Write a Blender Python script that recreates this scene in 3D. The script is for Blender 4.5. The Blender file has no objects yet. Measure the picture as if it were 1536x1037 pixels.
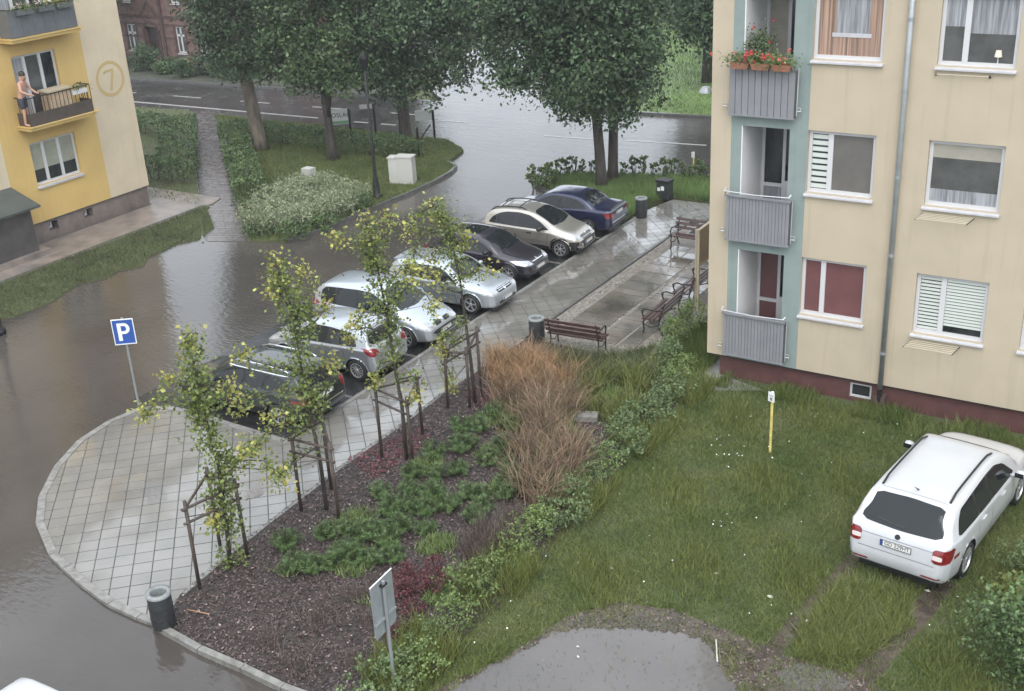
import bpy, bmesh, math, random
import numpy as np
from mathutils import Vector, Matrix
from mathutils.bvhtree import BVHTree
from mathutils.geometry import tessellate_polygon

random.seed(5)
rng = np.random.default_rng(11)
scene = bpy.context.scene
COL = scene.collection

# ------------------------------------------------------------------ camera, sky, sun, exposure
PW, PH, FPX = 1536.0, 1037.0, 1768.09
CAMH = 12.0
PITCH, ROLL, YAW = math.radians(23.718), math.radians(-3.0996), math.radians(-32.827)
_cy, _sy = math.cos(YAW), math.sin(YAW)
_r0 = np.array([_cy, -_sy, 0.0]); _f0 = np.array([_sy, _cy, 0.0]); _up = np.array([0, 0, 1.0])
CF = math.cos(PITCH) * _f0 - math.sin(PITCH) * _up
_u0 = math.sin(PITCH) * _f0 + math.cos(PITCH) * _up
CR = math.cos(ROLL) * _r0 + math.sin(ROLL) * _u0
CU = -math.sin(ROLL) * _r0 + math.cos(ROLL) * _u0
cam_data = bpy.data.cameras.new('camera')
cam = bpy.data.objects.new('camera', cam_data)
COL.objects.link(cam)
m = Matrix.Identity(4)
for i in range(3):
    m[i][0] = CR[i]; m[i][1] = CU[i]; m[i][2] = -CF[i]
m[2][3] = CAMH
cam.matrix_world = m
cam_data.sensor_width = 36.0
cam_data.lens = FPX / PW * 36.0
cam_data.clip_start = 0.1
cam_data.clip_end = 1500.0
scene.camera = cam

world = bpy.data.worlds.new('World')
scene.world = world
world.use_nodes = True
wn = world.node_tree
for n in list(wn.nodes):
    wn.nodes.remove(n)
SUN_EL, SUN_AZ = math.radians(55), math.radians(152)     # azimuth clockwise from +Y
wo = wn.nodes.new('ShaderNodeOutputWorld')
wb = wn.nodes.new('ShaderNodeBackground')
ws = wn.nodes.new('ShaderNodeTexSky')
wh = wn.nodes.new('ShaderNodeHueSaturation')
ws.sky_type = 'NISHITA'
ws.sun_disc = False
ws.sun_elevation = SUN_EL
ws.sun_rotation = SUN_AZ
ws.air_density = 1.0
ws.dust_density = 6.0
ws.ozone_density = 1.0
wh.inputs['Saturation'].default_value = 0.42
wb.inputs['Strength'].default_value = 0.15
wn.links.new(ws.outputs[0], wh.inputs['Color'])
wm = wn.nodes.new('ShaderNodeMixRGB')          # cloud deck: mostly an even grey-white over the clear-sky model
wm.inputs[0].default_value = 0.72
wm.inputs[2].default_value = (6.6, 7.1, 7.7, 1)
wn.links.new(wh.outputs[0], wm.inputs[1])
wn.links.new(wm.outputs[0], wb.inputs[0])
wn.links.new(wb.outputs[0], wo.inputs[0])

sun_data = bpy.data.lights.new('sun', 'SUN')
sun_data.energy = 0.5
sun_data.angle = math.radians(40)
sun_data.color = (1.0, 0.97, 0.92)
sun = bpy.data.objects.new('sun', sun_data)
COL.objects.link(sun)
_sd = Vector((math.sin(SUN_AZ) * math.cos(SUN_EL), math.cos(SUN_AZ) * math.cos(SUN_EL), math.sin(SUN_EL)))
sun.rotation_euler = _sd.to_track_quat('Z', 'Y').to_euler()

scene.view_settings.view_transform = 'Standard'
scene.view_settings.look = 'None'
scene.view_settings.gamma = 1.0
scene.view_settings.use_curve_mapping = False
scene.view_settings.exposure = 0.98

# ------------------------------------------------------------------ survey helpers
def ray(px, py):
    return CF * FPX + CR * (px - PW / 2) - CU * (py - PH / 2)

def G(px, py, z=0.0):
    d = ray(px, py); t = (z - CAMH) / d[2]
    return Vector((d[0] * t, d[1] * t, z))

def on_x(px, py, X):
    d = ray(px, py); t = X / d[0]
    return Vector((X, d[1] * t, CAMH + d[2] * t))

def on_y(px, py, Y):
    d = ray(px, py); t = Y / d[1]
    return Vector((d[0] * t, Y, CAMH + d[2] * t))

def on_base(px, py, base):
    """point on the upright plane through base that faces the viewpoint's bearing"""
    h = np.array([base[0], base[1], 0.0]); L = np.linalg.norm(h); h = h / L
    d = ray(px, py); t = L / (d @ h)
    return Vector((d[0] * t, d[1] * t, CAMH + d[2] * t))

# ------------------------------------------------------------------ materials
def _sock(b, name, val):
    if name in b.inputs:
        b.inputs[name].default_value = val

def mat(name, col, rough=0.6, metal=0.0, spec=0.5, coat=0.0, var=0.0, scale=3.0, detail=4.0, col2=None, pos=(0.35, 0.65),
        bump=0.0, bscale=40.0, island=0.0, objrand=0.0, rvar=0.0, coat_rough=0.05, stretch=None, film=None, streak=0.0, sss=0.0, trans=0.0, emit=None):
    ma = bpy.data.materials.new(name)
    ma.use_nodes = True
    nt = ma.node_tree
    b = nt.nodes['Principled BSDF']
    c4 = (col[0], col[1], col[2], 1)
    _sock(b, 'Base Color', c4); _sock(b, 'Roughness', rough); _sock(b, 'Metallic', metal)
    _sock(b, 'Specular IOR Level', spec); _sock(b, 'Coat Weight', coat); _sock(b, 'Coat Roughness', coat_rough)
    tc = nt.nodes.new('ShaderNodeTexCoord')
    geo = nt.nodes.new('ShaderNodeNewGeometry')
    vec = geo.outputs['Position']
    if stretch:
        mp = nt.nodes.new('ShaderNodeMapping'); mp.inputs['Scale'].default_value = stretch
        nt.links.new(vec, mp.inputs[0]); vec = mp.outputs[0]
    src = None
    if var or col2 or rvar:
        nz = nt.nodes.new('ShaderNodeTexNoise')
        nz.inputs['Scale'].default_value = scale; nz.inputs['Detail'].default_value = detail
        nz.inputs['Roughness'].default_value = 0.62
        nt.links.new(vec, nz.inputs['Vector'])
        cr = nt.nodes.new('ShaderNodeValToRGB')
        cr.color_ramp.elements[0].position = pos[0]; cr.color_ramp.elements[1].position = pos[1]
        a = [max(0, v * (1 - var)) for v in col]
        q = col2 if col2 else [v * (1 + var) for v in col]
        cr.color_ramp.elements[0].color = (*a, 1); cr.color_ramp.elements[1].color = (*q, 1)
        nt.links.new(nz.outputs['Fac'], cr.inputs[0])
        src = cr.outputs[0]
        if rvar:
            mr = nt.nodes.new('ShaderNodeMapRange')
            mr.inputs['From Min'].default_value = 0.35; mr.inputs['From Max'].default_value = 0.65
            mr.inputs['To Min'].default_value = max(0.01, rough - rvar); mr.inputs['To Max'].default_value = rough + rvar
            nt.links.new(nz.outputs['Fac'], mr.inputs['Value'])
            nt.links.new(mr.outputs[0], b.inputs['Roughness'])
    if island or objrand:
        hs = nt.nodes.new('ShaderNodeHueSaturation')
        if src is None:
            hs.inputs['Color'].default_value = c4
        else:
            nt.links.new(src, hs.inputs['Color'])
        if island:
            rnd = geo.outputs['Random Per Island']; amt = island
        else:
            oi = nt.nodes.new('ShaderNodeObjectInfo'); rnd = oi.outputs['Random']; amt = objrand
        mr = nt.nodes.new('ShaderNodeMapRange')
        mr.inputs['To Min'].default_value = 1 - amt; mr.inputs['To Max'].default_value = 1 + amt
        nt.links.new(rnd, mr.inputs['Value']); nt.links.new(mr.outputs[0], hs.inputs['Value'])
        mr2 = nt.nodes.new('ShaderNodeMapRange')
        mr2.inputs['To Min'].default_value = 0.5 - 0.06 * amt; mr2.inputs['To Max'].default_value = 0.5 + 0.03 * amt
        ml = nt.nodes.new('ShaderNodeMath'); ml.operation = 'MULTIPLY'; ml.inputs[1].default_value = 7.31
        fr = nt.nodes.new('ShaderNodeMath'); fr.operation = 'FRACT'
        nt.links.new(rnd, ml.inputs[0]); nt.links.new(ml.outputs[0], fr.inputs[0]); nt.links.new(fr.outputs[0], mr2.inputs['Value'])
        if island:
            nt.links.new(mr2.outputs[0], hs.inputs['Hue'])
        src = hs.outputs[0]
    if streak and src is not None:
        m2 = nt.nodes.new('ShaderNodeMapping'); m2.inputs['Scale'].default_value = (4.5, 4.5, .22); nt.links.new(geo.outputs['Position'], m2.inputs[0])
        n2 = nt.nodes.new('ShaderNodeTexNoise'); n2.inputs['Scale'].default_value = 1.6; n2.inputs['Detail'].default_value = 5; nt.links.new(m2.outputs[0], n2.inputs['Vector'])
        r2 = nt.nodes.new('ShaderNodeMapRange'); r2.inputs['From Min'].default_value = .56; r2.inputs['From Max'].default_value = .74; r2.inputs['To Max'].default_value = streak
        nt.links.new(n2.outputs['Fac'], r2.inputs['Value'])
        x2 = nt.nodes.new('ShaderNodeMixRGB'); x2.inputs[2].default_value = (col[0] * .55, col[1] * .55, col[2] * .52, 1)
        nt.links.new(r2.outputs[0], x2.inputs[0]); nt.links.new(src, x2.inputs[1]); src = x2.outputs[0]
    if src is not None:
        nt.links.new(src, b.inputs['Base Color'])
    if film:
        nf = nt.nodes.new('ShaderNodeTexNoise'); nf.inputs['Scale'].default_value = film; nf.inputs['Detail'].default_value = 2
        nt.links.new(geo.outputs['Position'], nf.inputs['Vector'])
        mf = nt.nodes.new('ShaderNodeMapRange'); mf.inputs['From Min'].default_value = .42; mf.inputs['From Max'].default_value = .56; mf.inputs['To Min'].default_value = .12
        nt.links.new(nf.outputs['Fac'], mf.inputs['Value']); nt.links.new(mf.outputs[0], b.inputs['Coat Weight'])
        mg = nt.nodes.new('ShaderNodeMapRange'); mg.inputs['From Min'].default_value = .40; mg.inputs['From Max'].default_value = .60; mg.inputs['To Min'].default_value = .38; mg.inputs['To Max'].default_value = .12
        nt.links.new(nf.outputs['Fac'], mg.inputs['Value']); nt.links.new(mg.outputs[0], b.inputs['Roughness'])
    if bump:
        nb = nt.nodes.new('ShaderNodeTexNoise'); nb.inputs['Scale'].default_value = bscale; nb.inputs['Detail'].default_value = 3
        nt.links.new(vec, nb.inputs['Vector'])
        bm_ = nt.nodes.new('ShaderNodeBump'); bm_.inputs['Strength'].default_value = bump; bm_.inputs['Distance'].default_value = 0.02
        nt.links.new(nb.outputs['Fac'], bm_.inputs['Height']); nt.links.new(bm_.outputs[0], b.inputs['Normal'])
    if trans:
        tr = nt.nodes.new('ShaderNodeBsdfTranslucent'); mx = nt.nodes.new('ShaderNodeMixShader')
        mx.inputs[0].default_value = trans
        if src is not None:
            nt.links.new(src, tr.inputs[0])
        else:
            tr.inputs[0].default_value = c4
        out = nt.nodes['Material Output']
        nt.links.new(b.outputs[0], mx.inputs[1]); nt.links.new(tr.outputs[0], mx.inputs[2]); nt.links.new(mx.outputs[0], out.inputs[0])
    return ma

M = {}
M['asphalt'] = mat('wet_asphalt', (0.05, 0.047, 0.047), 0.22, var=0.3, scale=0.8, bump=0.12, bscale=60, rvar=0.08)
M['stall'] = mat('wet_parking_asphalt', (0.024, 0.024, 0.025), 0.2, var=0.35, scale=1.2, bump=0.15, bscale=70, rvar=0.1)
M['tile'] = mat('wet_concrete_tile', (0.18, 0.171, 0.153), 0.2, var=0.10, scale=1.3, detail=1.5, objrand=0.08, film=0.55, bump=0.015, bscale=12, coat=1.0, coat_rough=0.05)
M['joint'] = mat('tile_joint_sand', (0.06, 0.06, 0.06), 0.5, bump=0.2, bscale=80)
M['kerb'] = mat('kerb_concrete', (0.21, 0.205, 0.19), 0.4, var=0.25, scale=6, bump=0.1, bscale=60)
M['dark_kerb'] = mat('wet_kerb_concrete', (0.11, 0.11, 0.105), 0.3, var=0.25, scale=6, bump=0.1, bscale=60)
M['apron'] = mat('apron_paving', (0.20, 0.175, 0.155), 0.35, var=0.25, scale=1.5, col2=(0.27, 0.225, 0.195), bump=0.15, bscale=30)
M['slab'] = mat('wet_stone_slab', (0.135, 0.125, 0.11), 0.2, coat=0.6, var=0.3, scale=1.0, detail=1.5, objrand=0.16, film=0.9, bump=0.06, bscale=14, col2=(0.2, 0.175, 0.145))
M['gravel'] = mat('gravel_joint', (0.17, 0.15, 0.125), 0.6, var=0.5, scale=45, detail=2, bump=0.8, bscale=70, col2=(0.36, 0.33, 0.29))
M['soil'] = mat('bark_soil', (0.04, 0.031, 0.029), 0.75, var=0.5, scale=9, bump=0.6, bscale=40, col2=(0.06, 0.045, 0.04))
M['mulch'] = mat('bark_mulch', (0.085, 0.06, 0.055), 0.5, island=0.75)
M['redmulch'] = mat('fallen_red_leaf', (0.13, 0.03, 0.035), 0.5, island=0.6)
M['mud'] = mat('wet_mud', (0.075, 0.058, 0.048), 0.25, var=0.4, scale=2.5, bump=0.35, bscale=22, rvar=0.15)
M['lawn_soil'] = mat('lawn_ground', (0.11, 0.14, 0.047), 0.8, var=0.45, scale=1.2, bump=0.5, bscale=30, col2=(0.085, 0.09, 0.04))
M['grass'] = mat('grass_blade', (0.15, 0.235, 0.055), 0.45, island=0.42, var=0.35, scale=0.7, col2=(0.18, 0.215, 0.065), trans=0.35)
M['grass_far'] = mat('far_grass_blade', (0.15, 0.235, 0.075), 0.5, island=0.3, var=0.2, scale=0.5, trans=0.25)
M['grass_grey'] = mat('verge_grass_blade', (0.115, 0.14, 0.06), 0.5, island=0.4, var=0.3, scale=0.8, trans=0.25)
M['straw'] = mat('dry_grass_blade', (0.36, 0.245, 0.125), 0.6, island=0.6, var=0.35, scale=2.5, trans=0.2)
M['straw_dark'] = mat('dry_brown_blade', (0.235, 0.175, 0.11), 0.6, island=0.6, var=0.4, scale=2.5, trans=0.15)
M['plume'] = mat('variegated_blade', (0.27, 0.31, 0.19), 0.5, island=0.35, trans=0.2)
M['sedge'] = mat('yellow_green_blade', (0.16, 0.19, 0.05), 0.5, island=0.35, trans=0.25)
M['leaf_dark'] = mat('dark_tree_leaf', (0.062, 0.11, 0.05), 0.48, island=0.55, var=0.35, scale=0.45, trans=0.16)
M['leaf_mid'] = mat('mid_tree_leaf', (0.088, 0.145, 0.06), 0.48, island=0.5, var=0.35, scale=0.5, trans=0.18)
M['leaf_young'] = mat('young_tree_leaf', (0.155, 0.205, 0.055), 0.36, island=0.5, trans=0.25)
M['leaf_tip'] = mat('yellow_young_leaf', (0.36, 0.36, 0.09), 0.36, island=0.4, trans=0.25)
M['leaf_hedge'] = mat('hedge_leaf', (0.09, 0.148, 0.054), 0.4, island=0.45, var=0.3, scale=1.0, trans=0.2)
M['leaf_shrub'] = mat('shrub_leaf', (0.16, 0.23, 0.075), 0.42, island=0.45, var=0.3, scale=0.9, trans=0.25)
M['leaf_bluish'] = mat('bluish_shrub_leaf', (0.135, 0.195, 0.08), 0.42, island=0.45, trans=0.25)
M['pine'] = mat('pine_needle', (0.085, 0.15, 0.045), 0.45, island=0.45, trans=0.12)
M['pine_tip'] = mat('pale_pine_needle', (0.15, 0.22, 0.085), 0.45, island=0.35, trans=0.15)
M['red_leaf'] = mat('red_shrub_leaf', (0.13, 0.045, 0.047), 0.45, island=0.5, trans=0.2)
M['brown_plant'] = mat('withered_plant', (0.125, 0.095, 0.08), 0.6, island=0.4, trans=0.1)
M['petal_red'] = mat('red_petal', (0.62, 0.06, 0.07), 0.5, island=0.4, trans=0.2)
M['petal_pink'] = mat('coral_petal', (0.72, 0.16, 0.14), 0.5, island=0.3, trans=0.2)
M['petal_pale'] = mat('pale_petal', (0.62, 0.45, 0.5), 0.5, island=0.3, trans=0.2)
M['petal_white'] = mat('white_petal', (0.75, 0.75, 0.7), 0.5)
M['bark'] = mat('tree_bark', (0.06, 0.05, 0.042), 0.7, var=0.4, scale=7, bump=0.8, bscale=16, stretch=(1, 1, 0.25))
M['bark_pale'] = mat('pale_tree_bark', (0.15, 0.125, 0.10), 0.7, var=0.4, scale=7, bump=0.8, bscale=16, stretch=(1, 1, 0.25))
M['stake'] = mat('brown_stake_wood', (0.062, 0.045, 0.036), 0.55, var=0.35, scale=8, stretch=(1, 1, 0.2), bump=0.2, bscale=40)
M['cream'] = mat('cream_render', (0.465, 0.398, 0.295), 0.75, var=0.045, scale=1.1, detail=6, streak=.2)
M['cream_left'] = mat('pale_cream_render', (0.58, 0.495, 0.36), 0.75, var=0.06, scale=1.0, detail=6, streak=.2)
M['teal'] = mat('teal_render', (0.225, 0.28, 0.268), 0.75, var=0.09, scale=1.2, detail=6, streak=.2)
M['yellow'] = mat('yellow_render', (0.57, 0.4, 0.15), 0.75, var=0.06, scale=1.0, detail=6, streak=.2)
M['ochre'] = mat('ochre_paint', (0.5, 0.375, 0.175), 0.75)
M['maroon'] = mat('maroon_plinth', (0.105, 0.045, 0.042), 0.6, var=0.15, scale=3, bump=0.15, bscale=70)
M['plinth_grey'] = mat('grey_brown_plinth', (0.175, 0.145, 0.13), 0.65, var=0.2, scale=2.5, bump=0.15, bscale=70)
M['loggia'] = mat('loggia_plaster', (0.8, 0.78, 0.78), 0.7, var=0.05, scale=1.5)
M['pvc'] = mat('white_pvc_frame', (0.58, 0.58, 0.59), 0.35)
M['sill'] = mat('white_sill', (0.48, 0.48, 0.5), 0.4, var=0.08, scale=5)
M['glass'] = mat('window_glass', (0.030, 0.034, 0.036), 0.05, spec=0.6, var=0.5, scale=1.2)
M['glass_dim'] = mat('window_glass_dim', (0.08, 0.082, 0.078), 0.06, spec=0.6, var=0.3, scale=1.5)
M['curtain'] = mat('net_curtain', (0.26, 0.27, 0.29), 0.6, var=0.4, scale=9, stretch=(2, 2, 0.1))
M['drape_brown'] = mat('brown_striped_drape', (0.30, 0.20, 0.15), 0.6, var=0.5, scale=14, stretch=(2, 2, 0.03))
M['blind'] = mat('pale_blind_slat', (0.58, 0.62, 0.58), 0.5)
M['roller_beige'] = mat('beige_roller_blind', (0.34, 0.32, 0.27), 0.6, var=0.1)
M['roller_grey'] = mat('grey_roller_blind', (0.135, 0.128, 0.118), 0.3, var=0.08)
M['roller_red'] = mat('dusky_red_blind', (0.155, 0.068, 0.07), 0.3, var=0.08)
M['roller_green'] = mat('grey_green_blind', (0.30, 0.31, 0.25), 0.5, var=0.1)
M['grey_clad'] = mat('grey_cladding', (0.225, 0.23, 0.245), 0.5, objrand=0.05, var=0.06, scale=3)
M['grey_clad_dark'] = mat('grey_cladding_joint', (0.12, 0.122, 0.13), 0.5)
M['grey_panel'] = mat('slate_grey_panel', (0.12, 0.13, 0.14), 0.4, var=0.12, scale=3)
M['brown_panel'] = mat('dark_brown_panel', (0.075, 0.06, 0.052), 0.5, var=0.15, scale=5)
M['pipe'] = mat('zinc_pipe', (0.31, 0.335, 0.34), 0.4, metal=0.35, var=0.1, scale=4)
M['rail'] = mat('galvanised_rail', (0.55, 0.56, 0.58), 0.35, metal=0.5)
M['line'] = mat('drying_line', (0.62, 0.55, 0.42), 0.5)
M['iron'] = mat('dark_iron', (0.02, 0.019, 0.019), 0.5, spec=0.3)
M['black'] = mat('black_plastic', (0.018, 0.018, 0.019), 0.4)
M['rubber'] = mat('tyre_rubber', (0.017, 0.017, 0.017), 0.65, bump=0.1, bscale=60)
M['rim'] = mat('alloy_rim', (0.55, 0.56, 0.57), 0.3, metal=0.7)
M['rim_dark'] = mat('dark_wheel_gap', (0.03, 0.03, 0.032), 0.5)
M['carglass'] = mat('car_glass', (0.014, 0.017, 0.019), 0.03, spec=0.4)
M['lamp_clear'] = mat('clear_headlamp', (0.45, 0.47, 0.49), 0.12, metal=0.3, coat=1.0, var=0.25, scale=14)
M['lamp_red'] = mat('red_tail_lamp', (0.2, 0.014, 0.016), 0.12, coat=1.0, var=0.3, scale=14)
M['lamp_white'] = mat('clear_tail_lamp', (0.7, 0.62, 0.6), 0.15, coat=1.0)
M['chrome'] = mat('chrome_trim', (0.75, 0.76, 0.78), 0.12, metal=1.0)
M['plate'] = mat('number_plate', (0.72, 0.72, 0.70), 0.35)
M['ink'] = mat('black_print', (0.03, 0.03, 0.035), 0.4)
M['blue'] = mat('blue_print', (0.03, 0.07, 0.30), 0.4)
M['sign_blue'] = mat('blue_sign_face', (0.025, 0.085, 0.33), 0.3)
M['sign_white'] = mat('white_sign_face', (0.78, 0.78, 0.78), 0.35)
M['sign_back'] = mat('grey_sign_back', (0.30, 0.33, 0.34), 0.4, metal=0.3, var=0.1, scale=4)
M['post'] = mat('grey_steel_post', (0.28, 0.30, 0.31), 0.45, metal=0.3)
M['marker'] = mat('yellow_marker_paint', (0.62, 0.52, 0.16), 0.5, var=0.15, scale=8)
M['cabinet'] = mat('pale_cabinet', (0.52, 0.52, 0.49), 0.5, var=0.08, scale=3)
M['bench'] = mat('red_brown_bench_wood', (0.07, 0.036, 0.031), 0.35, var=0.25, scale=9, stretch=(0.5, 0.5, 0.5), coat=0.3)
M['bin'] = mat('dark_bin', (0.035, 0.038, 0.04), 0.4, var=0.2, scale=8)
M['bin_rim'] = mat('pale_bin_rim', (0.22, 0.235, 0.235), 0.4, var=0.15, scale=8)
M['board'] = mat('tan_board', (0.30, 0.235, 0.165), 0.55, var=0.12, scale=3)
M['tan_frame'] = mat('tan_frame_paint', (0.42, 0.36, 0.26), 0.5)
M['terracotta'] = mat('terracotta', (0.34, 0.15, 0.10), 0.6, var=0.15, scale=8)
M['brick'] = mat('red_brick_wall', (0.15, 0.092, 0.078), 0.75, var=0.3, scale=3)
M['brick_dark'] = mat('dark_brick_trim', (0.085, 0.05, 0.045), 0.75, var=0.2, scale=3)
M['roof_tile'] = mat('dark_roof', (0.07, 0.05, 0.045), 0.7, var=0.25, scale=4)
M['porch_roof'] = mat('dark_sheet_roof', (0.066, 0.078, 0.076), 0.4, var=0.15, scale=2)
M['porch_wall'] = mat('dark_porch_wall', (0.085, 0.078, 0.075), 0.45, var=0.2, scale=2)
M['door'] = mat('dark_door', (0.035, 0.022, 0.02), 0.4)
M['lime'] = mat('pale_stone', (0.5, 0.5, 0.47), 0.6)
M['white_paint'] = mat('white_road_paint', (0.36, 0.36, 0.35), 0.35, var=0.15, scale=5)
M['faded_paint'] = mat('faded_stall_paint', (0.14, 0.13, 0.12), 0.3, var=0.3, scale=5)
M['skin'] = mat('skin', (0.50, 0.29, 0.21), 0.5)
M['cloth_dark'] = mat('dark_shorts', (0.04, 0.045, 0.06), 0.7)
M['hair'] = mat('dark_hair', (0.03, 0.022, 0.018), 0.6)
M['card'] = mat('tan_cabinet', (0.40, 0.30, 0.20), 0.6, var=0.15, scale=4)
M['manhole'] = mat('manhole_iron', (0.20, 0.175, 0.165), 0.4, var=0.2, scale=12, bump=0.4, bscale=40)
M['litter'] = mat('pale_litter', (0.6, 0.58, 0.52), 0.6)
M['shade'] = mat('lampshade_cloth', (0.75, 0.7, 0.58), 0.7)

def water(name, col, rough, b1, s1, b2, s2, stretch):
    ma = bpy.data.materials.new(name); ma.use_nodes = True
    nt = ma.node_tree; b = nt.nodes['Principled BSDF']
    _sock(b, 'Roughness', rough); _sock(b, 'IOR', 1.45); _sock(b, 'Specular IOR Level', 0.55)
    geo = nt.nodes.new('ShaderNodeNewGeometry')
    mp = nt.nodes.new('ShaderNodeMapping'); mp.inputs['Scale'].default_value = stretch; mp.inputs['Rotation'].default_value = (0, 0, math.radians(33))
    nt.links.new(geo.outputs['Position'], mp.inputs[0])
    n0 = nt.nodes.new('ShaderNodeTexNoise'); n0.inputs['Scale'].default_value = 0.25; n0.inputs['Detail'].default_value = 4
    nt.links.new(geo.outputs['Position'], n0.inputs['Vector'])
    cr = nt.nodes.new('ShaderNodeValToRGB')
    cr.color_ramp.elements[0].position = 0.35; cr.color_ramp.elements[1].position = 0.7
    cr.color_ramp.elements[0].color = (*[v * 0.75 for v in col], 1); cr.color_ramp.elements[1].color = (*[v * 1.2 for v in col], 1)
    nt.links.new(n0.outputs['Fac'], cr.inputs[0]); nt.links.new(cr.outputs[0], b.inputs['Base Color'])
    prev = None
    for s, k in ((b1, s1), (b2, s2)):
        n = nt.nodes.new('ShaderNodeTexNoise'); n.inputs['Scale'].default_value = k; n.inputs['Detail'].default_value = 3
        nt.links.new(mp.outputs[0], n.inputs['Vector'])
        bp = nt.nodes.new('ShaderNodeBump'); bp.inputs['Strength'].default_value = s; bp.inputs['Distance'].default_value = 0.03
        nt.links.new(n.outputs['Fac'], bp.inputs['Height'])
        if prev:
            nt.links.new(prev.outputs[0], bp.inputs['Normal'])
        prev = bp
    nt.links.new(prev.outputs[0], b.inputs['Normal'])
    return ma
M['flood'] = water('brown_flood_water', (0.072, 0.063, 0.056), 0.045, 0.14, 0.9, 0.22, 4.5, (1, 2.6, 1))
M['flood_road'] = water('grey_flood_water', (0.075, 0.07, 0.066), 0.05, 0.36, 0.75, 0.40, 3.8, (1, 3.0, 1))
M['front_water'] = M['flood']
M['puddle'] = water('puddle_water', (0.12, 0.113, 0.108), 0.06, 0.08, 1.5, 0.12, 7.0, (1, 1, 1))

def paint(name, col, metal=0.0, rough=0.3):
    return mat(name, col, rough, metal=metal, coat=1.0, coat_rough=0.04, spec=0.5, var=0.05, scale=0.8)
M['p_white'] = paint('white_car_paint', (0.52, 0.535, 0.555), 0, 0.3)
M['p_silver'] = paint('silver_car_paint', (0.5, 0.53, 0.57), 0.8, 0.35)
M['p_silver2'] = paint('pale_silver_car_paint', (0.53, 0.57, 0.61), 0.8, 0.35)
M['p_beige'] = paint('champagne_car_paint', (0.48, 0.45, 0.4), 0.75, 0.35)
M['p_plum'] = paint('plum_black_car_paint', (0.026, 0.021, 0.030), 0.3, 0.3)
M['p_blue'] = paint('dark_blue_car_paint', (0.016, 0.020, 0.060), 0.3, 0.3)
M['p_dark'] = paint('black_green_car_paint', (0.014, 0.020, 0.020), 0.3, 0.3)

# ------------------------------------------------------------------ object helpers
def link(name, me, m_=None, parent=None, smooth=False):
    if m_ is not None and len(me.materials) == 0:
        me.materials.append(m_)
    o = bpy.data.objects.new(name, me)
    COL.objects.link(o)
    if parent is not None:
        o.parent = parent
    if smooth:
        me.shade_smooth()
    return o

def tag(o, label=None, cat=None, group=None, kind=None):
    if label: o['label'] = label
    if cat: o['category'] = cat
    if group: o['group'] = group
    if kind: o['kind'] = kind
    return o

def empty(name, loc, rz=0.0, label=None, cat=None, group=None):
    o = bpy.data.objects.new(name, None)
    o.empty_display_size = 0.2
    COL.objects.link(o)
    o.location = loc; o.rotation_euler = (0, 0, rz)
    return tag(o, label, cat, group)

def np_mesh(name, V, F):
    """V (n,3); F (m,k) all faces with k corners"""
    V = np.asarray(V, dtype=np.float32); F = np.asarray(F, dtype=np.int32)
    me = bpy.data.meshes.new(name)
    me.vertices.add(len(V)); me.vertices.foreach_set('co', V.ravel())
    k = F.shape[1]
    me.loops.add(F.size); me.loops.foreach_set('vertex_index', F.ravel())
    me.polygons.add(len(F))
    me.polygons.foreach_set('loop_start', np.arange(0, F.size, k, dtype=np.int32))
    me.update(calc_edges=True)
    me.validate()
    return me

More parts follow.
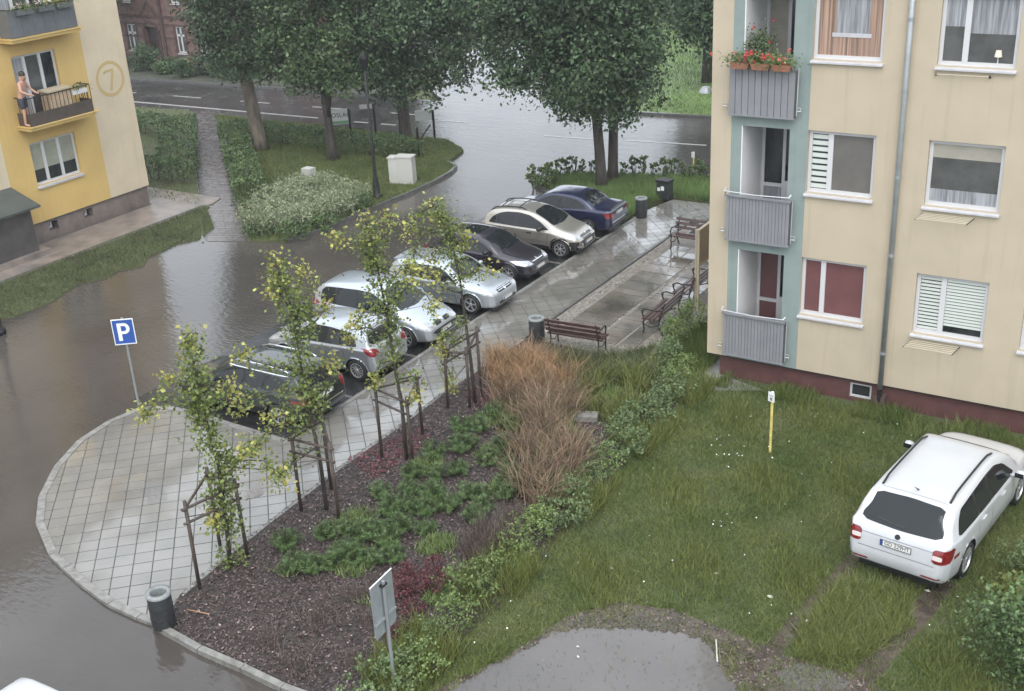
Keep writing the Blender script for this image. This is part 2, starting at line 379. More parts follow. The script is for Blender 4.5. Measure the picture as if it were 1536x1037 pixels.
class MB:
    def __init__(s): s.v = []; s.f = []
    def add(s, vs, fs):
        n = len(s.v); s.v += [tuple(v) for v in vs]; s.f += [tuple(i + n for i in f) for f in fs]
        return s
    def box(s, c, d, rot=None):
        x, y, z = d[0] / 2, d[1] / 2, d[2] / 2
        vs = [Vector((a, b, e)) for e in (-z, z) for b in (-y, y) for a in (-x, x)]
        if rot is not None:
            R = rot if isinstance(rot, Matrix) else Matrix.Rotation(rot, 3, 'Z')
            vs = [R @ v for v in vs]
        vs = [v + Vector(c) for v in vs]
        return s.add(vs, [(0, 2, 3, 1), (4, 5, 7, 6), (0, 1, 5, 4), (2, 6, 7, 3), (0, 4, 6, 2), (1, 3, 7, 5)])
    def box2(s, a, b):
        return s.box([(a[i] + b[i]) / 2 for i in range(3)], [abs(b[i] - a[i]) for i in range(3)])
    def tube(s, pts, r, n=8, cap=True):
        pts = [Vector(p) for p in pts]
        rs = r if isinstance(r, (list, tuple)) else [r] * len(pts)
        vs = []; fs = []
        pu = None
        for i, p in enumerate(pts):
            a = pts[max(0, i - 1)]; b = pts[min(len(pts) - 1, i + 1)]
            t = (b - a)
            t = t.normalized() if t.length > 1e-9 else Vector((0, 0, 1))
            if pu is None:
                u = Vector((1, 0, 0)) if abs(t.x) < 0.9 else Vector((0, 1, 0))
            else:
                u = pu
            u = (u - t * u.dot(t)).normalized(); w = t.cross(u); pu = u
            for k in range(n):
                an = 2 * math.pi * k / n
                vs.append(p + (u * math.cos(an) + w * math.sin(an)) * rs[i])
        for i in range(len(pts) - 1):
            for k in range(n):
                k2 = (k + 1) % n
                fs.append((i * n + k, i * n + k2, (i + 1) * n + k2, (i + 1) * n + k))
        if cap:
            fs.append(tuple(range(n - 1, -1, -1))); fs.append(tuple((len(pts) - 1) * n + k for k in range(n)))
        return s.add(vs, fs)
    def lathe(s, prof, c=(0, 0, 0), n=20, axis='Z', close=True):
        vs = []; fs = []
        for (r, h) in prof:
            for k in range(n):
                a = 2 * math.pi * k / n
                p = (r * math.cos(a), r * math.sin(a), h)
                if axis == 'Y': p = (p[0], p[2], p[1])
                vs.append((p[0] + c[0], p[1] + c[1], p[2] + c[2]))
        for i in range(len(prof) - 1):
            for k in range(n):
                k2 = (k + 1) % n
                fs.append((i * n + k, i * n + k2, (i + 1) * n + k2, (i + 1) * n + k))
        if close:
            fs.append(tuple(range(n - 1, -1, -1))); fs.append(tuple((len(prof) - 1) * n + k for k in range(n)))
        return s.add(vs, fs)
    def prism(s, poly, z0, z1, bottom=False):
        n = len(poly)
        vs = [(p[0], p[1], z0) for p in poly] + [(p[0], p[1], z1) for p in poly]
        fs = [tuple(n + i for i in range(n))] + [(i, (i + 1) % n, n + (i + 1) % n, n + i) for i in range(n)]
        if bottom: fs.append(tuple(range(n - 1, -1, -1)))
        return s.add(vs, fs)
    def mesh(s, name):
        me = bpy.data.meshes.new(name); me.from_pydata(s.v, [], s.f); me.update(); return me
    def build(s, name, m_, parent=None, smooth=False):
        return link(name, s.mesh(name), m_, parent, smooth)

def area2(p):
    return sum(p[i][0] * p[(i + 1) % len(p)][1] - p[(i + 1) % len(p)][0] * p[i][1] for i in range(len(p)))
def ccw(p):
    p = [(q[0], q[1]) for q in p]
    return p if area2(p) > 0 else p[::-1]
def tri_sheet(name, poly, z0, z1, m_, parent=None, kind=None):
    """a solid sheet: polygon (any shape) top at z1 with sides down to z0"""
    poly = ccw(poly)
    n = len(poly)
    tris = tessellate_polygon([[Vector((p[0], p[1], 0)) for p in poly]])
    vs = [(p[0], p[1], z1) for p in poly] + [(p[0], p[1], z0) for p in poly]
    fs = []
    for a, b, c in tris:
        pa, pb, pc = poly[a], poly[b], poly[c]
        cr_ = (pb[0] - pa[0]) * (pc[1] - pa[1]) - (pb[1] - pa[1]) * (pc[0] - pa[0])
        fs.append((a, b, c) if cr_ > 0 else (a, c, b))
    fs += [(n + i, n + (i + 1) % n, (i + 1) % n, i) for i in range(n)]
    me = bpy.data.meshes.new(name); me.from_pydata(vs, [], fs); me.update()
    o = link(name, me, m_, parent)
    if kind: o['kind'] = kind
    return o

def inside(P, poly):
    P = np.asarray(P); x = P[:, 0]; y = P[:, 1]; r = np.zeros(len(P), bool)
    n = len(poly)
    for i in range(n):
        x1, y1 = poly[i][0], poly[i][1]; x2, y2 = poly[(i + 1) % n][0], poly[(i + 1) % n][1]
        if y1 == y2: continue
        c = ((y1 > y) != (y2 > y)) & (x < (x2 - x1) * (y - y1) / (y2 - y1) + x1)
        r ^= c
    return r
def scatter(poly, n, fn=None):
    xs = [p[0] for p in poly]; ys = [p[1] for p in poly]; out = []; tot = 0; tries = 0
    while tot < n and tries < 60:
        tries += 1
        Q = np.column_stack([rng.uniform(min(xs), max(xs), n * 2 + 64), rng.uniform(min(ys), max(ys), n * 2 + 64)])
        Q = Q[inside(Q, poly)]
        if fn is not None:
            Q = Q[rng.random(len(Q)) < fn(Q[:, 0], Q[:, 1])]
        out.append(Q); tot += len(Q)
    return np.vstack(out)[:n]

def blades(P, h, w, lean=0.35, z=0.0, seg=1):
    """grass blades as triangles (seg 1) or bent strips (seg 2); P (n,2) or (n,3)"""
    n = len(P); a = rng.uniform(0, 2 * np.pi, n); la = rng.uniform(0, 2 * np.pi, n)
    H = h * rng.uniform(0.55, 1.25, n) if np.isscalar(h) else h
    Wd = w * rng.uniform(0.7, 1.3, n)
    base = np.column_stack([P[:, 0], P[:, 1], P[:, 2] if P.shape[1] > 2 else np.full(n, z)])
    d = np.column_stack([np.cos(a), np.sin(a), np.zeros(n)]) * (Wd / 2)[:, None]
    ln = lean * rng.uniform(0.2, 1.3, n) * H
    L = np.column_stack([np.cos(la) * ln, np.sin(la) * ln, H])
    if seg == 1:
        V = np.stack([base - d, base + d, base + L], 1).reshape(-1, 3)
        F = np.arange(3 * n).reshape(n, 3)
        return V, F
    mid = np.column_stack([np.cos(la) * ln * 0.3, np.sin(la) * ln * 0.3, H * 0.62])
    V = np.stack([base - d, base + d, base + mid + d * 0.8, base + mid - d * 0.8, base + L + d * 0.15, base + L - d * 0.15], 1).reshape(-1, 3)
    i = np.arange(n)[:, None] * 6
    F = np.vstack([i + np.array([0, 1, 2, 3]), i + np.array([3, 2, 4, 5])])
    return V, F

def leaves(C, size, up=0.5, N=None, aspect=0.62):
    """leaf quads, one per centre; normals random, biased up or along N"""
    n = len(C)
    nr = rng.normal(size=(n, 3)); nr /= np.linalg.norm(nr, axis=1)[:, None]
    nr = nr + np.array([0, 0, up])
    if N is not None: nr = nr + N
    nr /= np.linalg.norm(nr, axis=1)[:, None] + 1e-9
    t = rng.normal(size=(n, 3)); t -= nr * (t * nr).sum(1)[:, None]; t /= np.linalg.norm(t, axis=1)[:, None] + 1e-9
    b = np.cross(nr, t)
    s = (size * rng.uniform(0.6, 1.35, n))[:, None]
    V = np.stack([C - t * s * 0.5, C + b * s * 0.5 * aspect, C + t * s * 0.5, C - b * s * 0.5 * aspect], 1).reshape(-1, 3)
    return V, np.arange(4 * n).reshape(n, 4)

def clumps(centers, per, spread):
    c = np.repeat(centers, per, axis=0)
    return c + rng.normal(size=c.shape) * spread

def text_mesh(s, size, name='text', extrude=0.004):
    cu = bpy.data.curves.new(name, 'FONT'); cu.body = s; cu.size = size; cu.extrude = extrude
    cu.align_x = 'CENTER'; cu.align_y = 'CENTER'; cu.resolution_u = 3
    o = bpy.data.objects.new(name, cu); COL.objects.link(o)
    dg = bpy.context.evaluated_depsgraph_get()
    me = bpy.data.meshes.new_from_object(o.evaluated_get(dg))
    bpy.data.objects.remove(o); bpy.data.curves.remove(cu)
    me.materials.clear()
    return me
# ------------------------------------------------------------------ ground, water, roads
s = link('ground', np_mesh('ground', [(-400, -400, -0.32), (400, -400, -0.32), (400, 600, -0.32), (-400, 600, -0.32)], [[0, 1, 2, 3]]), M['lawn_soil']); s['kind'] = 'structure'
ROAD_N = lambda x: 40.35 + 0.045 * (x + 44)       # near edge of the cross road
ROAD_F = lambda x: 46.3 + 0.045 * (x + 46)
tri_sheet('road', [(-120, ROAD_N(-120)), (-60, ROAD_N(-60)), (-33.5, ROAD_N(-33.5)), (-33.5, ROAD_F(-33.5)), (-60, ROAD_F(-60)), (-120, ROAD_F(-120))], -0.2, -0.06, M['asphalt'], kind='structure')
tri_sheet('front_road', [(-60, -40), (60, -40), (60, 10.34), (-60, 10.34)], -0.25, -0.05, M['front_water'], kind='structure')
tri_sheet('flooded_street', [(-30.3, 10.34), (-14.0, 10.34), (-16.52, 16.4), (-16.52, 34.6), (-21.5, 36.2), (-24, 38.4), (-28.5, 39.0), (-26.9, 36.6), (-26.6, 26.8), (-28.9, 27), (-30.3, 26.3)], -0.25, -0.05, M['flood'], kind='structure')
tri_sheet('flooded_junction', [(-33.5, ROAD_N(-33.5) - 0.2), (-27.5, 39.6), (-27, 38.8), (-24, 38.4), (-21.5, 36.2), (-20.6, 37.9), (10, 41.8), (10, 49.5), (-26.3, 47.1), (-28.5, 48.9), (-31.2, 53.2), (-36, 62), (-41, 62), (-37.6, 53), (-35.3, 48.6), (-33.5, 46.9)], -0.25, -0.052, M['flood_road'], kind='structure')

def strip(name, pts, w, z0, z1, m_, parent=None, kind=None, side=0.0):
    """kerb-like strip along a polyline (w wide, shifted sideways by side)"""
    pts = [Vector((p[0], p[1])) for p in pts]
    L = []; R = []
    for i, p in enumerate(pts):
        a = pts[max(0, i - 1)]; b = pts[min(len(pts) - 1, i + 1)]
        t = (b - a).normalized(); n = Vector((-t.y, t.x))
        L.append(p + n * (side + w / 2)); R.append(p + n * (side - w / 2))
    mb = MB(); n = len(pts)
    vs = [(q.x, q.y, z) for z in (z1, z0) for q in L + R]
    fs = []
    for i in range(n - 1):
        fs += [(n + i, n + i + 1, i + 1, i), (2 * n + i, i, i + 1, 2 * n + i + 1), (n + i + 1, n + i, 3 * n + i, 3 * n + i + 1)]
    fs += [(0, 2 * n, 3 * n, n), (n - 1, 2 * n - 1, 4 * n - 1, 3 * n - 1)]
    mb.add(vs, fs)
    o = mb.build(name, m_, parent)
    if kind: o['kind'] = kind
    return o

def kerb(name, pts, w, z0, z1, m_, step=1.0, side=0.0):
    """kerb laid from single stones with narrow joints; each stone a child of the kerb"""
    root = strip(name, pts, w * 0.9, z0, z1 - 0.012, M['joint'], kind='structure', side=side)
    P = [Vector((p[0], p[1])) for p in pts]
    acc = []
    for a, b in zip(P[:-1], P[1:]):
        L = (b - a).length; k = max(1, round(L / step))
        for i in range(k):
            acc.append((a.lerp(b, i / k), a.lerp(b, (i + 1) / k)))
    for a, b in acc:
        t = (b - a); L = t.length; t.normalize(); n = Vector((-t.y, t.x)); g = 0.008
        p0 = a + t * g + n * side; p1 = b - t * g + n * side
        mb = MB()
        q = [p0 - n * w / 2, p1 - n * w / 2, p1 + n * w / 2, p0 + n * w / 2]
        mb.prism([(v.x, v.y) for v in q], z0, z1 + random.uniform(-0.003, 0.003))
        mb.build('kerb_stone', m_, root)
    return root

# painted lines on the cross road
def road_line(a, b, w=0.12, z=-0.045):
    a = Vector(a); b = Vector(b); t = (b - a).normalized(); n = Vector((-t.y, t.x)) * w / 2
    return [(a - n), (b - n), (b + n), (a + n)], z
mb = MB()
def paint_line(a, b, w=0.14, z=-0.046):
    q, z = road_line(a, b, w, z)
    mb.prism([(v.x, v.y) for v in q], z - 0.01, z)
mb_list = [((-70, 40.75), (-37.1, 41.75)), ((-36.5, 41.62), (-35.6, 41.7)), ((-34.9, 41.72), (-34.05, 41.78)), ((-33.4, 41.8), (-32.6, 41.86))]
for a, b in mb_list: paint_line(a, b, 0.16)
for k in range(7):
    x = -62 + k * 4.6; paint_line((x, 43.3 + 0.045 * (x + 46)), (x + 1.9, 43.3 + 0.045 * (x + 47.9)), 0.12)
for a, b in (((-25.2, 42.45), (-22.9, 42.68)), ((-21.6, 42.95), (-18.2, 43.35)), ((-16.8, 43.5), (-12, 43.9)), ((-31.3, 43.3), (-29.6, 43.4))): paint_line(a, b, 0.13, -0.044)
o = mb.build('road_marking', M['white_paint']); o['kind'] = 'structure'
mb = MB()
for y in (18.85, 21.4, 23.9, 26.3, 28.85, 31.4): paint_line((-21.2, y), (-16.72, y), 0.1, -0.036)
# parking bays
tri_sheet('parking_bays', [(-21.4, 16.45), (-16.62, 16.45), (-16.62, 34.55), (-21.4, 34.55)], -0.2, -0.041, M['stall'], kind='structure')
o = mb.build('bay_marking', M['faded_paint']); o['kind'] = 'structure'
kerb('far_road_kerb', [(-90, ROAD_F(-90)), (-60, ROAD_F(-60)), (-46, ROAD_F(-46)), (-37.5, ROAD_F(-37.5))], 0.16, -0.2, 0.05, M['dark_kerb'], 2.0)

# ------------------------------------------------------------------ tiled path with its rounded island
ISL = [G(*p) for p in ((427, 661), (345, 636), (290, 618), (250, 611), (210, 613), (165, 632), (120, 661), (85, 700), (62, 745), (58, 785), (78, 832), (120, 872), (165, 905), (208, 925), (243, 937))]
BEDL = [G(270, 893), G(330, 841), G(400, 785), G(506, 703), G(599, 638), G(660, 592)]
PATH = [(p.x, p.y) for p in ISL] + [(p.x, p.y) for p in BEDL] + [(-14.77, 23.5), (-14.77, 33.9), (-12.0, 34.2), (-8.9, 34.5), (-8.9, 36.1), (-16.3, 35.95), (-16.6, 34.5), (-16.6, 25), (-16.6, 18)]
pav = tri_sheet('tiled_path', PATH, -0.2, -0.010, M['joint'], kind='structure')
def clip(poly, quad):
    out = [tuple(p) for p in poly]; n = len(quad)
    for i in range(n):
        a = quad[i]; b = quad[(i + 1) % n]; inp = out; out = []
        if not inp: return []
        sd = lambda p: (b[0] - a[0]) * (p[1] - a[1]) - (b[1] - a[1]) * (p[0] - a[0])
        for j in range(len(inp)):
            p = inp[j]; q = inp[(j + 1) % len(inp)]; sp = sd(p); sq = sd(q)
            if sp >= 0: out.append(p)
            if (sp >= 0) != (sq >= 0):
                t = sp / (sp - sq); out.append((p[0] + (q[0] - p[0]) * t, p[1] + (q[1] - p[1]) * t))
    return out
TS = 0.352; TA = math.radians(43.5); ca, sa = math.cos(TA), math.sin(TA)
pp = ccw(PATH)
full = None; tiles = []
for i in range(-120, 120):
    for j in range(-120, 120):
        cx, cy = -16.5 + (i * ca - j * sa) * TS, 18.0 + (i * sa + j * ca) * TS
        if not (-22 < cx < -8 and 9 < cy < 37): continue
        h = TS / 2 - 0.0085
        q = [(cx + (a * ca - b * sa) * h, cy + (a * sa + b * ca) * h) for a, b in ((-1, -1), (1, -1), (1, 1), (-1, 1))]
        ins = inside(np.array(q), pp)
        if ins.all(): tiles.append((cx * cx + cy * cy, cx, cy, None))
        elif ins.any():
            c = clip(pp, q)
            if len(c) > 2 and abs(area2(c)) > 0.008: tiles.append((cx * cx + cy * cy, cx, cy, c))
tiles.sort(key=lambda t: t[0])
h = TS / 2 - 0.0085; hb = h - 0.003
fmb = MB()
vs = [(a * r, b * r, z) for r, z in ((h, -0.03), (h, -0.002), (hb, 0.0)) for a, b in ((-1, -1), (1, -1), (1, 1), (-1, 1))]
fmb.add(vs, [(8, 9, 10, 11)] + [(k + i, k + (i + 1) % 4, k + 4 + (i + 1) % 4, k + 4 + i) for k in (0, 4) for i in range(4)])
full = fmb.mesh('tile'); full.materials.append(M['tile'])
rest = MB()
for n_, (d, cx, cy, c) in enumerate(tiles):
    dz = random.uniform(-0.002, 0.002)
    if n_ < 296:
        if c is None:
            o = link('tile', full, None, pav); o.location = (cx, cy, dz); o.rotation_euler = (random.uniform(-.004, .004), random.uniform(-.004, .004), TA)
        else:
            o = MB().prism(c, -0.03, dz).build('tile', M['tile'], pav)
    else:
        if c is None:
            c = [(cx + (a * ca - b * sa) * h, cy + (a * sa + b * ca) * h) for a, b in ((-1, -1), (1, -1), (1, 1), (-1, 1))]
        rest.prism(c, -0.03, dz)
o = rest.build('tiles', M['tile'], pav); o['kind'] = 'stuff'
kerb('path_kerb', [(-16.57, 34.5), (-16.57, 25), (-16.57, 18), (-16.6, 16.5)], 0.12, -0.2, 0.012, M['kerb'], 1.0)
ik = [(p.x, p.y) for p in ISL]
kerb('island_kerb', ik, 0.15, -0.2, 0.014, M['kerb'], 0.7, side=0.02)
kerb('bed_kerb', [(p.x, p.y) for p in BEDL] + [(-14.78, 23.4)], 0.07, -0.2, 0.03, M['kerb'], 1.0, side=-0.06)
kerb('plaza_kerb', [(-14.76, 23.4), (-14.76, 33.9), (-12.2, 34.15)], 0.09, -0.2, 0.035, M['dark_kerb'], 1.0)
bk2 = [G(232, 937), G(300, 975), G(365, 1003), G(425, 1032)]
kerb('bed_end_kerb', [(p.x, p.y) for p in bk2] + [(-9.4, 10.3)], 0.12, -0.2, 0.05, M['kerb'], 0.9)
# manhole covers
for (px, py, r, lb) in ((381, 740, 0.19, 'large round iron manhole cover in the tiled path'), (351, 706, 0.075, 'small round valve cover set in a pale tile')):
    g = G(px, py)
    t = empty('manhole_cover', (g.x, g.y, 0.002), 0, lb, 'manhole cover')
    MB().lathe([(r, -0.02), (r, 0.006), (r * 0.86, 0.006)], n=24).build('frame', M['kerb'], t)
    c = MB().lathe([(r * 0.82, -0.02), (r * 0.82, 0.010), (r * 0.5, 0.012), (r * 0.48, 0.008), (0.01, 0.008)], n=24).build('lid', M['manhole'], t)

# ------------------------------------------------------------------ bench plaza
PLZ = [(-14.7, 23.3), (-11.3, 23.3), (-10.9, 26), (-10.9, 33.9), (-12.1, 34.05), (-14.7, 33.8)]
plz = tri_sheet('plaza', PLZ, -0.2, -0.006, M['gravel'], kind='structure')
yy = 24.1
while yy < 31.2:
    d = random.uniform(0.62, 0.95) if random.random() < 0.55 else random.uniform(0.4, 0.55)
    for (x0, x1) in ((-14.25, -13.15), (-13.05, -12.45)) if True else ():
        xs = [x0, x1]
        if random.random() < 0.5 and x1 - x0 > 0.8: xs = [x0, x0 + (x1 - x0) * random.uniform(0.4, 0.6), x1]
        elif x1 - x0 < 0.8: xs = [x0, x1]
        for a, b in zip(xs[:-1], xs[1:]):
            g = 0.018
            c = [(a + g, yy + g), (b - g, yy + g + random.uniform(-.01, .01)), (b - g, yy + d - g), (a + g, yy + d - g + random.uniform(-.01, .01))]
            MB().prism(c, -0.04, 0.012 + random.uniform(-0.004, 0.004)).build('slab', M['slab'], plz)
    a, b = -12.41, -11.9
    MB().prism([(a + .02, yy + .02), (b - .02, yy + .02), (b - .02, yy + d - .02), (a + .02, yy + d - .02)], -0.04, 0.01).build('slab', M['slab'], plz)
    yy += d
for k in range(5):       # small tiles in a wet row under the notice board
    a = -13.0 + k * 0.36
    MB().prism([(a, 29.9), (a + .33, 29.9), (a + .33, 30.25), (a, 30.25)], -0.02, 0.022).build('slab', M['tile'], plz)
# loose stones in the plaza joints
P = scatter([(-14.68, 23.5), (-14.28, 23.5), (-14.28, 33), (-14.68, 33)], 900); P2 = scatter([(-13.16, 24), (-13.04, 24), (-13.04, 31), (-13.16, 31)], 200); P3 = scatter([(-14.6, 23.2), (-10.6, 23.2), (-10.6, 24.1), (-14.6, 24.1)], 700)
P4 = scatter([(-12.0, 24), (-10.9, 24), (-10.9, 29), (-12.0, 29)], 600)
P = np.vstack([P, P2, P3, P4])
C = np.column_stack([P, np.full(len(P), 0.008)])
V, F = leaves(C, 0.055, up=2.5, aspect=0.8)
o = link('gravel', np_mesh('gravel', V, F), M['lime'] if False else mat('loose_gravel', (0.26, 0.235, 0.2), 0.6, island=0.6)); tag(o, 'loose pale gravel between the plaza slabs', 'gravel', kind='stuff')
# framed planting square behind the benches
t = empty('planter_frame', (-13.45, 33.0, 0), 0, 'low framed square planting bed beside the rear bench', 'planter')
MB().box2((-0.85, -0.55, -0.05), (0.95, -0.47, 0.1)).box2((-0.85, 0.6, -0.05), (0.95, 0.68, 0.1)).box2((-0.85, -0.47, -0.05), (-0.77, 0.6, 0.1)).box2((0.87, -0.47, -0.05), (0.95, 0.6, 0.1)).build('edging', M['kerb'], t)
MB().box2((-0.77, -0.47, -0.05), (0.87, 0.6, 0.04)).build('soil', M['soil'], t)

# ------------------------------------------------------------------ left pavement apron, verges and rear footpath
tri_sheet('pavement', [(-33.9, -5), (-31.72, -5), (-31.5, 28.6), (-31.5, 29.3), (-31.75, 29.9), (-36.5, 29.9), (-36.5, 28.3), (-33.6, 28.3)], -0.2, 0.0, M['apron'], kind='structure')
kerb('pavement_edging', [(-31.66, 2), (-31.66, 15), (-31.66, 28.9)], 0.08, -0.2, 0.02, M['dark_kerb'], 1.0)
edge = [(-29.0 + 0.25 * math.sin(y * 1.7) + 0.18 * math.sin(y * 4.1) + random.uniform(-.07, .07), y) for y in np.linspace(-4, 26.0, 46)]
VERGE_L = [(-31.6, -4)] + edge + [(-29.3, 27.1), (-31.6, 29.0)]
tri_sheet('left_verge', VERGE_L, -0.2, -0.03, M['lawn_soil'], kind='structure')
FP = [(-28.75, 26.2), (-27.3, 26.6), (-29.5, 28.6), (-33.2, 32.3), (-42.6, 41.1), (-44.2, 40.5), (-34.5, 31.4), (-30.6, 27.9)]
FPA = [G(308, 360), G(372, 360), G(352, 290), G(330, 165), G(285, 165), G(299, 290)]
fp = tri_sheet('footpath', [(p.x, p.y) for p in FPA], -0.2, -0.046, mat('dark_brick_paving', (0.085, 0.078, 0.075), 0.25, var=0.3, scale=3, rvar=0.1, bump=0.2, bscale=25), kind='structure')
# paver rows across the footpath
a0, b0, a1, b1 = G(308, 360), G(372, 360), G(299, 230), G(342, 230)
nrow = 60
pm = mat('footpath_paver', (0.125, 0.112, 0.105), 0.22, var=0.25, scale=4, objrand=0.18, rvar=0.08)
for k in range(nrow):
    t0, t1 = k / nrow, (k + 0.86) / nrow
    L0, R0 = a0.lerp(a1, t0), b0.lerp(b1, t0); L1, R1 = a0.lerp(a1, t1), b0.lerp(b1, t1)
    for u0, u1 in ((0.06, 0.5), (0.51, 0.94)):
        MB().prism([tuple(L0.lerp(R0, u0).xy), tuple(L0.lerp(R0, u1).xy), tuple(L1.lerp(R1, u1).xy), tuple(L1.lerp(R1, u0).xy)], -0.06, -0.036).build('paver', pm, fp)
kerb('footpath_edging', [tuple(G(*p).xy) for p in ((304, 362), (297, 290), (290, 230))], 0.07, -0.2, -0.02, M['kerb'], 1.0)
kerb('footpath_edging', [tuple(G(*p).xy) for p in ((374, 362), (354, 290), (334, 190))], 0.07, -0.2, 0.0, M['dark_kerb'], 1.0)
# verge with the big trees
ve = [G(*p) for p in ((374, 362), (430, 362), (500, 338), (560, 311), (610, 291), (650, 273), (676, 258), (684, 250), (672, 243))]
VERGE_M = [(p.x, p.y) for p in ve] + [(-27.0, 39.0), (-28.6, 40.2), (-33, 40.3), (-42.4, 40.35)] + [tuple(G(*p).xy) for p in ((345, 220), (354, 290))]
tri_sheet('middle_verge', VERGE_M, -0.2, 0.02, M['lawn_soil'], kind='structure')
kerb('verge_kerb', [(p.x, p.y) for p in ve[1:]], 0.12, -0.2, 0.05, M['dark_kerb'], 1.0)
VERGE_LL = [tuple(G(*p).xy) for p in ((302, 322), (297, 285), (284, 165))] + [(-50, 40.0), (-75, 39.2), (-75, 28.0), (-36.4, 28.0), (-36.4, 28.9), (-31.3, 28.9)]
tri_sheet('hedge_verge', VERGE_LL, -0.2, -0.004, M['lawn_soil'], kind='structure')
vr = [G(*p) for p in ((938, 332), (905, 318), (860, 300), (812, 282), (800, 274), (825, 268), (862, 263))]
VERGE_R = [(p.x, p.y) for p in vr] + [(-16.2, 38.7), (-8, 39.6), (-8, 36.25), (-16.5, 36.1), (-16.95, 35.2)]
tri_sheet('right_verge', VERGE_R, -0.2, 0.02, M['lawn_soil'], kind='structure')
kerb('right_verge_kerb', [(p.x, p.y) for p in vr], 0.12, -0.2, 0.05, M['dark_kerb'], 1.0)
FIELD = [tuple(G(*p).xy) for p in ((1120, 180), (1065, 175.5), (945, 169), (880, 160), (840, 150), (822, 133))] + [(-34, 62), (-40, 90), (60, 90), (60, 56)]
tri_sheet('park_meadow', FIELD, -0.2, 0.02, M['grass_far'], kind='structure')
kerb('meadow_kerb', FIELD[:6], 0.15, -0.2, 0.06, M['dark_kerb'], 1.5)
FARV = [(-90, ROAD_F(-90) + .1), (-46, ROAD_F(-46) + .1), (-37.4, ROAD_F(-37.4) + .1), (-36.6, 49), (-39, 53), (-42.5, 62), (-60, 90), (-110, 90)]
tri_sheet('far_verge', FARV, -0.2, 0.03, mat('far_ground', (0.06, 0.065, 0.045), 0.7, var=0.3, scale=1), kind='structure')

# ------------------------------------------------------------------ planting bed and lawn
BED = [(p.x, p.y) for p in BEDL[::-1]] + [tuple(G(247, 935).xy), tuple(G(300, 972).xy), tuple(G(425, 1030).xy), (-9.4, 10.35), (-9.3, 14), (-9.6, 20), (-9.9, 23.4), (-14.7, 23.5)]
tri_sheet('planting_bed', BED, -0.2, 0.012, M['soil'], kind='structure')
LAWN = [(-9.3, 10.35), (-9.35, 14), (-9.65, 20), (-9.9, 23.3), (-9.5, 23.6), (6, 23.6), (6, 10.35)]
tri_sheet('lawn', LAWN, -0.2, 0.0, M['lawn_soil'], kind='structure')
tri_sheet('building_strip', [tuple(G(1028, 574).xy), tuple(G(1070, 532).xy), (-9.6, 24.2), (-9.47, 23.58), (-8.2, 23.2), (-9.2, 22.75)], -0.2, 0.03, M['kerb'], kind='structure')
tri_sheet('side_lawn', [(-10.9, 23.3), (-9.9, 23.3), (-9.9, 24.0), (-9.6, 40), (-10.9, 34)], -0.2, 0.01, M['lawn_soil'], kind='structure')
# gravel edge and puddle in the foreground
PUD = [(-9.05, 10.38)] + [tuple(G(*p).xy) for p in ((690, 1030), (735, 1000), (790, 975), (830, 950), (880, 944), (950, 945), (1010, 950), (1055, 962), (1075, 985), (1085, 1010), (1105, 1036))] + [(-4.8, 10.38)]
gp = [tuple(G(*p).xy) for p in ((650, 1037), (760, 985), (850, 925), (930, 905), (1010, 915), (1100, 950), (1180, 985), (1270, 1010), (1330, 1037))]
tri_sheet('muddy_track', [(-9.15, 10.36)] + gp + [(-3.0, 10.36)], -0.2, 0.006, M['mud'], kind='structure')
_pd = []
for a, b in zip(PUD[:-1], PUD[1:]):
    for k in range(16):
        t = k / 16; j = .0 if a[1] < 10.4 and b[1] < 10.4 else .05
        _pd.append((a[0] + (b[0] - a[0]) * t + random.uniform(-j, j), max(10.37, a[1] + (b[1] - a[1]) * t + random.uniform(-j, j))))
_pd.append(PUD[-1]); PUD = _pd
tri_sheet('puddle', PUD, -0.1, 0.012, M['puddle'], kind='structure')
tri_sheet('small_puddle', [tuple(G(*p).xy) for p in ((1165, 1010), (1200, 995), (1250, 1008), (1275, 1025), (1265, 1036), (1180, 1036))], -0.1, 0.011, M['puddle'], kind='structure')
# tyre ruts to the white car
RUT1 = [G(*p) for p in ((1295, 828), (1255, 868), (1200, 930), (1150, 985), (1120, 1020))]
RUT2 = [G(*p) for p in ((1418, 872), (1385, 915), (1340, 965), (1300, 1012), (1280, 1037))]
strip('tyre_rut', [(p.x, p.y) for p in RUT1], 0.30, -0.1, 0.008, M['mud'], kind='structure')
strip('tyre_rut', [(p.x, p.y) for p in RUT2], 0.36, -0.1, 0.008, M['mud'], kind='structure')
# ------------------------------------------------------------------ buildings
def wall(name, parent, m_, u0, u1, z0, z1, holes, depth, P):
    """rendered wall skin with openings and their reveals; P(u, d, z) -> point, d into the building"""
    us = sorted({u0, u1} | {v for h in holes for v in h[:2] if u0 < v < u1}); zs = sorted({z0, z1} | {v for h in holes for v in h[2:4] if z0 < v < z1})
    mb = MB()
    for a, b in zip(us[:-1], us[1:]):
        for c, d in zip(zs[:-1], zs[1:]):
            um, zm = (a + b) / 2, (c + d) / 2
            if any(h[0] < um < h[1] and h[2] < zm < h[3] for h in holes): continue
            mb.add([P(a, 0, c), P(b, 0, c), P(b, 0, d), P(a, 0, d)], [(0, 1, 2, 3)])
    for h in holes:
        a, b, c, d = h[:4]; e = h[4] if len(h) > 4 else depth
        mb.add([P(a, 0, c), P(a, e, c), P(a, e, d), P(a, 0, d)], [(0, 1, 2, 3)])
        mb.add([P(b, 0, c), P(b, 0, d), P(b, e, d), P(b, e, c)], [(0, 1, 2, 3)])
        mb.add([P(a, 0, d), P(a, e, d), P(b, e, d), P(b, 0, d)], [(0, 1, 2, 3)])
        mb.add([P(a, 0, c), P(b, 0, c), P(b, e, c), P(a, e, c)], [(0, 1, 2, 3)])
    return mb.build(name, m_, parent)

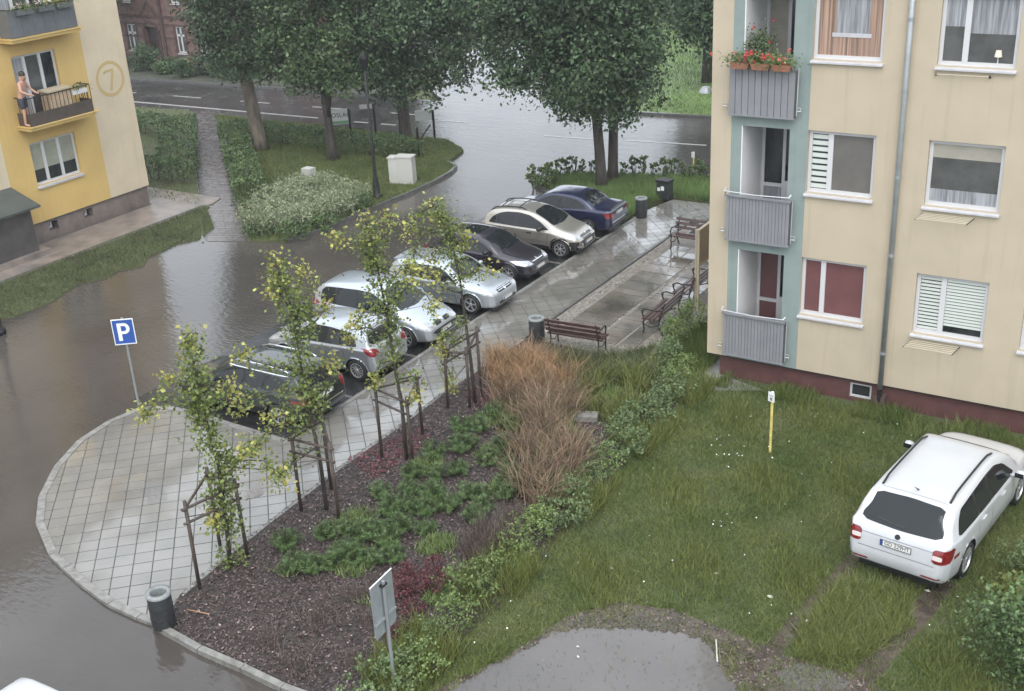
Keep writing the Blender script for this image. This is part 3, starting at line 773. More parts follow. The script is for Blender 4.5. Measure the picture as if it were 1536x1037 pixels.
def pbox(mb, P, u0, u1, d0, d1, z0, z1):
    v = [P(u, d, z) for z in (z0, z1) for d in (d0, d1) for u in (u0, u1)]
    mb.add(v, [(0, 2, 3, 1), (4, 5, 7, 6), (0, 1, 5, 4), (2, 6, 7, 3), (0, 4, 6, 2), (1, 3, 7, 5)])
    return mb

def window(P, parent, u0, u1, z0, z1, d, lights, fr=0.07, inner=None, sill=True, glass='glass', sill_h=0.08, flip=False):
    """frame mesh with child panes (lights = split positions 0..1), sill, and what hangs behind each pane"""
    f = MB()
    pbox(f, P, u0, u1, d, d + .06, z0, z0 + fr); pbox(f, P, u0, u1, d, d + .06, z1 - fr, z1)
    pbox(f, P, u0, u0 + fr, d + .001, d + .061, z0 + fr, z1 - fr); pbox(f, P, u1 - fr, u1, d + .001, d + .061, z0 + fr, z1 - fr)
    sp = [0] + list(lights) + [1]
    W = u1 - u0
    for s_ in lights:
        c = u0 + s_ * W; pbox(f, P, c - fr * 0.75, c + fr * 0.75, d - .006, d + .061, z0 + fr, z1 - fr)
    fo = f.build('window', M['pvc'], parent)
    for k in range(len(sp) - 1):
        a = u0 + sp[k] * W + (fr if k == 0 else fr * .75); b = u0 + sp[k + 1] * W - (fr if k == len(sp) - 2 else fr * .75)
        e = .024
        if inner and k < len(inner) and inner[k]: inner[k](P, fo, a, b, z0 + fr, z1 - fr, d)
        else:
            p = MB(); pbox(p, P, a, b, d + .03, d + .05, z0 + fr, z1 - fr); p.build('pane', M[glass], fo)
    if sill:
        s_ = MB(); v = [P(u0 - .03, d, z0 + .002), P(u1 + .03, d, z0 + .002), P(u1 + .03, -.07, z0 - .05), P(u0 - .03, -.07, z0 - .05),
                        P(u0 - .03, d, z0 - sill_h), P(u1 + .03, d, z0 - sill_h), P(u1 + .03, -.07, z0 - sill_h), P(u0 - .03, -.07, z0 - sill_h)]
        s_.add(v, [(0, 1, 2, 3), (3, 2, 6, 7), (4, 7, 6, 5), (0, 3, 7, 4), (1, 5, 6, 2)])
        s_.build('sill', M['sill'], fo)
    return fo
def pane(matn):
    def f(P, fo, a, b, c, e, d):
        p = MB(); pbox(p, P, a, b, d + .03, d + .05, c, e); p.build('pane', M[matn], fo)
    return f
def bands(name, parts):
    """pane built of stacked areas seen through the glass: (fraction0, fraction1, material)"""
    def f(P, fo, a, b, c, e, d):
        for (f0, f1, mn) in parts:
            p = MB(); pbox(p, P, a, b, d + .03, d + .05, c + (e - c) * f0, c + (e - c) * f1); p.build('pane' if mn.startswith('glass') else 'blind' if 'roller' in mn or mn == 'blind' else 'curtain', M[mn], fo)
    return f
def venetian(n=14, gap=0.0):
    def f(P, fo, a, b, c, e, d):
        p = MB(); pbox(p, P, a, b, d + .045, d + .055, c, e); p.build('pane', M['glass'], fo)
        H = (e - c)
        me = None
        for k in range(n):
            z = c + H * gap + (k + .5) * H * (1 - gap) / n
            q = MB(); pbox(q, P, a + .004, b - .004, d + .022, d + .036, z - H / n * .36, z + H / n * .30); q.build('blind_slat', M['blind'], fo)
    return f

# ---- right building (long cream facade with a teal balcony strip)
YF = 23.5
PR = lambda u, d, z: (u, YF + d, z)
rb = empty('apartment_building', (-2, YF, 0), 0, 'cream apartment building with a teal balcony strip and grey drainpipe', 'apartment building')
PRL = lambda u, d, z: (u + 2, d, z)
ST = 2.77
def R(z): return [z + ST * k for k in range(4)]
cols = [(-7.62, -6.22), (-5.19, -3.77), (-3.08, -1.68), (0.2, 1.6), (3.0, 4.4)]
holes = [(a, b, 1.9 + ST * k, 3.22 + ST * k) for (a, b) in cols for k in range(4)]
ZT = 11.9
wall('wall', rb, M['cream'], -9.76, -9.30, 0.56, ZT, [], .2, PRL)
wall('wall', rb, M['cream'], -7.62, 6.0, 0.56, ZT, holes, .13, PRL)
lo = [(-9.07, -8.01, 0.85 + ST * k, 3.2 + ST * k, 1.30) for k in range(4)]
wall('wall', rb, M['teal'], -9.30, -7.62, 0.56, ZT, lo, .13, lambda u, d, z: PRL(u, d - 0.003, z))
gw = MB(); gw.box2((-7.76, 0.003, 0.56), (-7.60, 12, ZT - .002)); gw.box2((-7.6, 11.85, 0.56), (8, 12.0, ZT)); gw.build('wall', M['cream'], rb)
MB().box2((-7.79, -0.03, ZT), (8.1, 12.1, ZT + .25)).build('roof', M['plinth_grey'], rb)
pl = MB(); pl.box2((-7.48, 0.10, -0.2), (-4.42, 0.4, 0.555)); pl.box2((-3.94, 0.10, -0.2), (8, 0.4, 0.555)); pl.box2((-4.42, 0.10, -0.2), (-3.94, 0.4, 0.085)); pl.box2((-4.42, 0.10, 0.44), (-3.94, 0.4, 0.555)); pl.box2((-7.48, 0.4, -0.2), (-7.3, 11.8, 0.555))
pl.build('plinth', M['maroon'], rb)
MB().box2((-7.75, 0.0, 0.535), (8, 0.10, 0.556)).build('drip_edge', M['iron'], rb)
window(PRL, rb, -6.42, -5.94, 0.09, 0.435, 0.14, [], fr=.045, sill=False)
# windows: what the photograph shows in each
def lamp_pane(P, fo, a, b, c, e, d):
    pane('curtain')(P, fo, a, b, c + (e - c) * .45, e, d); p = MB(); pbox(p, P, a, b, d + .03, d + .05, c, c + (e - c) * .45); p.build('pane', M['glass_dim'], fo)
    p = MB(); x = P((a + b) / 2 + .13, d + .012, c + .12)
    p.lathe([(.07, 0.0), (.05, .12)], (x[0], x[1] + .012, x[2]), n=10); o = p.build('lampshade', M['shade'], fo)
    p = MB(); p.tube([(x[0], x[1] + .012, x[2] - .12), (x[0], x[1] + .012, x[2])], .012, 6); p.build('lamp_stem', M['pvc'], fo)
def drape(P, fo, a, b, c, e, d):
    pane('drape_brown')(P, fo, a, b, c, e, d)
    w = b - a
    p = MB(); pbox(p, P, a + w * .28, b - w * .2, d + .026, d + .030, c + .42, e); p.build('curtain', M['curtain'], fo)
    p = MB(); pbox(p, P, a + w * .22, b - w * .16, d + .020, d + .0255, c + .36, c + .44); p.build('curtain_hem', M['sill'], fo)
RW = {
    (0, 0): dict(lights=[.33], inner=[pane('roller_red'), pane('roller_red')]),
    (0, 1): dict(lights=[.33], inner=[venetian(9), pane('roller_grey')]),
    (0, 2): dict(lights=[], inner=[drape]),
    (1, 0): dict(lights=[.38], inner=[venetian(15), venetian(15, .12)]),
    (1, 1): dict(lights=[], inner=[bands('b', [(0, .22, 'curtain'), (.22, .76, 'glass_dim'), (.76, 1, 'roller_beige')])]),
    (1, 2): dict(lights=[.34], inner=[bands('b', [(0, .55, 'glass_dim'), (.55, 1, 'curtain')]), lamp_pane]),
}
for ci, (a, b) in enumerate(cols):
    for k in range(4):
        kw = RW.get((ci, k), dict(lights=[.36], inner=[pane('glass'), bands('b', [(0, .5, 'glass'), (.5, 1, 'curtain')])]))
        window(PRL, rb, a + .004, b - .004, 1.9 + ST * k + .004, 3.22 + ST * k - .004, .085, kw['lights'], inner=kw['inner'])
# loggias
for k in range(4):
    zb = 0.85 + ST * k
    MB().box2((-7.068, 0.12, zb - .12), (-6.012, 1.30, zb)).build('loggia_floor', M['kerb'], rb)
    # plaster lining of the recess
    lin = MB(); lin.box2((-7.068, .004, zb + .001), (-7.045, 1.296, 3.196 + ST * k)); lin.build('loggia_wall', M['loggia'], rb)
    PRM = lambda u, d, z: PRL(-17.09 - u, d, z)      # door on the left of the recess, window on the right
    df = MB(); d0 = 1.20
    pbox(df, PRM, -9.04, -8.60, d0, d0 + .09, zb, zb + .8); 
    for (u0, u1, z0, z1) in ((-8.60, -8.53, 0, 2.3), (-8.12, -8.05, 0, 2.3), (-8.53, -8.12, 0, .08), (-8.53, -8.12, 2.2, 2.3), (-8.53, -8.12, .72, .8), (-9.04, -8.60, .8, .87), (-9.04, -8.97, .87, 2.3), (-8.97, -8.60, 2.23, 2.3)):
        pbox(df, PRM, u0, u1, d0, d0 + .07, zb + z0, zb + z1)
    dd = df.build('balcony_door', M['pvc'], rb)
    gm = ['roller_red', 'curtain', 'roller_beige', 'glass'][k]
    p = MB(); pbox(p, PRM, -8.53, -8.12, d0 + .03, d0 + .05, zb + .8, zb + 2.2); p.build('pane', M['glass'] if k == 1 else M[gm], dd)
    p = MB(); pbox(p, PRM, -8.53, -8.12, d0 + .03, d0 + .05, zb + .08, zb + .72); p.build('pane', M['curtain'] if k == 1 else M['roller_red' if k == 0 else 'glass'], dd)
    p = MB(); pbox(p, PRM, -8.97, -8.60, d0 + .03, d0 + .05, zb + .87, zb + 2.23); p.build('pane', M['glass'], dd)
    # clad balcony front: frame, boards, top rail
    z0, z1 = 0.70 + ST * k, 1.70 + ST * k
    fr = MB(); pbox(fr, PRL, -9.31, -7.89, -.15, -.125, z0, z1 - .03)
    pbox(fr, PRL, -9.31, -9.28, -.125, -.004, z0 + .02, z1 - .03); pbox(fr, PRL, -7.92, -7.89, -.125, -.004, z0 + .02, z1 - .03)
    bal = fr.build('balcony_front', M['grey_clad_dark'], rb)
    nb = 10 if k == 2 else 19
    for i in range(nb):
        w = (1.42) / nb; g = .007 if k == 2 else .0035
        p = MB(); pbox(p, PRL, -9.31 + i * w + g, -9.31 + (i + 1) * w - g, -.166, -.151, z0, z1 - .03); p.build('board', M['grey_clad'], bal)
    p = MB(); pbox(p, PRL, -9.35, -7.86, -.19, -.10, z1 - .03, z1); p.build('top_rail', M['grey_clad'], bal)
    p = MB(); pbox(p, PRL, -9.33, -7.87, -.18, -.13, z0 - .03, z0 - .001); p.build('bottom_rail', M['grey_clad'], bal)
    for u, s_ in ((-9.36, -1), (-7.86, 1)):
        hk = MB()
        hk.tube([PRL(u, -.10, z0 + .14), PRL(u + s_ * .10, -.10, z0 + .14)], .014, 6); hk.tube([PRL(u + s_ * .09, -.10, z0 + .13), PRL(u + s_ * .09, -.10, z0 + .21), PRL(u, -.10, z0 + .21)], .012, 6)
        hk.build('bracket', M['rail'], bal)
    MB().tube([PRL(-7.85, -.12, z0 + .05), PRL(-7.84, -.12, z1 + .02)], .012, 6).build('rail_rod', M['rail'], bal)
    if k < 2:
        hr = MB(); pts = [PRL(-9.30, -.30, z1 + .12), PRL(-8.6, -.315, z1 + .10), PRL(-7.86, -.30, z1 + .12)]
        hr.tube(pts, .014, 6); hr.tube([PRL(-9.30, -.30, z1 + .12), PRL(-9.33, -.14, z1 + .02)], .014, 6); hr.tube([PRL(-7.86, -.30, z1 + .12), PRL(-7.84, -.14, z1 + .02)], .014, 6)
        hr.tube([PRL(-9.30, -.30, z1 + .12), PRL(-9.30, -.20, z1 + .17)], .022, 6); hr.tube([PRL(-7.86, -.30, z1 + .12), PRL(-7.83, -.26, z1 + .18)], .022, 6)
        hr.build('handrail', M['rail'], bal)
# drainpipe
dp = MB(); dp.tube([PRL(-5.72, -.075, .50), PRL(-5.72, -.075, ZT)], .055, 12)
dpo = dp.build('drainpipe', M['pipe'], rb, True)
b_ = MB()
for z in (1.35, 3.55, 5.2, 6.95, 8.3, 10.5):
    b_.lathe([(.066, z - .03), (.066, z + .03)], (PRL(-5.72, -.075, 0)[0], -.075, 0), n=12); b_.box2((-3.745, -.03, z - .015), (-3.695, .0, z + .015))
b_.build('pipe_clamp', M['pipe'], dpo)
MB().tube([PRL(-5.72, -.075, .5), PRL(-5.72, -.06, .30), PRL(-5.72, -.02, .05)], [.05, .062, .062], 10).build('drain_shoe', M['iron'], dpo)
MB().box2((-3.84, -.10, -.1), (-3.60, .098, .32)).build('drain_block', M['brick_dark'], rb)
# drying racks under the third-column windows
for k, full_ in ((0, 1), (1, 1), (2, 0)):
    z = 1.74 + ST * k
    for i_, u in enumerate((-5.18, -4.2)):
        rk = MB()
        rk.tube([PRL(u, 0.0, z), PRL(u - .06, -.42, z - .02)], .010, 5) if full_ else rk.tube([PRL(u, 0, z - .02), PRL(u, -.06, z + .02)], .02, 6)
        ro = rk.build('drying_rack_arm', M['iron'], rb)
    for j in range(5 if full_ else 1):
        t = (j + .6) / 5 if full_ else .15
        ln = MB(); ln.tube([PRL(-5.18 - .06 * t, -.42 * t, z - .02 * t + .012), PRL(-4.2 - .06 * t, -.42 * t, z - .02 * t + .012)], .007, 5)
        ln.build('drying_line', M['line'], ro)
# wall lamp on the gable
wl = MB(); wl.tube([(-7.78, .25, 6.60), (-7.95, .25, 6.64)], .02, 6); wl.lathe([(.0, .14), (.09, .11), (.15, .03), (.16, 0.0)], (-8.0, .25, 6.56), n=14, close=False)
wl.build('wall_lamp', M['post'], rb)

# flower boxes hanging on the third-floor balcony
def pot_plant(parent, n, rx, ry, rz, zc, leafm, flowers, size=.05):
    c = rng.normal(size=(n, 3)) * np.array([rx, ry, rz]) * .5 + np.array([0, 0, zc])
    V, F = leaves(c, size, up=.6); link('foliage', np_mesh('foliage', V, F), M[leafm], parent)
    for mn, k in flowers:
        c = rng.normal(size=(k, 3)) * np.array([rx, ry, rz]) * .5 + np.array([0, -.05, zc + rz * .35])
        cc = clumps(c, 12, .022); V, F = leaves(cc, .038, up=.3, aspect=.9); link('blossom', np_mesh('blossom', V, F), M[mn], parent)
tz = 1.70 + ST * 2
for i, (u, lb) in enumerate(((-9.02, 'terracotta flower box with coral geraniums at the left end of the balcony'), (-8.58, 'terracotta flower box with red geraniums between two others on the balcony'), (-8.14, 'terracotta flower box at the right end of the balcony, with few blooms'))):
    t = empty('flower_box', (u, YF - .30, tz - .02), 0, lb, 'flower box', 'flower boxes on the grey balcony')
    b_ = MB(); v = []
    for z, sx, sy in ((0, .17, .06), (.13, .205, .085), (.13, .19, .07), (.10, .185, .066)):
        v += [(-sx, -sy, z), (sx, -sy, z), (sx, sy, z), (-sx, sy, z)]
    b_.add(v, [(3, 2, 1, 0)] + [(k + j, k + (j + 1) % 4, k + 4 + (j + 1) % 4, k + 4 + j) for k in (0, 4, 8) for j in range(4)] + [(12, 13, 14, 15)])
    b_.build('box', M['terracotta'], t)
    pot_plant(t, 420, .40, .17, .16, .20, 'leaf_shrub', [(['petal_pink', 'petal_red', 'petal_pink'][i], [9, 8, 4][i]), ('petal_red', [2, 3, 1][i])])
t = empty('potted_geranium', (-8.72, YF + .02, tz + .0), 0, 'tall dark red geranium in a pot on a black stand behind the flower boxes', 'potted plant')
MB().lathe([(.09, .02), (.13, .2), (.115, .2), (.11, .17)], n=14).build('pot', M['grey_panel'], t)
st = MB()
for a in (0, 1.57, 3.14, 4.71): st.tube([(.13 * math.cos(a), .13 * math.sin(a), 0.02), (.17 * math.cos(a), .17 * math.sin(a), -.82)], .012, 5)
st.tube([(-.2, -.05, .02), (.24, -.05, .02)], .014, 5); st.build('stand', M['iron'], t)
pot_plant(t, 900, .30, .24, .36, .40, 'leaf_hedge', [('petal_red', 7)], .06)

# ---- left building (yellow and cream, the numeral in its ring)
XF = -33.77
lb_ = empty('apartment_building', (XF, 20, 0), 0, 'yellow and cream apartment building marked 7 with a dark porch', 'apartment building')
PL = lambda u, d, z: (-d, u - 20, z)
HL = 10.6
bays = [(23.85, 25.68), (18.2, 20.0), (12.6, 14.4), (7.0, 8.8)]
holesY = [(23.85, 25.68, 1.86, 3.28, .16), (23.87, 25.56, 3.98, 6.08, .16), (23.87, 25.56, 6.75, 8.85, .16)]
wall('wall', lb_, M['cream_left'], 26.67, 28.43, .66, HL, [], .1, PL)
wall('wall', lb_, M['yellow'], 22.84, 26.67, .66, HL, holesY, .16, PL)
hC = [(a, b, z, z + 1.42, .16) for (a, b) in bays[1:] for z in (1.86, 4.63, 7.4)]
wall('wall', lb_, M['cream_left'], 0.0, 22.84, .66, HL, hC, .16, PL)
g_ = MB(); g_.box2((-12, 8.30, .66), (-.003, 8.43, HL - .002)); g_.box2((-12, -20, .66), (-11.9, 8.3, HL)); g_.build('wall', M['cream_left'], lb_)
g_ = MB(); g_.box2((-12, -20, HL), (.35, 8.75, HL + .3)); g_.build('roof', M['roof_tile'], lb_)
hp = MB()
vents = [(23.98, 24.34), (25.46, 25.82)]
ys = [0.0, 23.98, 24.34, 25.46, 25.82, 28.36]
for a, b in zip(ys[:-1], ys[1:]):
    if (a, b) in vents:
        pbox(hp, PL, a, b, .04, .4, -.2, .25); pbox(hp, PL, a, b, .04, .4, .56, .655)
    else: pbox(hp, PL, a, b, .04, .4, -.2, .655)
pbox(hp, PL, 28.25, 28.36, .4, 12, -.2, .655)
hp.build('plinth', M['plinth_grey'], lb_)
MB().box2((-.04, -20, .648), (.02, 8.46, .664)).build('drip_edge', M['porch_wall'], lb_)
for a, b in vents:
    f = MB(); pbox(f, PL, a, b, .3, .34, .25, .56); fo = f.build('basement_vent', M['black'], lb_)
    p = MB(); pbox(p, PL, a + .16, a + .22, .2, .29, .30, .50); pbox(p, PL, a + .03, a + .16, .2, .29, .30, .36); p.build('vent_frame', M['pvc'], fo)
window(PL, lb_, 23.855, 25.675, 1.865, 3.275, .10, [.30, .64], inner=[bands('b', [(0, .33, 'glass'), (.33, 1, 'roller_green')])] * 3, sill_h=.11)
for (z0, z1) in ((3.985, 6.075), (6.755, 8.845)):
    window(PL, lb_, 23.875, 25.555, z0, z1, .10, [.30, .66], inner=[pane('curtain'), pane('glass_dim'), pane('glass')], sill=False)
for (a, b, z, z1, _) in hC:
    window(PL, lb_, a + .005, b - .005, z + .005, z1 - .005, .10, [.33, .66])
# ring and numeral
cy_, cz_ = 27.58, 4.70
rg = MB(); n = 40
for k in range(n):
    a0_, a1_ = 2 * math.pi * k / n, 2 * math.pi * (k + 1) / n
    v = [PL(cy_ + r * math.cos(a), -.006, cz_ + r * math.sin(a)) for r in (.50, .61) for a in (a0_, a1_)]
    rg.add(v, [(0, 1, 3, 2)])
def stroke(pts, w):
    for (a, b) in zip(pts[:-1], pts[1:]):
        t = Vector((b[0] - a[0], b[1] - a[1])).normalized(); nn = Vector((-t.y, t.x)) * w / 2
        q = [(a[0] - nn.x, a[1] - nn.y), (b[0] - nn.x, b[1] - nn.y), (b[0] + nn.x, b[1] + nn.y), (a[0] + nn.x, a[1] + nn.y)]
        rg.add([PL(cy_ + p[0], -.008, cz_ + p[1]) for p in q], [(0, 1, 2, 3)])
stroke([(-.24, .20), (-.20, .27), (.19, .29)], .075)
rg.add([PL(cy_ + p[0], -.010, cz_ + p[1]) for p in ((.10, .26), (.20, .26), (.02, -.40), (-.10, -.40))], [(0, 1, 2, 3)])
rg.build('house_number', M['ochre'], lb_)
# balconies of the left building
for k, zf in enumerate((3.90, 6.67)):
    u0, u1 = 23.57, 26.22; pr = -.66
    sl = MB(); pbox(sl, PL, u0, u1, pr, -.002, zf - .10, zf); pbox(sl, PL, u0 - .03, u1 + .12, pr - .05, -.002, zf + .001, zf + .03)
    bal = sl.build('balcony', M['yellow'], lb_)
    pts = [(u0 + .1, -.01), (u0 + .1, pr + .04), (u1 - .06, pr + .04), (u1 - .06, -.01)]
    if k == 0:
        pm_ = MB()
        for (a, b) in zip(pts[:-1], pts[1:]):
            if abs(a[0] - b[0]) < .01: pbox(pm_, PL, a[0] - .01, a[0] + .01, min(a[1], b[1]), max(a[1], b[1]), zf + .03, zf + .44)
            else: pbox(pm_, PL, a[0], b[0], a[1] - .012, a[1] + .012, zf + .03, zf + .44)
        pm_.build('balcony_panel', M['brown_panel'], bal)
        rl = MB(); zt = zf + .93
        rl.tube([PL(*pts[0], zt), PL(*pts[1], zt), PL(*pts[2], zt), PL(*pts[3], zt)], .018, 6)
        for i in range(17):
            t = i / 16; u = pts[1][0] + (pts[2][0] - pts[1][0]) * t; rl.tube([PL(u, pts[1][1], zf + .44), PL(u, pts[1][1], zt)], .011, 5)
        for i in range(1, 4):
            d = pts[1][1] * i / 4; rl.tube([PL(pts[2][0], d, zf + .44), PL(pts[2][0], d, zt)], .011, 5); rl.tube([PL(pts[1][0], d, zf + .44), PL(pts[1][0], d, zt)], .011, 5)
        rl.build('balcony_rail', M['iron'], bal)
    else:
        pm_ = MB()
        nP = 6
        for i in range(nP):
            a = pts[1][0] + (pts[2][0] - pts[1][0]) * i / nP; b = pts[1][0] + (pts[2][0] - pts[1][0]) * (i + 1) / nP
            q = MB(); pbox(q, PL, a + .004, b - .004, pts[1][1] - .012, pts[1][1] + .012, zf + .05, zf + .88); q.build('balcony_panel', M['grey_panel'], bal)
        for u in (pts[0][0], pts[2][0]):
            q = MB(); pbox(q, PL, u - .012, u + .012, pts[1][1], -.01, zf + .05, zf + .88); q.build('balcony_panel', M['grey_panel'], bal)
        rl = MB(); rl.tube([PL(*pts[0], zf + .9), PL(*pts[1], zf + .9), PL(*pts[2], zf + .9), PL(*pts[3], zf + .9)], .02, 6); rl.build('balcony_rail', M['iron'], bal)
# things on those balconies
for i, (u, fl, lb) in enumerate(((24.2, [('petal_pale', 9)], 'flower trough with pale pink blooms on the left part of the slate balcony'), (25.0, [('petal_white', 9)], 'flower trough with white blooms in the middle of the slate balcony'), (25.75, [('petal_pink', 5)], 'flower trough with a few coral blooms at the corner of the slate balcony'))):
    t = empty('flower_trough', (XF + .70, u, 6.67 + .86), math.pi / 2, lb, 'flower trough', 'flower troughs on the slate balcony')
    MB().box2((-.3, -.075, -.14), (.3, .075, .02)).build('trough', M['grey_panel'], t)
    pot_plant(t, 350, .5, .2, .16, .08, 'leaf_shrub', fl, .06)
t = empty('storage_cabinet', (XF + .40, 24.95, 3.93), 0, 'tan storage cabinet with a sloping lid on the balcony', 'cabinet')
MB().box2((-.2, -.42, 0), (.22, .42, .92)).build('body', M['card'], t)
MB().box((.02, 0, .965), (.52, .98, .05), Matrix.Rotation(.05, 3, 'Y')).build('lid', M['tan_frame'], t)
t = empty('balcony_planter', (XF + .60, 25.72, 3.93 + .80), math.pi / 2, 'narrow white planter on the balcony rail', 'planter')
MB().box2((-.3, -.07, -.12), (.3, .07, .02)).build('box', M['pvc'], t); pot_plant(t, 160, .4, .15, .14, .08, 'leaf_hedge', [], .06)
# porch
t = rb
po = MB(); PXo = -32.66
po_w = MB(); po_w.box2((.0 + .002, 17.6 - 20, .16), (1.08, 22.62 - 20, 1.60)); pw = po_w.build('porch_wall', M['porch_wall'], lb_)
pr_ = MB(); a = .0; v = [(0.004, 17.3 - 20, 2.10), (1.34, 17.3 - 20, 1.66), (1.34, 22.84 - 20, 1.66), (0.004, 22.84 - 20, 2.10)]
pr_.add(v + [(x, y, z - .07) for x, y, z in v], [(0, 1, 2, 3), (7, 6, 5, 4), (0, 4, 5, 1), (1, 5, 6, 2), (2, 6, 7, 3)])
pr_.build('porch_roof', M['porch_roof'], lb_)
MB().box2((.0, 17.4 - 20, -.1), (1.28, 22.95 - 20, .16)).build('porch_step', M['apron'], lb_)

# ---- brick house beyond the road
YB = 50.3
bh = empty('brick_house', (-55, YB, 0), 0, 'old red brick house with white windows and an arched doorway behind bushes', 'house')
PB = lambda u, d, z: (u + 55, d, z)
wins = [(-59.25, -58.45), (-55.05, -54.3), (-53.15, -52.4), (-51.2, -50.45), (-61.5, -60.7), (-49.2, -48.45), (-47.2, -46.45)]
hB = [(a, b, .62, 2.16, .15) for a, b in wins] + [(-57.65, -56.55, .05, 2.05, .30)] + [(a, b, 3.5, 5.0, .15) for a, b in wins]
wall('wall', bh, M['brick'], -68, -44, 0.0, 6.6, hB, .15, PB)
MB().box2((-13, .02, 0), (-12.9, 9, 6.6)).box2((10.9, .02, 0), (11, 9, 6.6)).box2((-13, 8.9, 0), (11, 9, 6.6)).build('wall', M['brick'], bh)
tr = MB()
pbox(tr, PB, -68, -44, -.06, .0 - .002, .02, .38); pbox(tr, PB, -68, -44, -.05, -.003, 2.62, 2.76); pbox(tr, PB, -68, -57.8, -.04, -.004, 2.2, 2.28); pbox(tr, PB, -56.4, -44, -.04, -.004, 2.2, 2.28)
pbox(tr, PB, -68, -57.8, -.03, -.004, 1.42, 1.50)
for a, b in zip([-56.4] + [w[1] + .12 for w in wins[1:4]], [w[0] - .12 for w in wins[1:4]] + [-49.4]): pbox(tr, PB, a, b, -.03, -.004, 1.42, 1.50)
for u in (-56.15, -62.5): pbox(tr, PB, u, u + .22, -.10, -.005, .38, 6.2)
tr.build('brick_trim', M['brick_dark'], bh)
for (a, b, z0, z1, _) in hB:
    if z1 - z0 > 1.8: continue
    f = MB(); pbox(f, PB, a - .12, a - .01, -.03, -.006, z0, z1); pbox(f, PB, b + .01, b + .12, -.03, -.006, z0, z1); f.build('window_surround', M['brick_dark'], bh)
    fo = window(PB, bh, a, b, z0, z1, .08, [.5], fr=.075, sill=True, glass='glass_dim')
    f = MB(); pbox(f, PB, a + .076, b - .076, .074, .075 + .07, z0 + .95, z0 + 1.08); f.build('transom', M['pvc'], fo)
f = MB(); pbox(f, PB, -57.64, -56.56, .22, .28, .05, 2.04); f.build('door', M['door'], bh)
ar = MB()
for k in range(10):
    a0_, a1_ = math.pi * k / 10, math.pi * (k + 1) / 10
    v = [PB(-57.1 + r * math.cos(a), -.05, 1.85 + .45 * r * math.sin(a) / .6) for r in (.56, .74) for a in (a0_, a1_)]
    ar.add(v, [(0, 1, 3, 2)])
for s_ in (-1, 1):
    v = [PB(-57.1 + s_ * .75, -.07, 2.75), PB(-57.1 + s_ * .55, -.07, 2.75), PB(-57.1, -.07, 3.45), PB(-57.1, -.07, 3.62)]
    ar.add(v, [(0, 1, 2, 3)])
    pbox(ar, PB, -57.1 + s_ * .66 - .08, -57.1 + s_ * .66 + .08, -.06, -.004, .05, 1.85)
ar.build('doorway_arch', M['brick_dark'], bh)
MB().box2((-2.75, -.9, -.1), (-1.45, -.06, .12)).build('doorstep', M['kerb'], bh)
v = [(-13.3, -.5, 6.5), (11.3, -.5, 6.5), (11.3, 4.5, 10), (-13.3, 4.5, 10), (11.3, 9.4, 6.5), (-13.3, 9.4, 6.5)]
MB().add(v, [(0, 1, 2, 3), (3, 2, 4, 5), (0, 3, 5), (1, 4, 2)]).build('roof', M['roof_tile'], bh)
# small far building glimpsed between the trees at right
fb = empty('white_building', (-27, 74, 0), 0, 'pale building glimpsed between the trees beyond the meadow', 'building')
MB().box2((-6, 0, 0), (6, 8, 6)).build('wall', M['lime'], fb)
MB().add([(-6.3, -.3, 6), (6.3, -.3, 6), (6.3, 4, 8.5), (-6.3, 4, 8.5), (6.3, 8.3, 6), (-6.3, 8.3, 6)], [(0, 1, 2, 3), (3, 2, 4, 5), (0, 3, 5), (1, 4, 2)]).build('roof', M['roof_tile'], fb)
for x in (-4, -1.5, 1, 3.5):
    for z in (1.2, 3.8): window(lambda u, d, z_: (u, d, z_), fb, x - .5, x + .5, z, z + 1.3, -.07, [.5], glass='glass_dim')
# ------------------------------------------------------------------ cars
def pchip(xs, ys, x):
    xs = np.array(xs, float); ys = np.array(ys, float); h = np.diff(xs); dl = np.diff(ys) / h
    n = len(xs); d = np.zeros(n)
    for i in range(1, n - 1):
        if dl[i - 1] * dl[i] > 0:
            w1 = 2 * h[i] + h[i - 1]; w2 = h[i] + 2 * h[i - 1]; d[i] = (w1 + w2) / (w1 / dl[i - 1] + w2 / dl[i])
    d[0] = dl[0]; d[-1] = dl[-1]
    x = np.clip(np.asarray(x, float), xs[0], xs[-1]); i = np.clip(np.searchsorted(xs, x) - 1, 0, n - 2)
    t = (x - xs[i]) / h[i]
    return (1 + 2 * t) * (1 - t) ** 2 * ys[i] + t * (1 - t) ** 2 * h[i] * d[i] + t * t * (3 - 2 * t) * ys[i + 1] + t * t * (t - 1) * h[i] * d[i + 1]

def chaikin(p, k=2, e=.1):
    for _ in range(k):
        q = []
        for i in range(len(p)):
            a, b = p[i], p[(i + 1) % len(p)]
            q += [(a[0] * (1 - e) + b[0] * e, a[1] * (1 - e) + b[1] * e), (a[0] * e + b[0] * (1 - e), a[1] * e + b[1] * (1 - e))]
        p = q
    return p

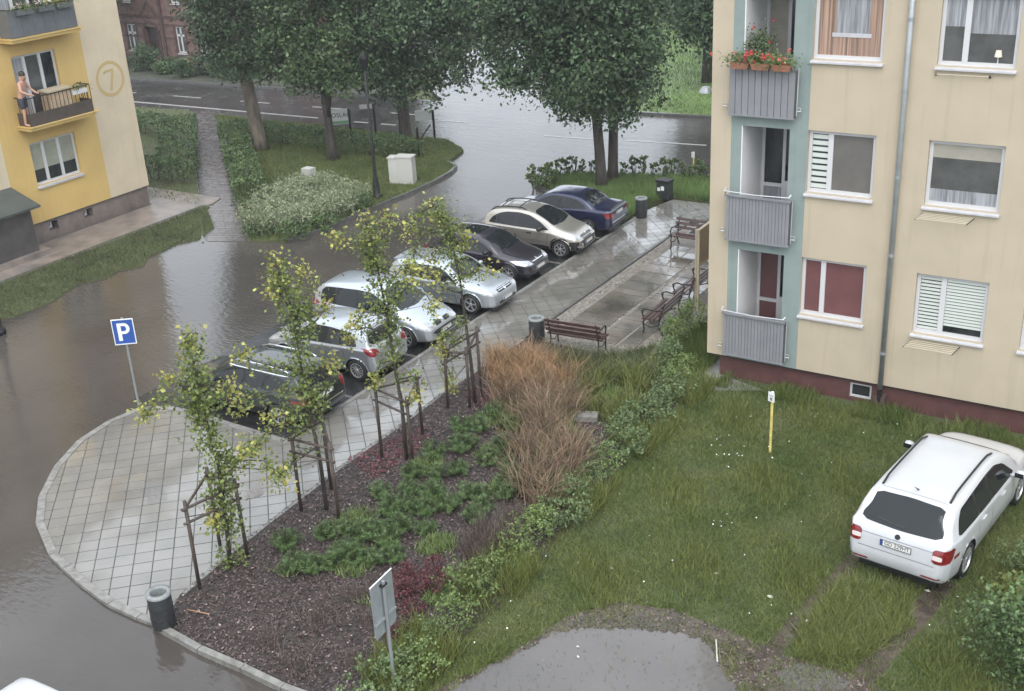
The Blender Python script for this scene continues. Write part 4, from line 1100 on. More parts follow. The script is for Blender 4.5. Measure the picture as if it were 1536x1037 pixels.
def tyre_mesh():
    mb = MB(); mb.lathe([(.70, -.30), (.94, -.33), (1.0, -.24), (1.0, .24), (.94, .33), (.70, .30)], n=28, axis='Y', close=False)
    me = mb.mesh('tyre'); me.materials.append(M['rubber']); me.shade_smooth(); return me
def rim_mesh(ns, wide):
    mb = MB(); mb.lathe([(.72, .26), (.72, .30), (.64, .31), (.62, .24), (.62, .20)], n=28, axis='Y', close=False)
    mb.lathe([(.01, .29), (.14, .29), (.17, .26), (.17, .18)], n=12, axis='Y', close=False)
    for k in range(ns):
        a = 2 * math.pi * k / ns; R_ = Matrix.Rotation(-a, 3, 'Y')
        w0, w1 = wide * .6, wide
        v = [(.14, .27, -w0), (.14, .27, w0), (.65, .27, w1), (.65, .27, -w1), (.14, .20, -w0), (.14, .20, w0), (.65, .20, w1), (.65, .20, -w1)]
        mb.add([R_ @ Vector(q) for q in v], [(0, 1, 2, 3), (0, 4, 5, 1), (2, 6, 7, 3), (1, 5, 6, 2), (3, 7, 4, 0)])
    me = mb.mesh('rim'); me.materials.append(M['rim']); return me
def hub_mesh():
    mb = MB(); mb.lathe([(.70, .12), (.0, .12)], n=20, axis='Y', close=False); mb.lathe([(.70, -.2), (.70, .28)], n=20, axis='Y', close=False)
    me = mb.mesh('wheel_back'); me.materials.append(M['rim_dark']); return me
TYRE, HUB = tyre_mesh(), hub_mesh()
RIMS = {5: rim_mesh(5, .10), 7: rim_mesh(7, .07), 12: rim_mesh(12, .05), 10: rim_mesh(10, .035)}

def car(label, sp, mid, heading, pmat, extras=None, sc=1.0):
    """sp: dict with L, W (half width), top, belt, wheels, r ... local x runs from the tail (0) to the nose (L)"""
    L, W = sp['L'], sp['W']
    root = empty('parked_car', (mid[0], mid[1], mid[2]), heading, label, 'car'); root.scale = (sc, sc, sc)
    ox = -L / 2
    top_x, top_z = zip(*sp['top']); bx, bz = zip(*sp['belt'])
    wx, wy = zip(*sp.get('plan', [(0, .80), (.06, .885), (.2, .955), (.6, .995), (1.1, 1.0), (L - 1.0, 1.0), (L - .5, .955), (L - .2, .875), (L - .06, .77), (L, .64)]))
    xs = np.unique(np.round(np.concatenate([np.linspace(0, L, 64), np.linspace(0, .5, 14), np.linspace(L - .5, L, 14), np.array(top_x)]), 3))
    zt = pchip(top_x, top_z, xs); zb_ = np.interp(xs, [0, .12, .5, L - .5, L - .12, L], [.36, .27, .21, .21, .24, .30]) + sp.get('lift', 0)
    belt = np.minimum(np.interp(xs, bx, bz), zt - .012); w = np.interp(xs, wx, wy) * W
    tum = sp.get('tum', .36)
    rings = []
    for i, x in enumerate(xs):
        h = zt[i] - belt[i]; s_ = min(1, max(0, (h - .10) / .22)); s_ = s_ * s_ * (3 - 2 * s_)
        b, wl_, zl = zb_[i], w[i], belt[i]
        zm = b + (zl - b) * .5
        low = [(0, b), (.62 * wl_, b), (.88 * wl_, b + .012), (.955 * wl_, b + .06), (.985 * wl_, b + (zl - b) * .27), (1.0 * wl_, zm), (.995 * wl_, b + (zl - b) * .72), (.985 * wl_, zl - .05), (.962 * wl_, zl)]
        yr = .955 * wl_ - tum * h
        green = [(.955 * wl_ - tum * .33 * h, zl + .33 * h), (.955 * wl_ - tum * .66 * h, zl + .66 * h), (yr + .005, zl + .86 * h), (yr - .055, zl + .945 * h), (yr * .62, zl + .985 * h), (yr * .3, zl + .997 * h), (0, zt[i])]
        hood = [(.93 * wl_, zl + .25 * h), (.88 * wl_, zl + .5 * h), (.80 * wl_, zl + .7 * h), (.68 * wl_, zl + .84 * h), (.5 * wl_, zl + .94 * h), (.25 * wl_, zl + .985 * h), (0, zt[i])]
        up_ = [(a[0] * s_ + c[0] * (1 - s_), a[1] * s_ + c[1] * (1 - s_)) for a, c in zip(green, hood)]
        ctrl = np.array(low + up_)
        # Catmull-Rom through the control points
        P = np.vstack([ctrl[0] * [-1, 1] if False else 2 * ctrl[0] - ctrl[1], ctrl, [-ctrl[-2][0], ctrl[-2][1]]]); out = []
        for j in range(1, len(P) - 2):
            for t in ((0, .5) if j < 4 else (0, .33, .67)):
                p0, p1, p2, p3 = P[j - 1], P[j], P[j + 1], P[j + 2]
                out.append(.5 * ((2 * p1) + (-p0 + p2) * t + (2 * p0 - 5 * p1 + 4 * p2 - p3) * t * t + (-p0 + 3 * p1 - 3 * p2 + p3) * t ** 3))
        out.append(ctrl[-1]); rings.append(np.array(out))
    rings = np.array(rings); n, k = rings.shape[:2]
    X = np.repeat(xs[:, None], k, 1)
    half = np.stack([X, rings[:, :, 0], rings[:, :, 1]], 2)
    # wheel arches: pull the vertices near each arch onto its circle, drop what lies inside
    ra = sp['r'] * 1.17
    keepv = np.ones((n, k), bool)
    for cx in sp['wheels']:
        dx = half[:, :, 0] - cx; dz = half[:, :, 2] - sp['r']; rr = np.hypot(dx, dz)
        side = (half[:, :, 1] > .5 * W) | (half[:, :, 2] < zb_[:, None] + .03)
        ins_ = (rr < ra) & side
        near = side & (np.abs(rr - ra) < .045) & (half[:, :, 1] > .5 * W)
        f_ = ra / np.maximum(rr, 1e-6)
        half[:, :, 0] = np.where(near, cx + dx * f_, half[:, :, 0]); half[:, :, 2] = np.where(near, sp['r'] + dz * f_, half[:, :, 2])
        keepv &= ~(ins_ & ~near)
    idx = np.arange(n * k).reshape(n, k)
    Vr = half.reshape(-1, 3).copy(); Vl = Vr * [1, -1, 1]
    F = []; N = n * k
    for i in range(n - 1):
        for j in range(k - 1):
            q = (idx[i, j], idx[i + 1, j], idx[i + 1, j + 1], idx[i, j + 1])
            if keepv[i, j] and keepv[i + 1, j] and keepv[i + 1, j + 1] and keepv[i, j + 1]:
                F.append(q); F.append((q[3] + N, q[2] + N, q[1] + N, q[0] + N))
    V = np.vstack([Vr, Vl]); V[:, 0] += ox
    me = bpy.data.meshes.new('body')
    caps = [tuple(int(v) for v in np.concatenate([idx[0], idx[0][::-1] + N])), tuple(int(v) for v in np.concatenate([idx[-1][::-1], idx[-1] + N]))]
    me.from_pydata(V.tolist(), [], [tuple(int(v) for v in f) for f in F] + caps); me.update()
    bm = bmesh.new(); bm.from_mesh(me); bmesh.ops.remove_doubles(bm, verts=bm.verts, dist=.0006); bmesh.ops.dissolve_degenerate(bm, dist=.0005, edges=bm.edges)
    loose = [v for v in bm.verts if not v.link_faces]; bmesh.ops.delete(bm, geom=loose, context='VERTS')
    bmesh.ops.recalc_face_normals(bm, faces=bm.faces); 
    bvh = BVHTree.FromBMesh(bm); bm.to_mesh(me); bm.free()
    body = link('body', me, pmat, root, True)

    def cast(axis, sgn, u, v):
        if axis == 'y': o_, d_ = Vector((u + ox, sgn * 3, v)), Vector((0, -sgn, 0))
        elif axis == 'x': o_, d_ = Vector((sgn * 6, u, v)), Vector((-sgn, 0, 0))
        else: o_, d_ = Vector((u + ox, v, 4)), Vector((0, 0, -1))
        hit = bvh.ray_cast(o_, d_)
        return hit
    def patch(name, poly, axis, sgn, mname, off=.006, nu=12, nv=5, k_=2, parent=None):
        p = chaikin(poly, k_) if k_ else poly
        us = [q[0] for q in p]; u0, u1 = min(us), max(us); e = (u1 - u0) * .004
        grid = []
        for i in range(nu + 1):
            u = u0 + e + (u1 - u0 - 2 * e) * i / nu; vs_ = []
            for a in range(len(p)):
                A, B = p[a], p[(a + 1) % len(p)]
                if (A[0] - u) * (B[0] - u) <= 0 and A[0] != B[0]:
                    vs_.append(A[1] + (B[1] - A[1]) * (u - A[0]) / (B[0] - A[0]))
            lo_, hi = (min(vs_), max(vs_)) if vs_ else (p[0][1], p[0][1])
            grid.append([(u, lo_ + (hi - lo_) * j / nv) for j in range(nv + 1)])
        vv = []; ok = []
        for row in grid:
            for (u, v) in row:
                h_ = cast(axis, sgn, u, v)
                if h_[0] is None: vv.append((0, 0, 0)); ok.append(False)
                else:
                    nn = h_[1]; dd = {'y': Vector((0, sgn, 0)), 'x': Vector((sgn, 0, 0)), 'z': Vector((0, 0, 1))}[axis]
                    if nn.dot(dd) < 0: nn = -nn
                    vv.append(h_[0] + nn * off); ok.append(True)
        ff = []
        for i in range(nu):
            for j in range(nv):
                q = (i * (nv + 1) + j, (i + 1) * (nv + 1) + j, (i + 1) * (nv + 1) + j + 1, i * (nv + 1) + j + 1)
                if all(ok[a] for a in q): ff.append(q if (axis == 'y') == (sgn < 0) else q[::-1])
        # keep the one connected piece
        par = list(range(len(vv)))
        def fd(a):
            while par[a] != a: par[a] = par[par[a]]; a = par[a]
            return a
        ff = [q for q in ff if max((Vector(vv[q[a]]) - Vector(vv[q[(a + 1) % 4]])).length for a in range(4)) < max(.35, (u1 - u0) * .6)]
        for q in ff:
            for b_ in q[1:]: par[fd(q[0])] = fd(b_)
        cnt = {}
        for q in ff: cnt[fd(q[0])] = cnt.get(fd(q[0]), 0) + 1
        if cnt:
            best = max(cnt, key=cnt.get); ff = [q for q in ff if fd(q[0]) == best]
        us_ = sorted({a for q in ff for a in q}); mp_ = {a: i for i, a in enumerate(us_)}
        vv = [vv[a] for a in us_]; ff = [tuple(mp_[a] for a in q) for q in ff]
        if not ff: return None
        mb = MB(); mb.add(vv, ff)
        mm = mb.mesh(name); 
        o_ = link(name, mm, M[mname], parent or root, True)
        return o_
    car.patch = patch
    # under-body and wheels
    ub = MB(); ub.box2((ox + .15, -W * .72, .17 + sp.get('lift', 0)), (ox + L - .15, W * .72, .62)); ub.build('underbody', M['black'], root)
    for cx in sp['wheels']:
        for s_ in (-1, 1):
            ty = link('wheel', TYRE, None, root); r = sp['r']
            ty.location = (ox + cx, s_ * (W * sp.get('track', .985) - .105), r); ty.scale = (r, r, r)
            ty.rotation_euler = (0, random.uniform(0, 6.28), 0 if s_ > 0 else math.pi)
            link('rim', RIMS[sp.get('spokes', 7)], None, ty); link('wheel_back', HUB, None, ty)
    # glass
    allp = sorted({p for poly in sp['side'] for p in poly})
    def _half(ps):
        h_ = []
        for p in ps:
            while len(h_) > 1 and (h_[-1][0] - h_[-2][0]) * (p[1] - h_[-2][1]) - (h_[-1][1] - h_[-2][1]) * (p[0] - h_[-2][0]) <= 0: h_.pop()
            h_.append(p)
        return h_[:-1]
    hull = _half(allp) + _half(allp[::-1])
    for s_ in (-1, 1): patch('window_trim', hull, 'y', s_, 'black', .003, 30, 6, 1)
    for poly in sp['side']:
        for s_ in (-1, 1): patch('side_window', poly, 'y', s_, 'carglass', nu=14, nv=6)
    patch('windscreen', sp['screen'], 'z', 1, 'carglass', nu=10, nv=12)
    patch('rear_window', sp['back'], sp.get('back_axis', 'x'), -1 if sp.get('back_axis', 'x') == 'x' else 1, 'carglass', nu=14, nv=8)
    # seams
    for poly in sp.get('seams', []):
        for s_ in (-1, 1):
            for (a, b) in zip(poly[:-1], poly[1:]):
                d = Vector((b[0] - a[0], b[1] - a[1])).normalized(); nn = Vector((-d.y, d.x)) * .006
                patch('door_seam', [(a[0] - nn.x, a[1] - nn.y), (b[0] - nn.x, b[1] - nn.y), (b[0] + nn.x, b[1] + nn.y), (a[0] + nn.x, a[1] + nn.y)], 'y', s_, 'black', .003, 4, 2, 0)
    for (x, z) in sp.get('handles', []):
        for s_ in (-1, 1):
            h_ = cast('y', s_, x, z)[0]
            if h_: 
                hb_ = MB(); hb_.box((h_.x, h_.y + s_ * .018, z), (.17, .03, .035)); o_ = hb_.build('door_handle', M[sp.get('handle_mat', 'black')] if sp.get('handle_mat') else pmat, root)
    mx, mz = sp['mirror']
    for s_ in (-1, 1):
        h_ = cast('y', s_, mx, mz)[0]
        if h_ is None: continue
        mb = MB(); y0 = h_.y; 
        mb.tube([(h_.x, y0, mz), (h_.x + .02, y0 + s_ * .09, mz + .015)], [.03, .035], 8)
        mb.lathe([(.0, -.10), (.055, -.09), (.078, -.02), (.07, .05), (.0, .085)], (h_.x + .03, y0 + s_ * .16, mz + .05), n=12, axis='Y', close=False)
        mo = mb.build('wing_mirror', M['black'] if sp.get('mirror_black') else pmat, root, True)
        MB().box((h_.x - .045, y0 + s_ * .16, mz + .05), (.012, .15, .085)).build('mirror_glass', M['carglass'], mo)
    for (name, poly, axis, sgn, mname, off) in sp.get('patches', []):
        if axis == 'y2':
            for s_ in (-1, 1): patch(name, poly, 'y', s_, mname, off, 8, 4)
        elif axis == 'xx':
            for s_ in (-1, 1): patch(name, [(a * s_, b) for a, b in poly], 'x', sgn, mname, off, 8, 4)
        else: patch(name, poly, axis, sgn, mname, off, 8, 4)
    # number plates
    def plate(sgn, z, wd=.52, hg=.112, text=None):
        h_ = cast('x', sgn, 0, z); h2 = cast('x', sgn, 0, z + .05); h3 = cast('x', sgn, 0, z - .05)
        if h_[0] is None: return
        x = max(h_[0].x * sgn, (h2[0].x if h2[0] else 0) * sgn, (h3[0].x if h3[0] else 0) * sgn) * sgn
        p = MB().box((x + sgn * .012, 0, z), (.018, wd, hg)).build('number_plate', M['plate'], root)
        MB().box((x + sgn * .0225, (wd / 2 - .022) * (1 if sgn < 0 else -1), z), (.004, .042, hg - .008)).build('plate_band', M['blue'], p)
        f = MB()
        for zz in (-1, 1): f.box((x + sgn * .022, 0, z + zz * (hg / 2)), (.008, wd + .012, .008))
        for yy_ in (-1, 1): f.box((x + sgn * .022, yy_ * wd / 2, z), (.008, .008, hg))
        f.build('plate_frame', M['black'], p)
        if text:
            tm = text_mesh(text, .105, 'plate_text', .001); tm.materials.append(M['ink'])
            o_ = link('plate_text', tm, None, p); o_.location = (x + sgn * .0225, -.02 if sgn < 0 else .02, z - .002); o_.scale = (.88, 1, 1)
            o_.rotation_euler = (math.pi / 2, 0, -math.pi / 2 if sgn < 0 else math.pi / 2)
    for (sgn, z, tx) in sp.get('plates', []): plate(sgn, z, text=tx)
    if 'rails' in sp:
        x0, x1, yr_, mname = sp['rails']
        for s_ in (-1, 1):
            pts = []
            for i in range(9):
                x = x0 + (x1 - x0) * i / 8; h_ = cast('z', 1, x, s_ * yr_)[0]
                if h_: pts.append(h_ + Vector((0, 0, .06 if 0 < i < 8 else .005)))
            MB().tube(pts, .021, 6).build('roof_rail', M[mname], root)
    if 'wiper' in sp:
        x, y0, y1, ax = sp['wiper']; pts = []
        for i in range(6):
            y = y0 + (y1 - y0) * i / 5
            h_ = cast('z', 1, x - .02 * i, y)[0]
            if h_: pts.append(h_ + Vector((0, 0, .02)))
        if len(pts) > 1: MB().tube(pts, .01, 5).build('wiper', M['black'], root)
    if 'aerial' in sp:
        h_ = cast('z', 1, sp['aerial'], 0)[0]
        MB().tube([h_, h_ + Vector((-.06, 0, .05)), h_ + Vector((-.22, 0, .16))], [.02, .01, .004], 6).build('aerial', M['black'], root)
    if 'badge' in sp:
        for (sgn, z, r, mname) in sp['badge']:
            h_ = cast('x', sgn, 0, z)
            if h_[0]:
                nn = h_[1] if h_[1].x * sgn > 0 else -h_[1]
                o_ = MB().lathe([(r * .2, .0), (r, .0), (r, .012), (r * .75, .016), (0.001, .016)], n=16, close=False).build('badge', M[mname], root)
                o_.location = h_[0] + nn * .002; o_.rotation_euler = nn.to_track_quat('Z', 'Y').to_euler()
    if extras: extras(root, patch, cast, ox, pmat)
    return root

def seam_set(a, b, c=None, zlo=.32, zhi=.95):
    s_ = [[(a, zlo), (a, zhi)], [(b, zlo + .05), (b + .02, zhi)]]
    if c: s_.append([(c, zlo), (c, zhi)])
    return s_

SPEC = {}
SPEC['estate_white'] = dict(L=4.75, W=.905, tum=.34, r=.325, spokes=10, wheels=(.98, 3.78),
    top=[(0, .58), (.02, .74), (.05, .90), (.10, 1.0), (.17, 1.06), (.50, 1.38), (.66, 1.445), (1.4, 1.495), (2.2, 1.505), (2.7, 1.48), (3.0, 1.41), (3.62, 1.02), (3.75, .985), (4.3, .86), (4.58, .74), (4.70, .62), (4.75, .45)],
    belt=[(0, .96), (.2, 1.0), (1.5, .98), (3.4, .90), (4.75, .6)],
    side=[[(.50, 1.02), (.62, 1.25), (.80, 1.36), (1.35, 1.385), (1.40, .985)], [(1.45, .985), (1.42, 1.385), (2.02, 1.395), (2.06, .965)], [(2.11, .965), (2.08, 1.395), (2.5, 1.38), (2.85, 1.27), (3.28, .935)]],
    screen=[(3.0, -.54), (3.0, .54), (3.62, .68), (3.66, 0), (3.62, -.68)], back=[(-.70, 1.05), (0, 1.03), (.70, 1.05), (.60, 1.41), (.0, 1.43), (-.60, 1.41)],
    seams=[[(1.30, .40), (1.42, .62), (1.42, .96)], [(2.08, .3), (2.10, .95)], [(3.22, .3), (3.16, .6), (3.24, .9)], [(1.42, .36), (3.2, .34)]],
    handles=[(1.62, .84), (2.62, .82)], mirror=(3.08, .95), rails=(.75, 2.75, .575, 'black'), aerial=.85,
    plates=[(-1, .80, 'GD 229HT')], badge=[(-1, .945, .045, 'iron')],
    patches=[('tail_light', [(.60, .70), (.60, .93), (.93, .95), (.93, .70)], 'xx', -1, 'lamp_red', .008), ('tail_light', [(.03, .72), (.03, .93), (.25, .95), (.33, .90), (.20, .72)], 'y2', 1, 'lamp_red', .008),
             ('reverse_lamp', [(.60, .76), (.60, .84), (.76, .84), (.76, .76)], 'xx', -1, 'lamp_white', .013), ('reflector', [(.45, .40), (.45, .43), (.76, .43), (.76, .40)], 'xx', -1, 'lamp_red', .008),
             ('tailgate_crease', [(-.60, .872), (-.60, .884), (.60, .884), (.60, .872)], 'x', -1, 'grey_clad', .004), ('bumper_seam', [(-.86, .63), (-.86, .64), (.86, .64), (.86, .63)], 'x', -1, 'grey_clad_dark', .003), ('bumper_lip', [(-.80, .33), (-.80, .375), (.80, .375), (.80, .33)], 'x', -1, 'black', .004),
             ('headlight', [(.45, .62), (.50, .74), (.80, .76), (.80, .66)], 'xx', 1, 'lamp_clear', .008), ('roof_seam', [(.70, -.56), (.70, .56), (.712, .56), (.712, -.56)], 'z', 1, 'grey_clad', .003),
             ('sill_strip', [(1.45, .45), (1.45, .475), (3.1, .475), (3.1, .45)], 'y2', 1, 'grey_clad', .004), ('rear_wiper', [(-.05, 1.06), (-.05, 1.075), (.42, 1.12), (.42, 1.105)], 'x', -1, 'black', .018), ('cowl', [(3.64, -.66), (3.68, 0), (3.64, .66), (3.76, .60), (3.80, 0), (3.76, -.60)], 'z', 1, 'black', .005)])
SPEC['hatch_silver'] = dict(L=4.0, W=.868, tum=.36, r=.31, spokes=12, wheels=(.63, 3.14),
    top=[(0, .56), (.03, .78), (.08, .92), (.16, 1.02), (.42, 1.36), (.70, 1.44), (1.5, 1.48), (2.1, 1.46), (2.45, 1.385), (3.1, 1.0), (3.25, .95), (3.65, .82), (3.86, .68), (3.95, .58), (4.0, .45)],
    belt=[(0, .95), (1, .95), (2.9, .87), (4, .58)],
    side=[[(.58, 1.0), (.62, 1.16), (.92, 1.34), (1.5, 1.38), (1.55, .95)], [(1.6, .95), (1.56, 1.38), (2.1, 1.37), (2.45, 1.23), (2.88, .90)]],
    screen=[(2.42, -.52), (2.42, .52), (3.06, .66), (3.10, 0), (3.06, -.66)], back=[(-.60, 1.06), (0, 1.02), (.60, 1.06), (.66, 1.14), (.54, 1.35), (.0, 1.38), (-.54, 1.35), (-.66, 1.14)],
    seams=[[(1.06, .42), (.98, .62), (1.05, .93)], [(1.59, .3), (1.60, .93)], [(2.78, .3), (2.74, .6), (2.84, .87)]], handles=[(1.28, .80), (2.30, .78)], mirror=(2.60, .92), aerial=.75,
    plates=[(-1, .62, None)], badge=[(-1, .90, .05, 'chrome'), (1, .72, .05, 'chrome')],
    patches=[('tail_light', [(.50, .84), (.60, .98), (.90, 1.0), (.90, .80), (.72, .78)], 'xx', -1, 'lamp_red', .008), ('tail_light', [(.03, .80), (.03, .97), (.30, 1.0), (.38, .97), (.16, .80)], 'y2', 1, 'lamp_red', .008),
             ('headlight', [(.36, .64), (.44, .74), (.80, .82), (.80, .68)], 'xx', 1, 'lamp_clear', .008), ('headlight', [(3.55, .70), (3.60, .79), (3.9, .70), (3.92, .62)], 'y2', 1, 'lamp_clear', .006), ('grille', [(-.45, .50), (-.5, .62), (.5, .62), (.45, .50)], 'x', 1, 'black', .006), ('spoiler', [(.40, -.55), (.40, .55), (.50, .55), (.50, -.55)], 'z', 1, 'grey_clad', .004)])
SPEC['mpv_silver'] = dict(L=4.26, W=.905, tum=.30, r=.32, spokes=7, wheels=(.72, 3.40),
    top=[(0, .56), (.03, .85), (.08, 1.05), (.20, 1.32), (.36, 1.50), (.70, 1.58), (1.5, 1.62), (2.1, 1.60), (2.5, 1.52), (3.3, 1.06), (3.45, 1.0), (3.9, .86), (4.1, .73), (4.2, .60), (4.26, .45)],
    belt=[(0, 1.0), (1, 1.0), (3.1, .93), (4.26, .6)],
    side=[[(.42, 1.06), (.44, 1.36), (.60, 1.48), (.95, 1.50), (1.0, 1.02)], [(1.05, 1.02), (1.0, 1.50), (1.7, 1.52), (1.74, 1.0)], [(1.79, 1.0), (1.76, 1.52), (2.2, 1.50), (2.6, 1.34), (3.0, .98)]],
    screen=[(2.48, -.56), (2.48, .56), (3.26, .70), (3.30, 0), (3.26, -.70)], back=[(-.66, 1.1), (.66, 1.1), (.58, 1.46), (0, 1.48), (-.58, 1.46)],
    seams=[[(1.0, .42), (.96, .7), (1.02, 1.0)], [(1.77, .3), (1.76, 1.0)], [(2.95, .3), (2.90, .7), (3.0, .93)]], handles=[(1.25, .86), (2.35, .85)], mirror=(2.75, 1.0), aerial=.75,
    plates=[(1, .47, None)], badge=[(1, .74, .065, 'chrome')], wiper=(3.28, -.5, .1, 'z'),
    patches=[('headlight', [(.40, .60), (.42, .76), (.85, .84), (.85, .62)], 'xx', 1, 'lamp_clear', .010), ('headlight', [(3.72, .66), (3.78, .80), (4.1, .70), (4.15, .58)], 'y2', 1, 'lamp_clear', .008), ('grille', [(.08, .64), (.08, .75), (.36, .75), (.36, .64)], 'xx', 1, 'black', .008),
             ('lower_grille', [(-.60, .36), (-.64, .56), (.64, .56), (.60, .36)], 'x', 1, 'black', .006), ('bumper_bar', [(-.75, .42), (-.75, .44), (.75, .44), (.75, .42)], 'x', 1, 'p_silver2', .012), ('tail_light', [(.66, .9), (.62, 1.3), (.80, 1.3), (.9, .9)], 'xx', -1, 'lamp_red', .008)])
SPEC['golf_silver'] = dict(L=4.15, W=.868, tum=.36, r=.315, spokes=5, wheels=(.78, 3.30),
    top=[(0, .5), (.03, .76), (.08, .88), (.16, .96), (.42, 1.30), (.56, 1.385), (.85, 1.41), (1.6, 1.44), (2.1, 1.42), (2.4, 1.355), (3.02, 1.0), (3.14, .965), (3.7, .87), (3.95, .78), (4.08, .66), (4.15, .48)],
    belt=[(0, .92), (1, .93), (2.9, .88), (4.15, .68)],
    side=[[(.82, .98), (.86, 1.22), (1.0, 1.31), (1.52, 1.34), (1.57, .945)], [(1.66, .945), (1.62, 1.34), (2.1, 1.335), (2.4, 1.22), (2.86, .91)]],
    screen=[(2.38, -.52), (2.38, .52), (2.98, .66), (3.02, 0), (2.98, -.66)], back=[(-.58, 1.0), (.58, 1.0), (.52, 1.29), (0, 1.31), (-.52, 1.29)],
    seams=[[(1.58, .3), (1.60, .93)], [(2.82, .3), (2.78, .6), (2.86, .88)], [(1.6, .56), (2.8, .55)]], handles=[(1.80, .80)], mirror=(2.60, .95), aerial=.9,
    plates=[(1, .44, None)], badge=[(1, .70, .055, 'chrome')], wiper=(3.0, -.5, .1, 'z'),
    patches=[('headlight', [(.42, .64), (.42, .78), (.80, .80), (.80, .64)], 'xx', 1, 'lamp_clear', .010), ('headlight', [(3.85, .66), (3.82, .79), (4.02, .76), (4.08, .66)], 'y2', 1, 'lamp_clear', .008), ('grille', [(-.40, .66), (-.40, .77), (.40, .77), (.40, .66)], 'x', 1, 'black', .008),
             ('grille_bar', [(-.38, .705), (-.38, .72), (.38, .72), (.38, .705)], 'x', 1, 'chrome', .016), ('grille_bar', [(-.38, .745), (-.38, .757), (.38, .757), (.38, .745)], 'x', 1, 'chrome', .016), ('lower_grille', [(-.62, .34), (-.62, .42), (.62, .42), (.62, .34)], 'x', 1, 'black', .007),
             ('side_moulding', [(.95, .56), (.95, .60), (2.85, .60), (2.85, .56)], 'y2', 1, 'p_silver2', .012), ('tail_light', [(.62, .74), (.62, .94), (.84, .92), (.84, .74)], 'xx', -1, 'lamp_red', .008)])
SPEC['hatch_plum'] = dict(L=4.11, W=.855, tum=.38, r=.31, spokes=7, wheels=(.72, 3.33),
    top=[(0, .5), (.03, .8), (.10, .95), (.30, 1.18), (.55, 1.34), (.95, 1.405), (1.6, 1.43), (2.05, 1.41), (2.35, 1.34), (3.05, .97), (3.2, .935), (3.75, .79), (3.98, .68), (4.07, .58), (4.11, .45)],
    belt=[(0, .92), (1, .93), (2.9, .86), (4.11, .58)],
    side=[[(.62, .99), (.80, 1.18), (1.05, 1.30), (1.5, 1.33), (1.55, .95)], [(1.6, .95), (1.56, 1.33), (2.0, 1.32), (2.35, 1.21), (2.85, .90)]],
    screen=[(2.33, -.51), (2.33, .51), (3.0, .66), (3.05, 0), (3.0, -.66)], back=[(-.55, 1.0), (.55, 1.0), (.50, 1.30), (0, 1.32), (-.50, 1.30)],
    seams=[[(1.58, .3), (1.58, .93)], [(2.82, .3), (2.76, .6), (2.86, .87)]], handles=[(1.75, .79)], mirror=(2.58, .94), mirror_black=True,
    plates=[(1, .46, None)], badge=[(1, .70, .05, 'chrome')], wiper=(3.02, -.5, .1, 'z'),
    patches=[('headlight', [(.38, .60), (.42, .71), (.80, .77), (.80, .62)], 'xx', 1, 'lamp_clear', .010), ('headlight', [(3.62, .66), (3.66, .76), (3.95, .68), (3.98, .60)], 'y2', 1, 'lamp_clear', .008), ('grille', [(-.32, .58), (-.36, .66), (.36, .66), (.32, .58)], 'x', 1, 'black', .008), ('grille_bar', [(-.34, .655), (-.34, .672), (.34, .672), (.34, .655)], 'x', 1, 'chrome', .012),
             ('sunroof', [(1.35, -.42), (1.35, .42), (2.05, .42), (2.05, -.42)], 'z', 1, 'carglass', .006), ('indicator', [(3.0, .68), (3.0, .71), (3.08, .71), (3.08, .68)], 'y2', 1, 'lamp_white', .008), ('tail_light', [(.62, .78), (.56, 1.05), (.72, 1.05), (.84, .78)], 'xx', -1, 'lamp_red', .008)])
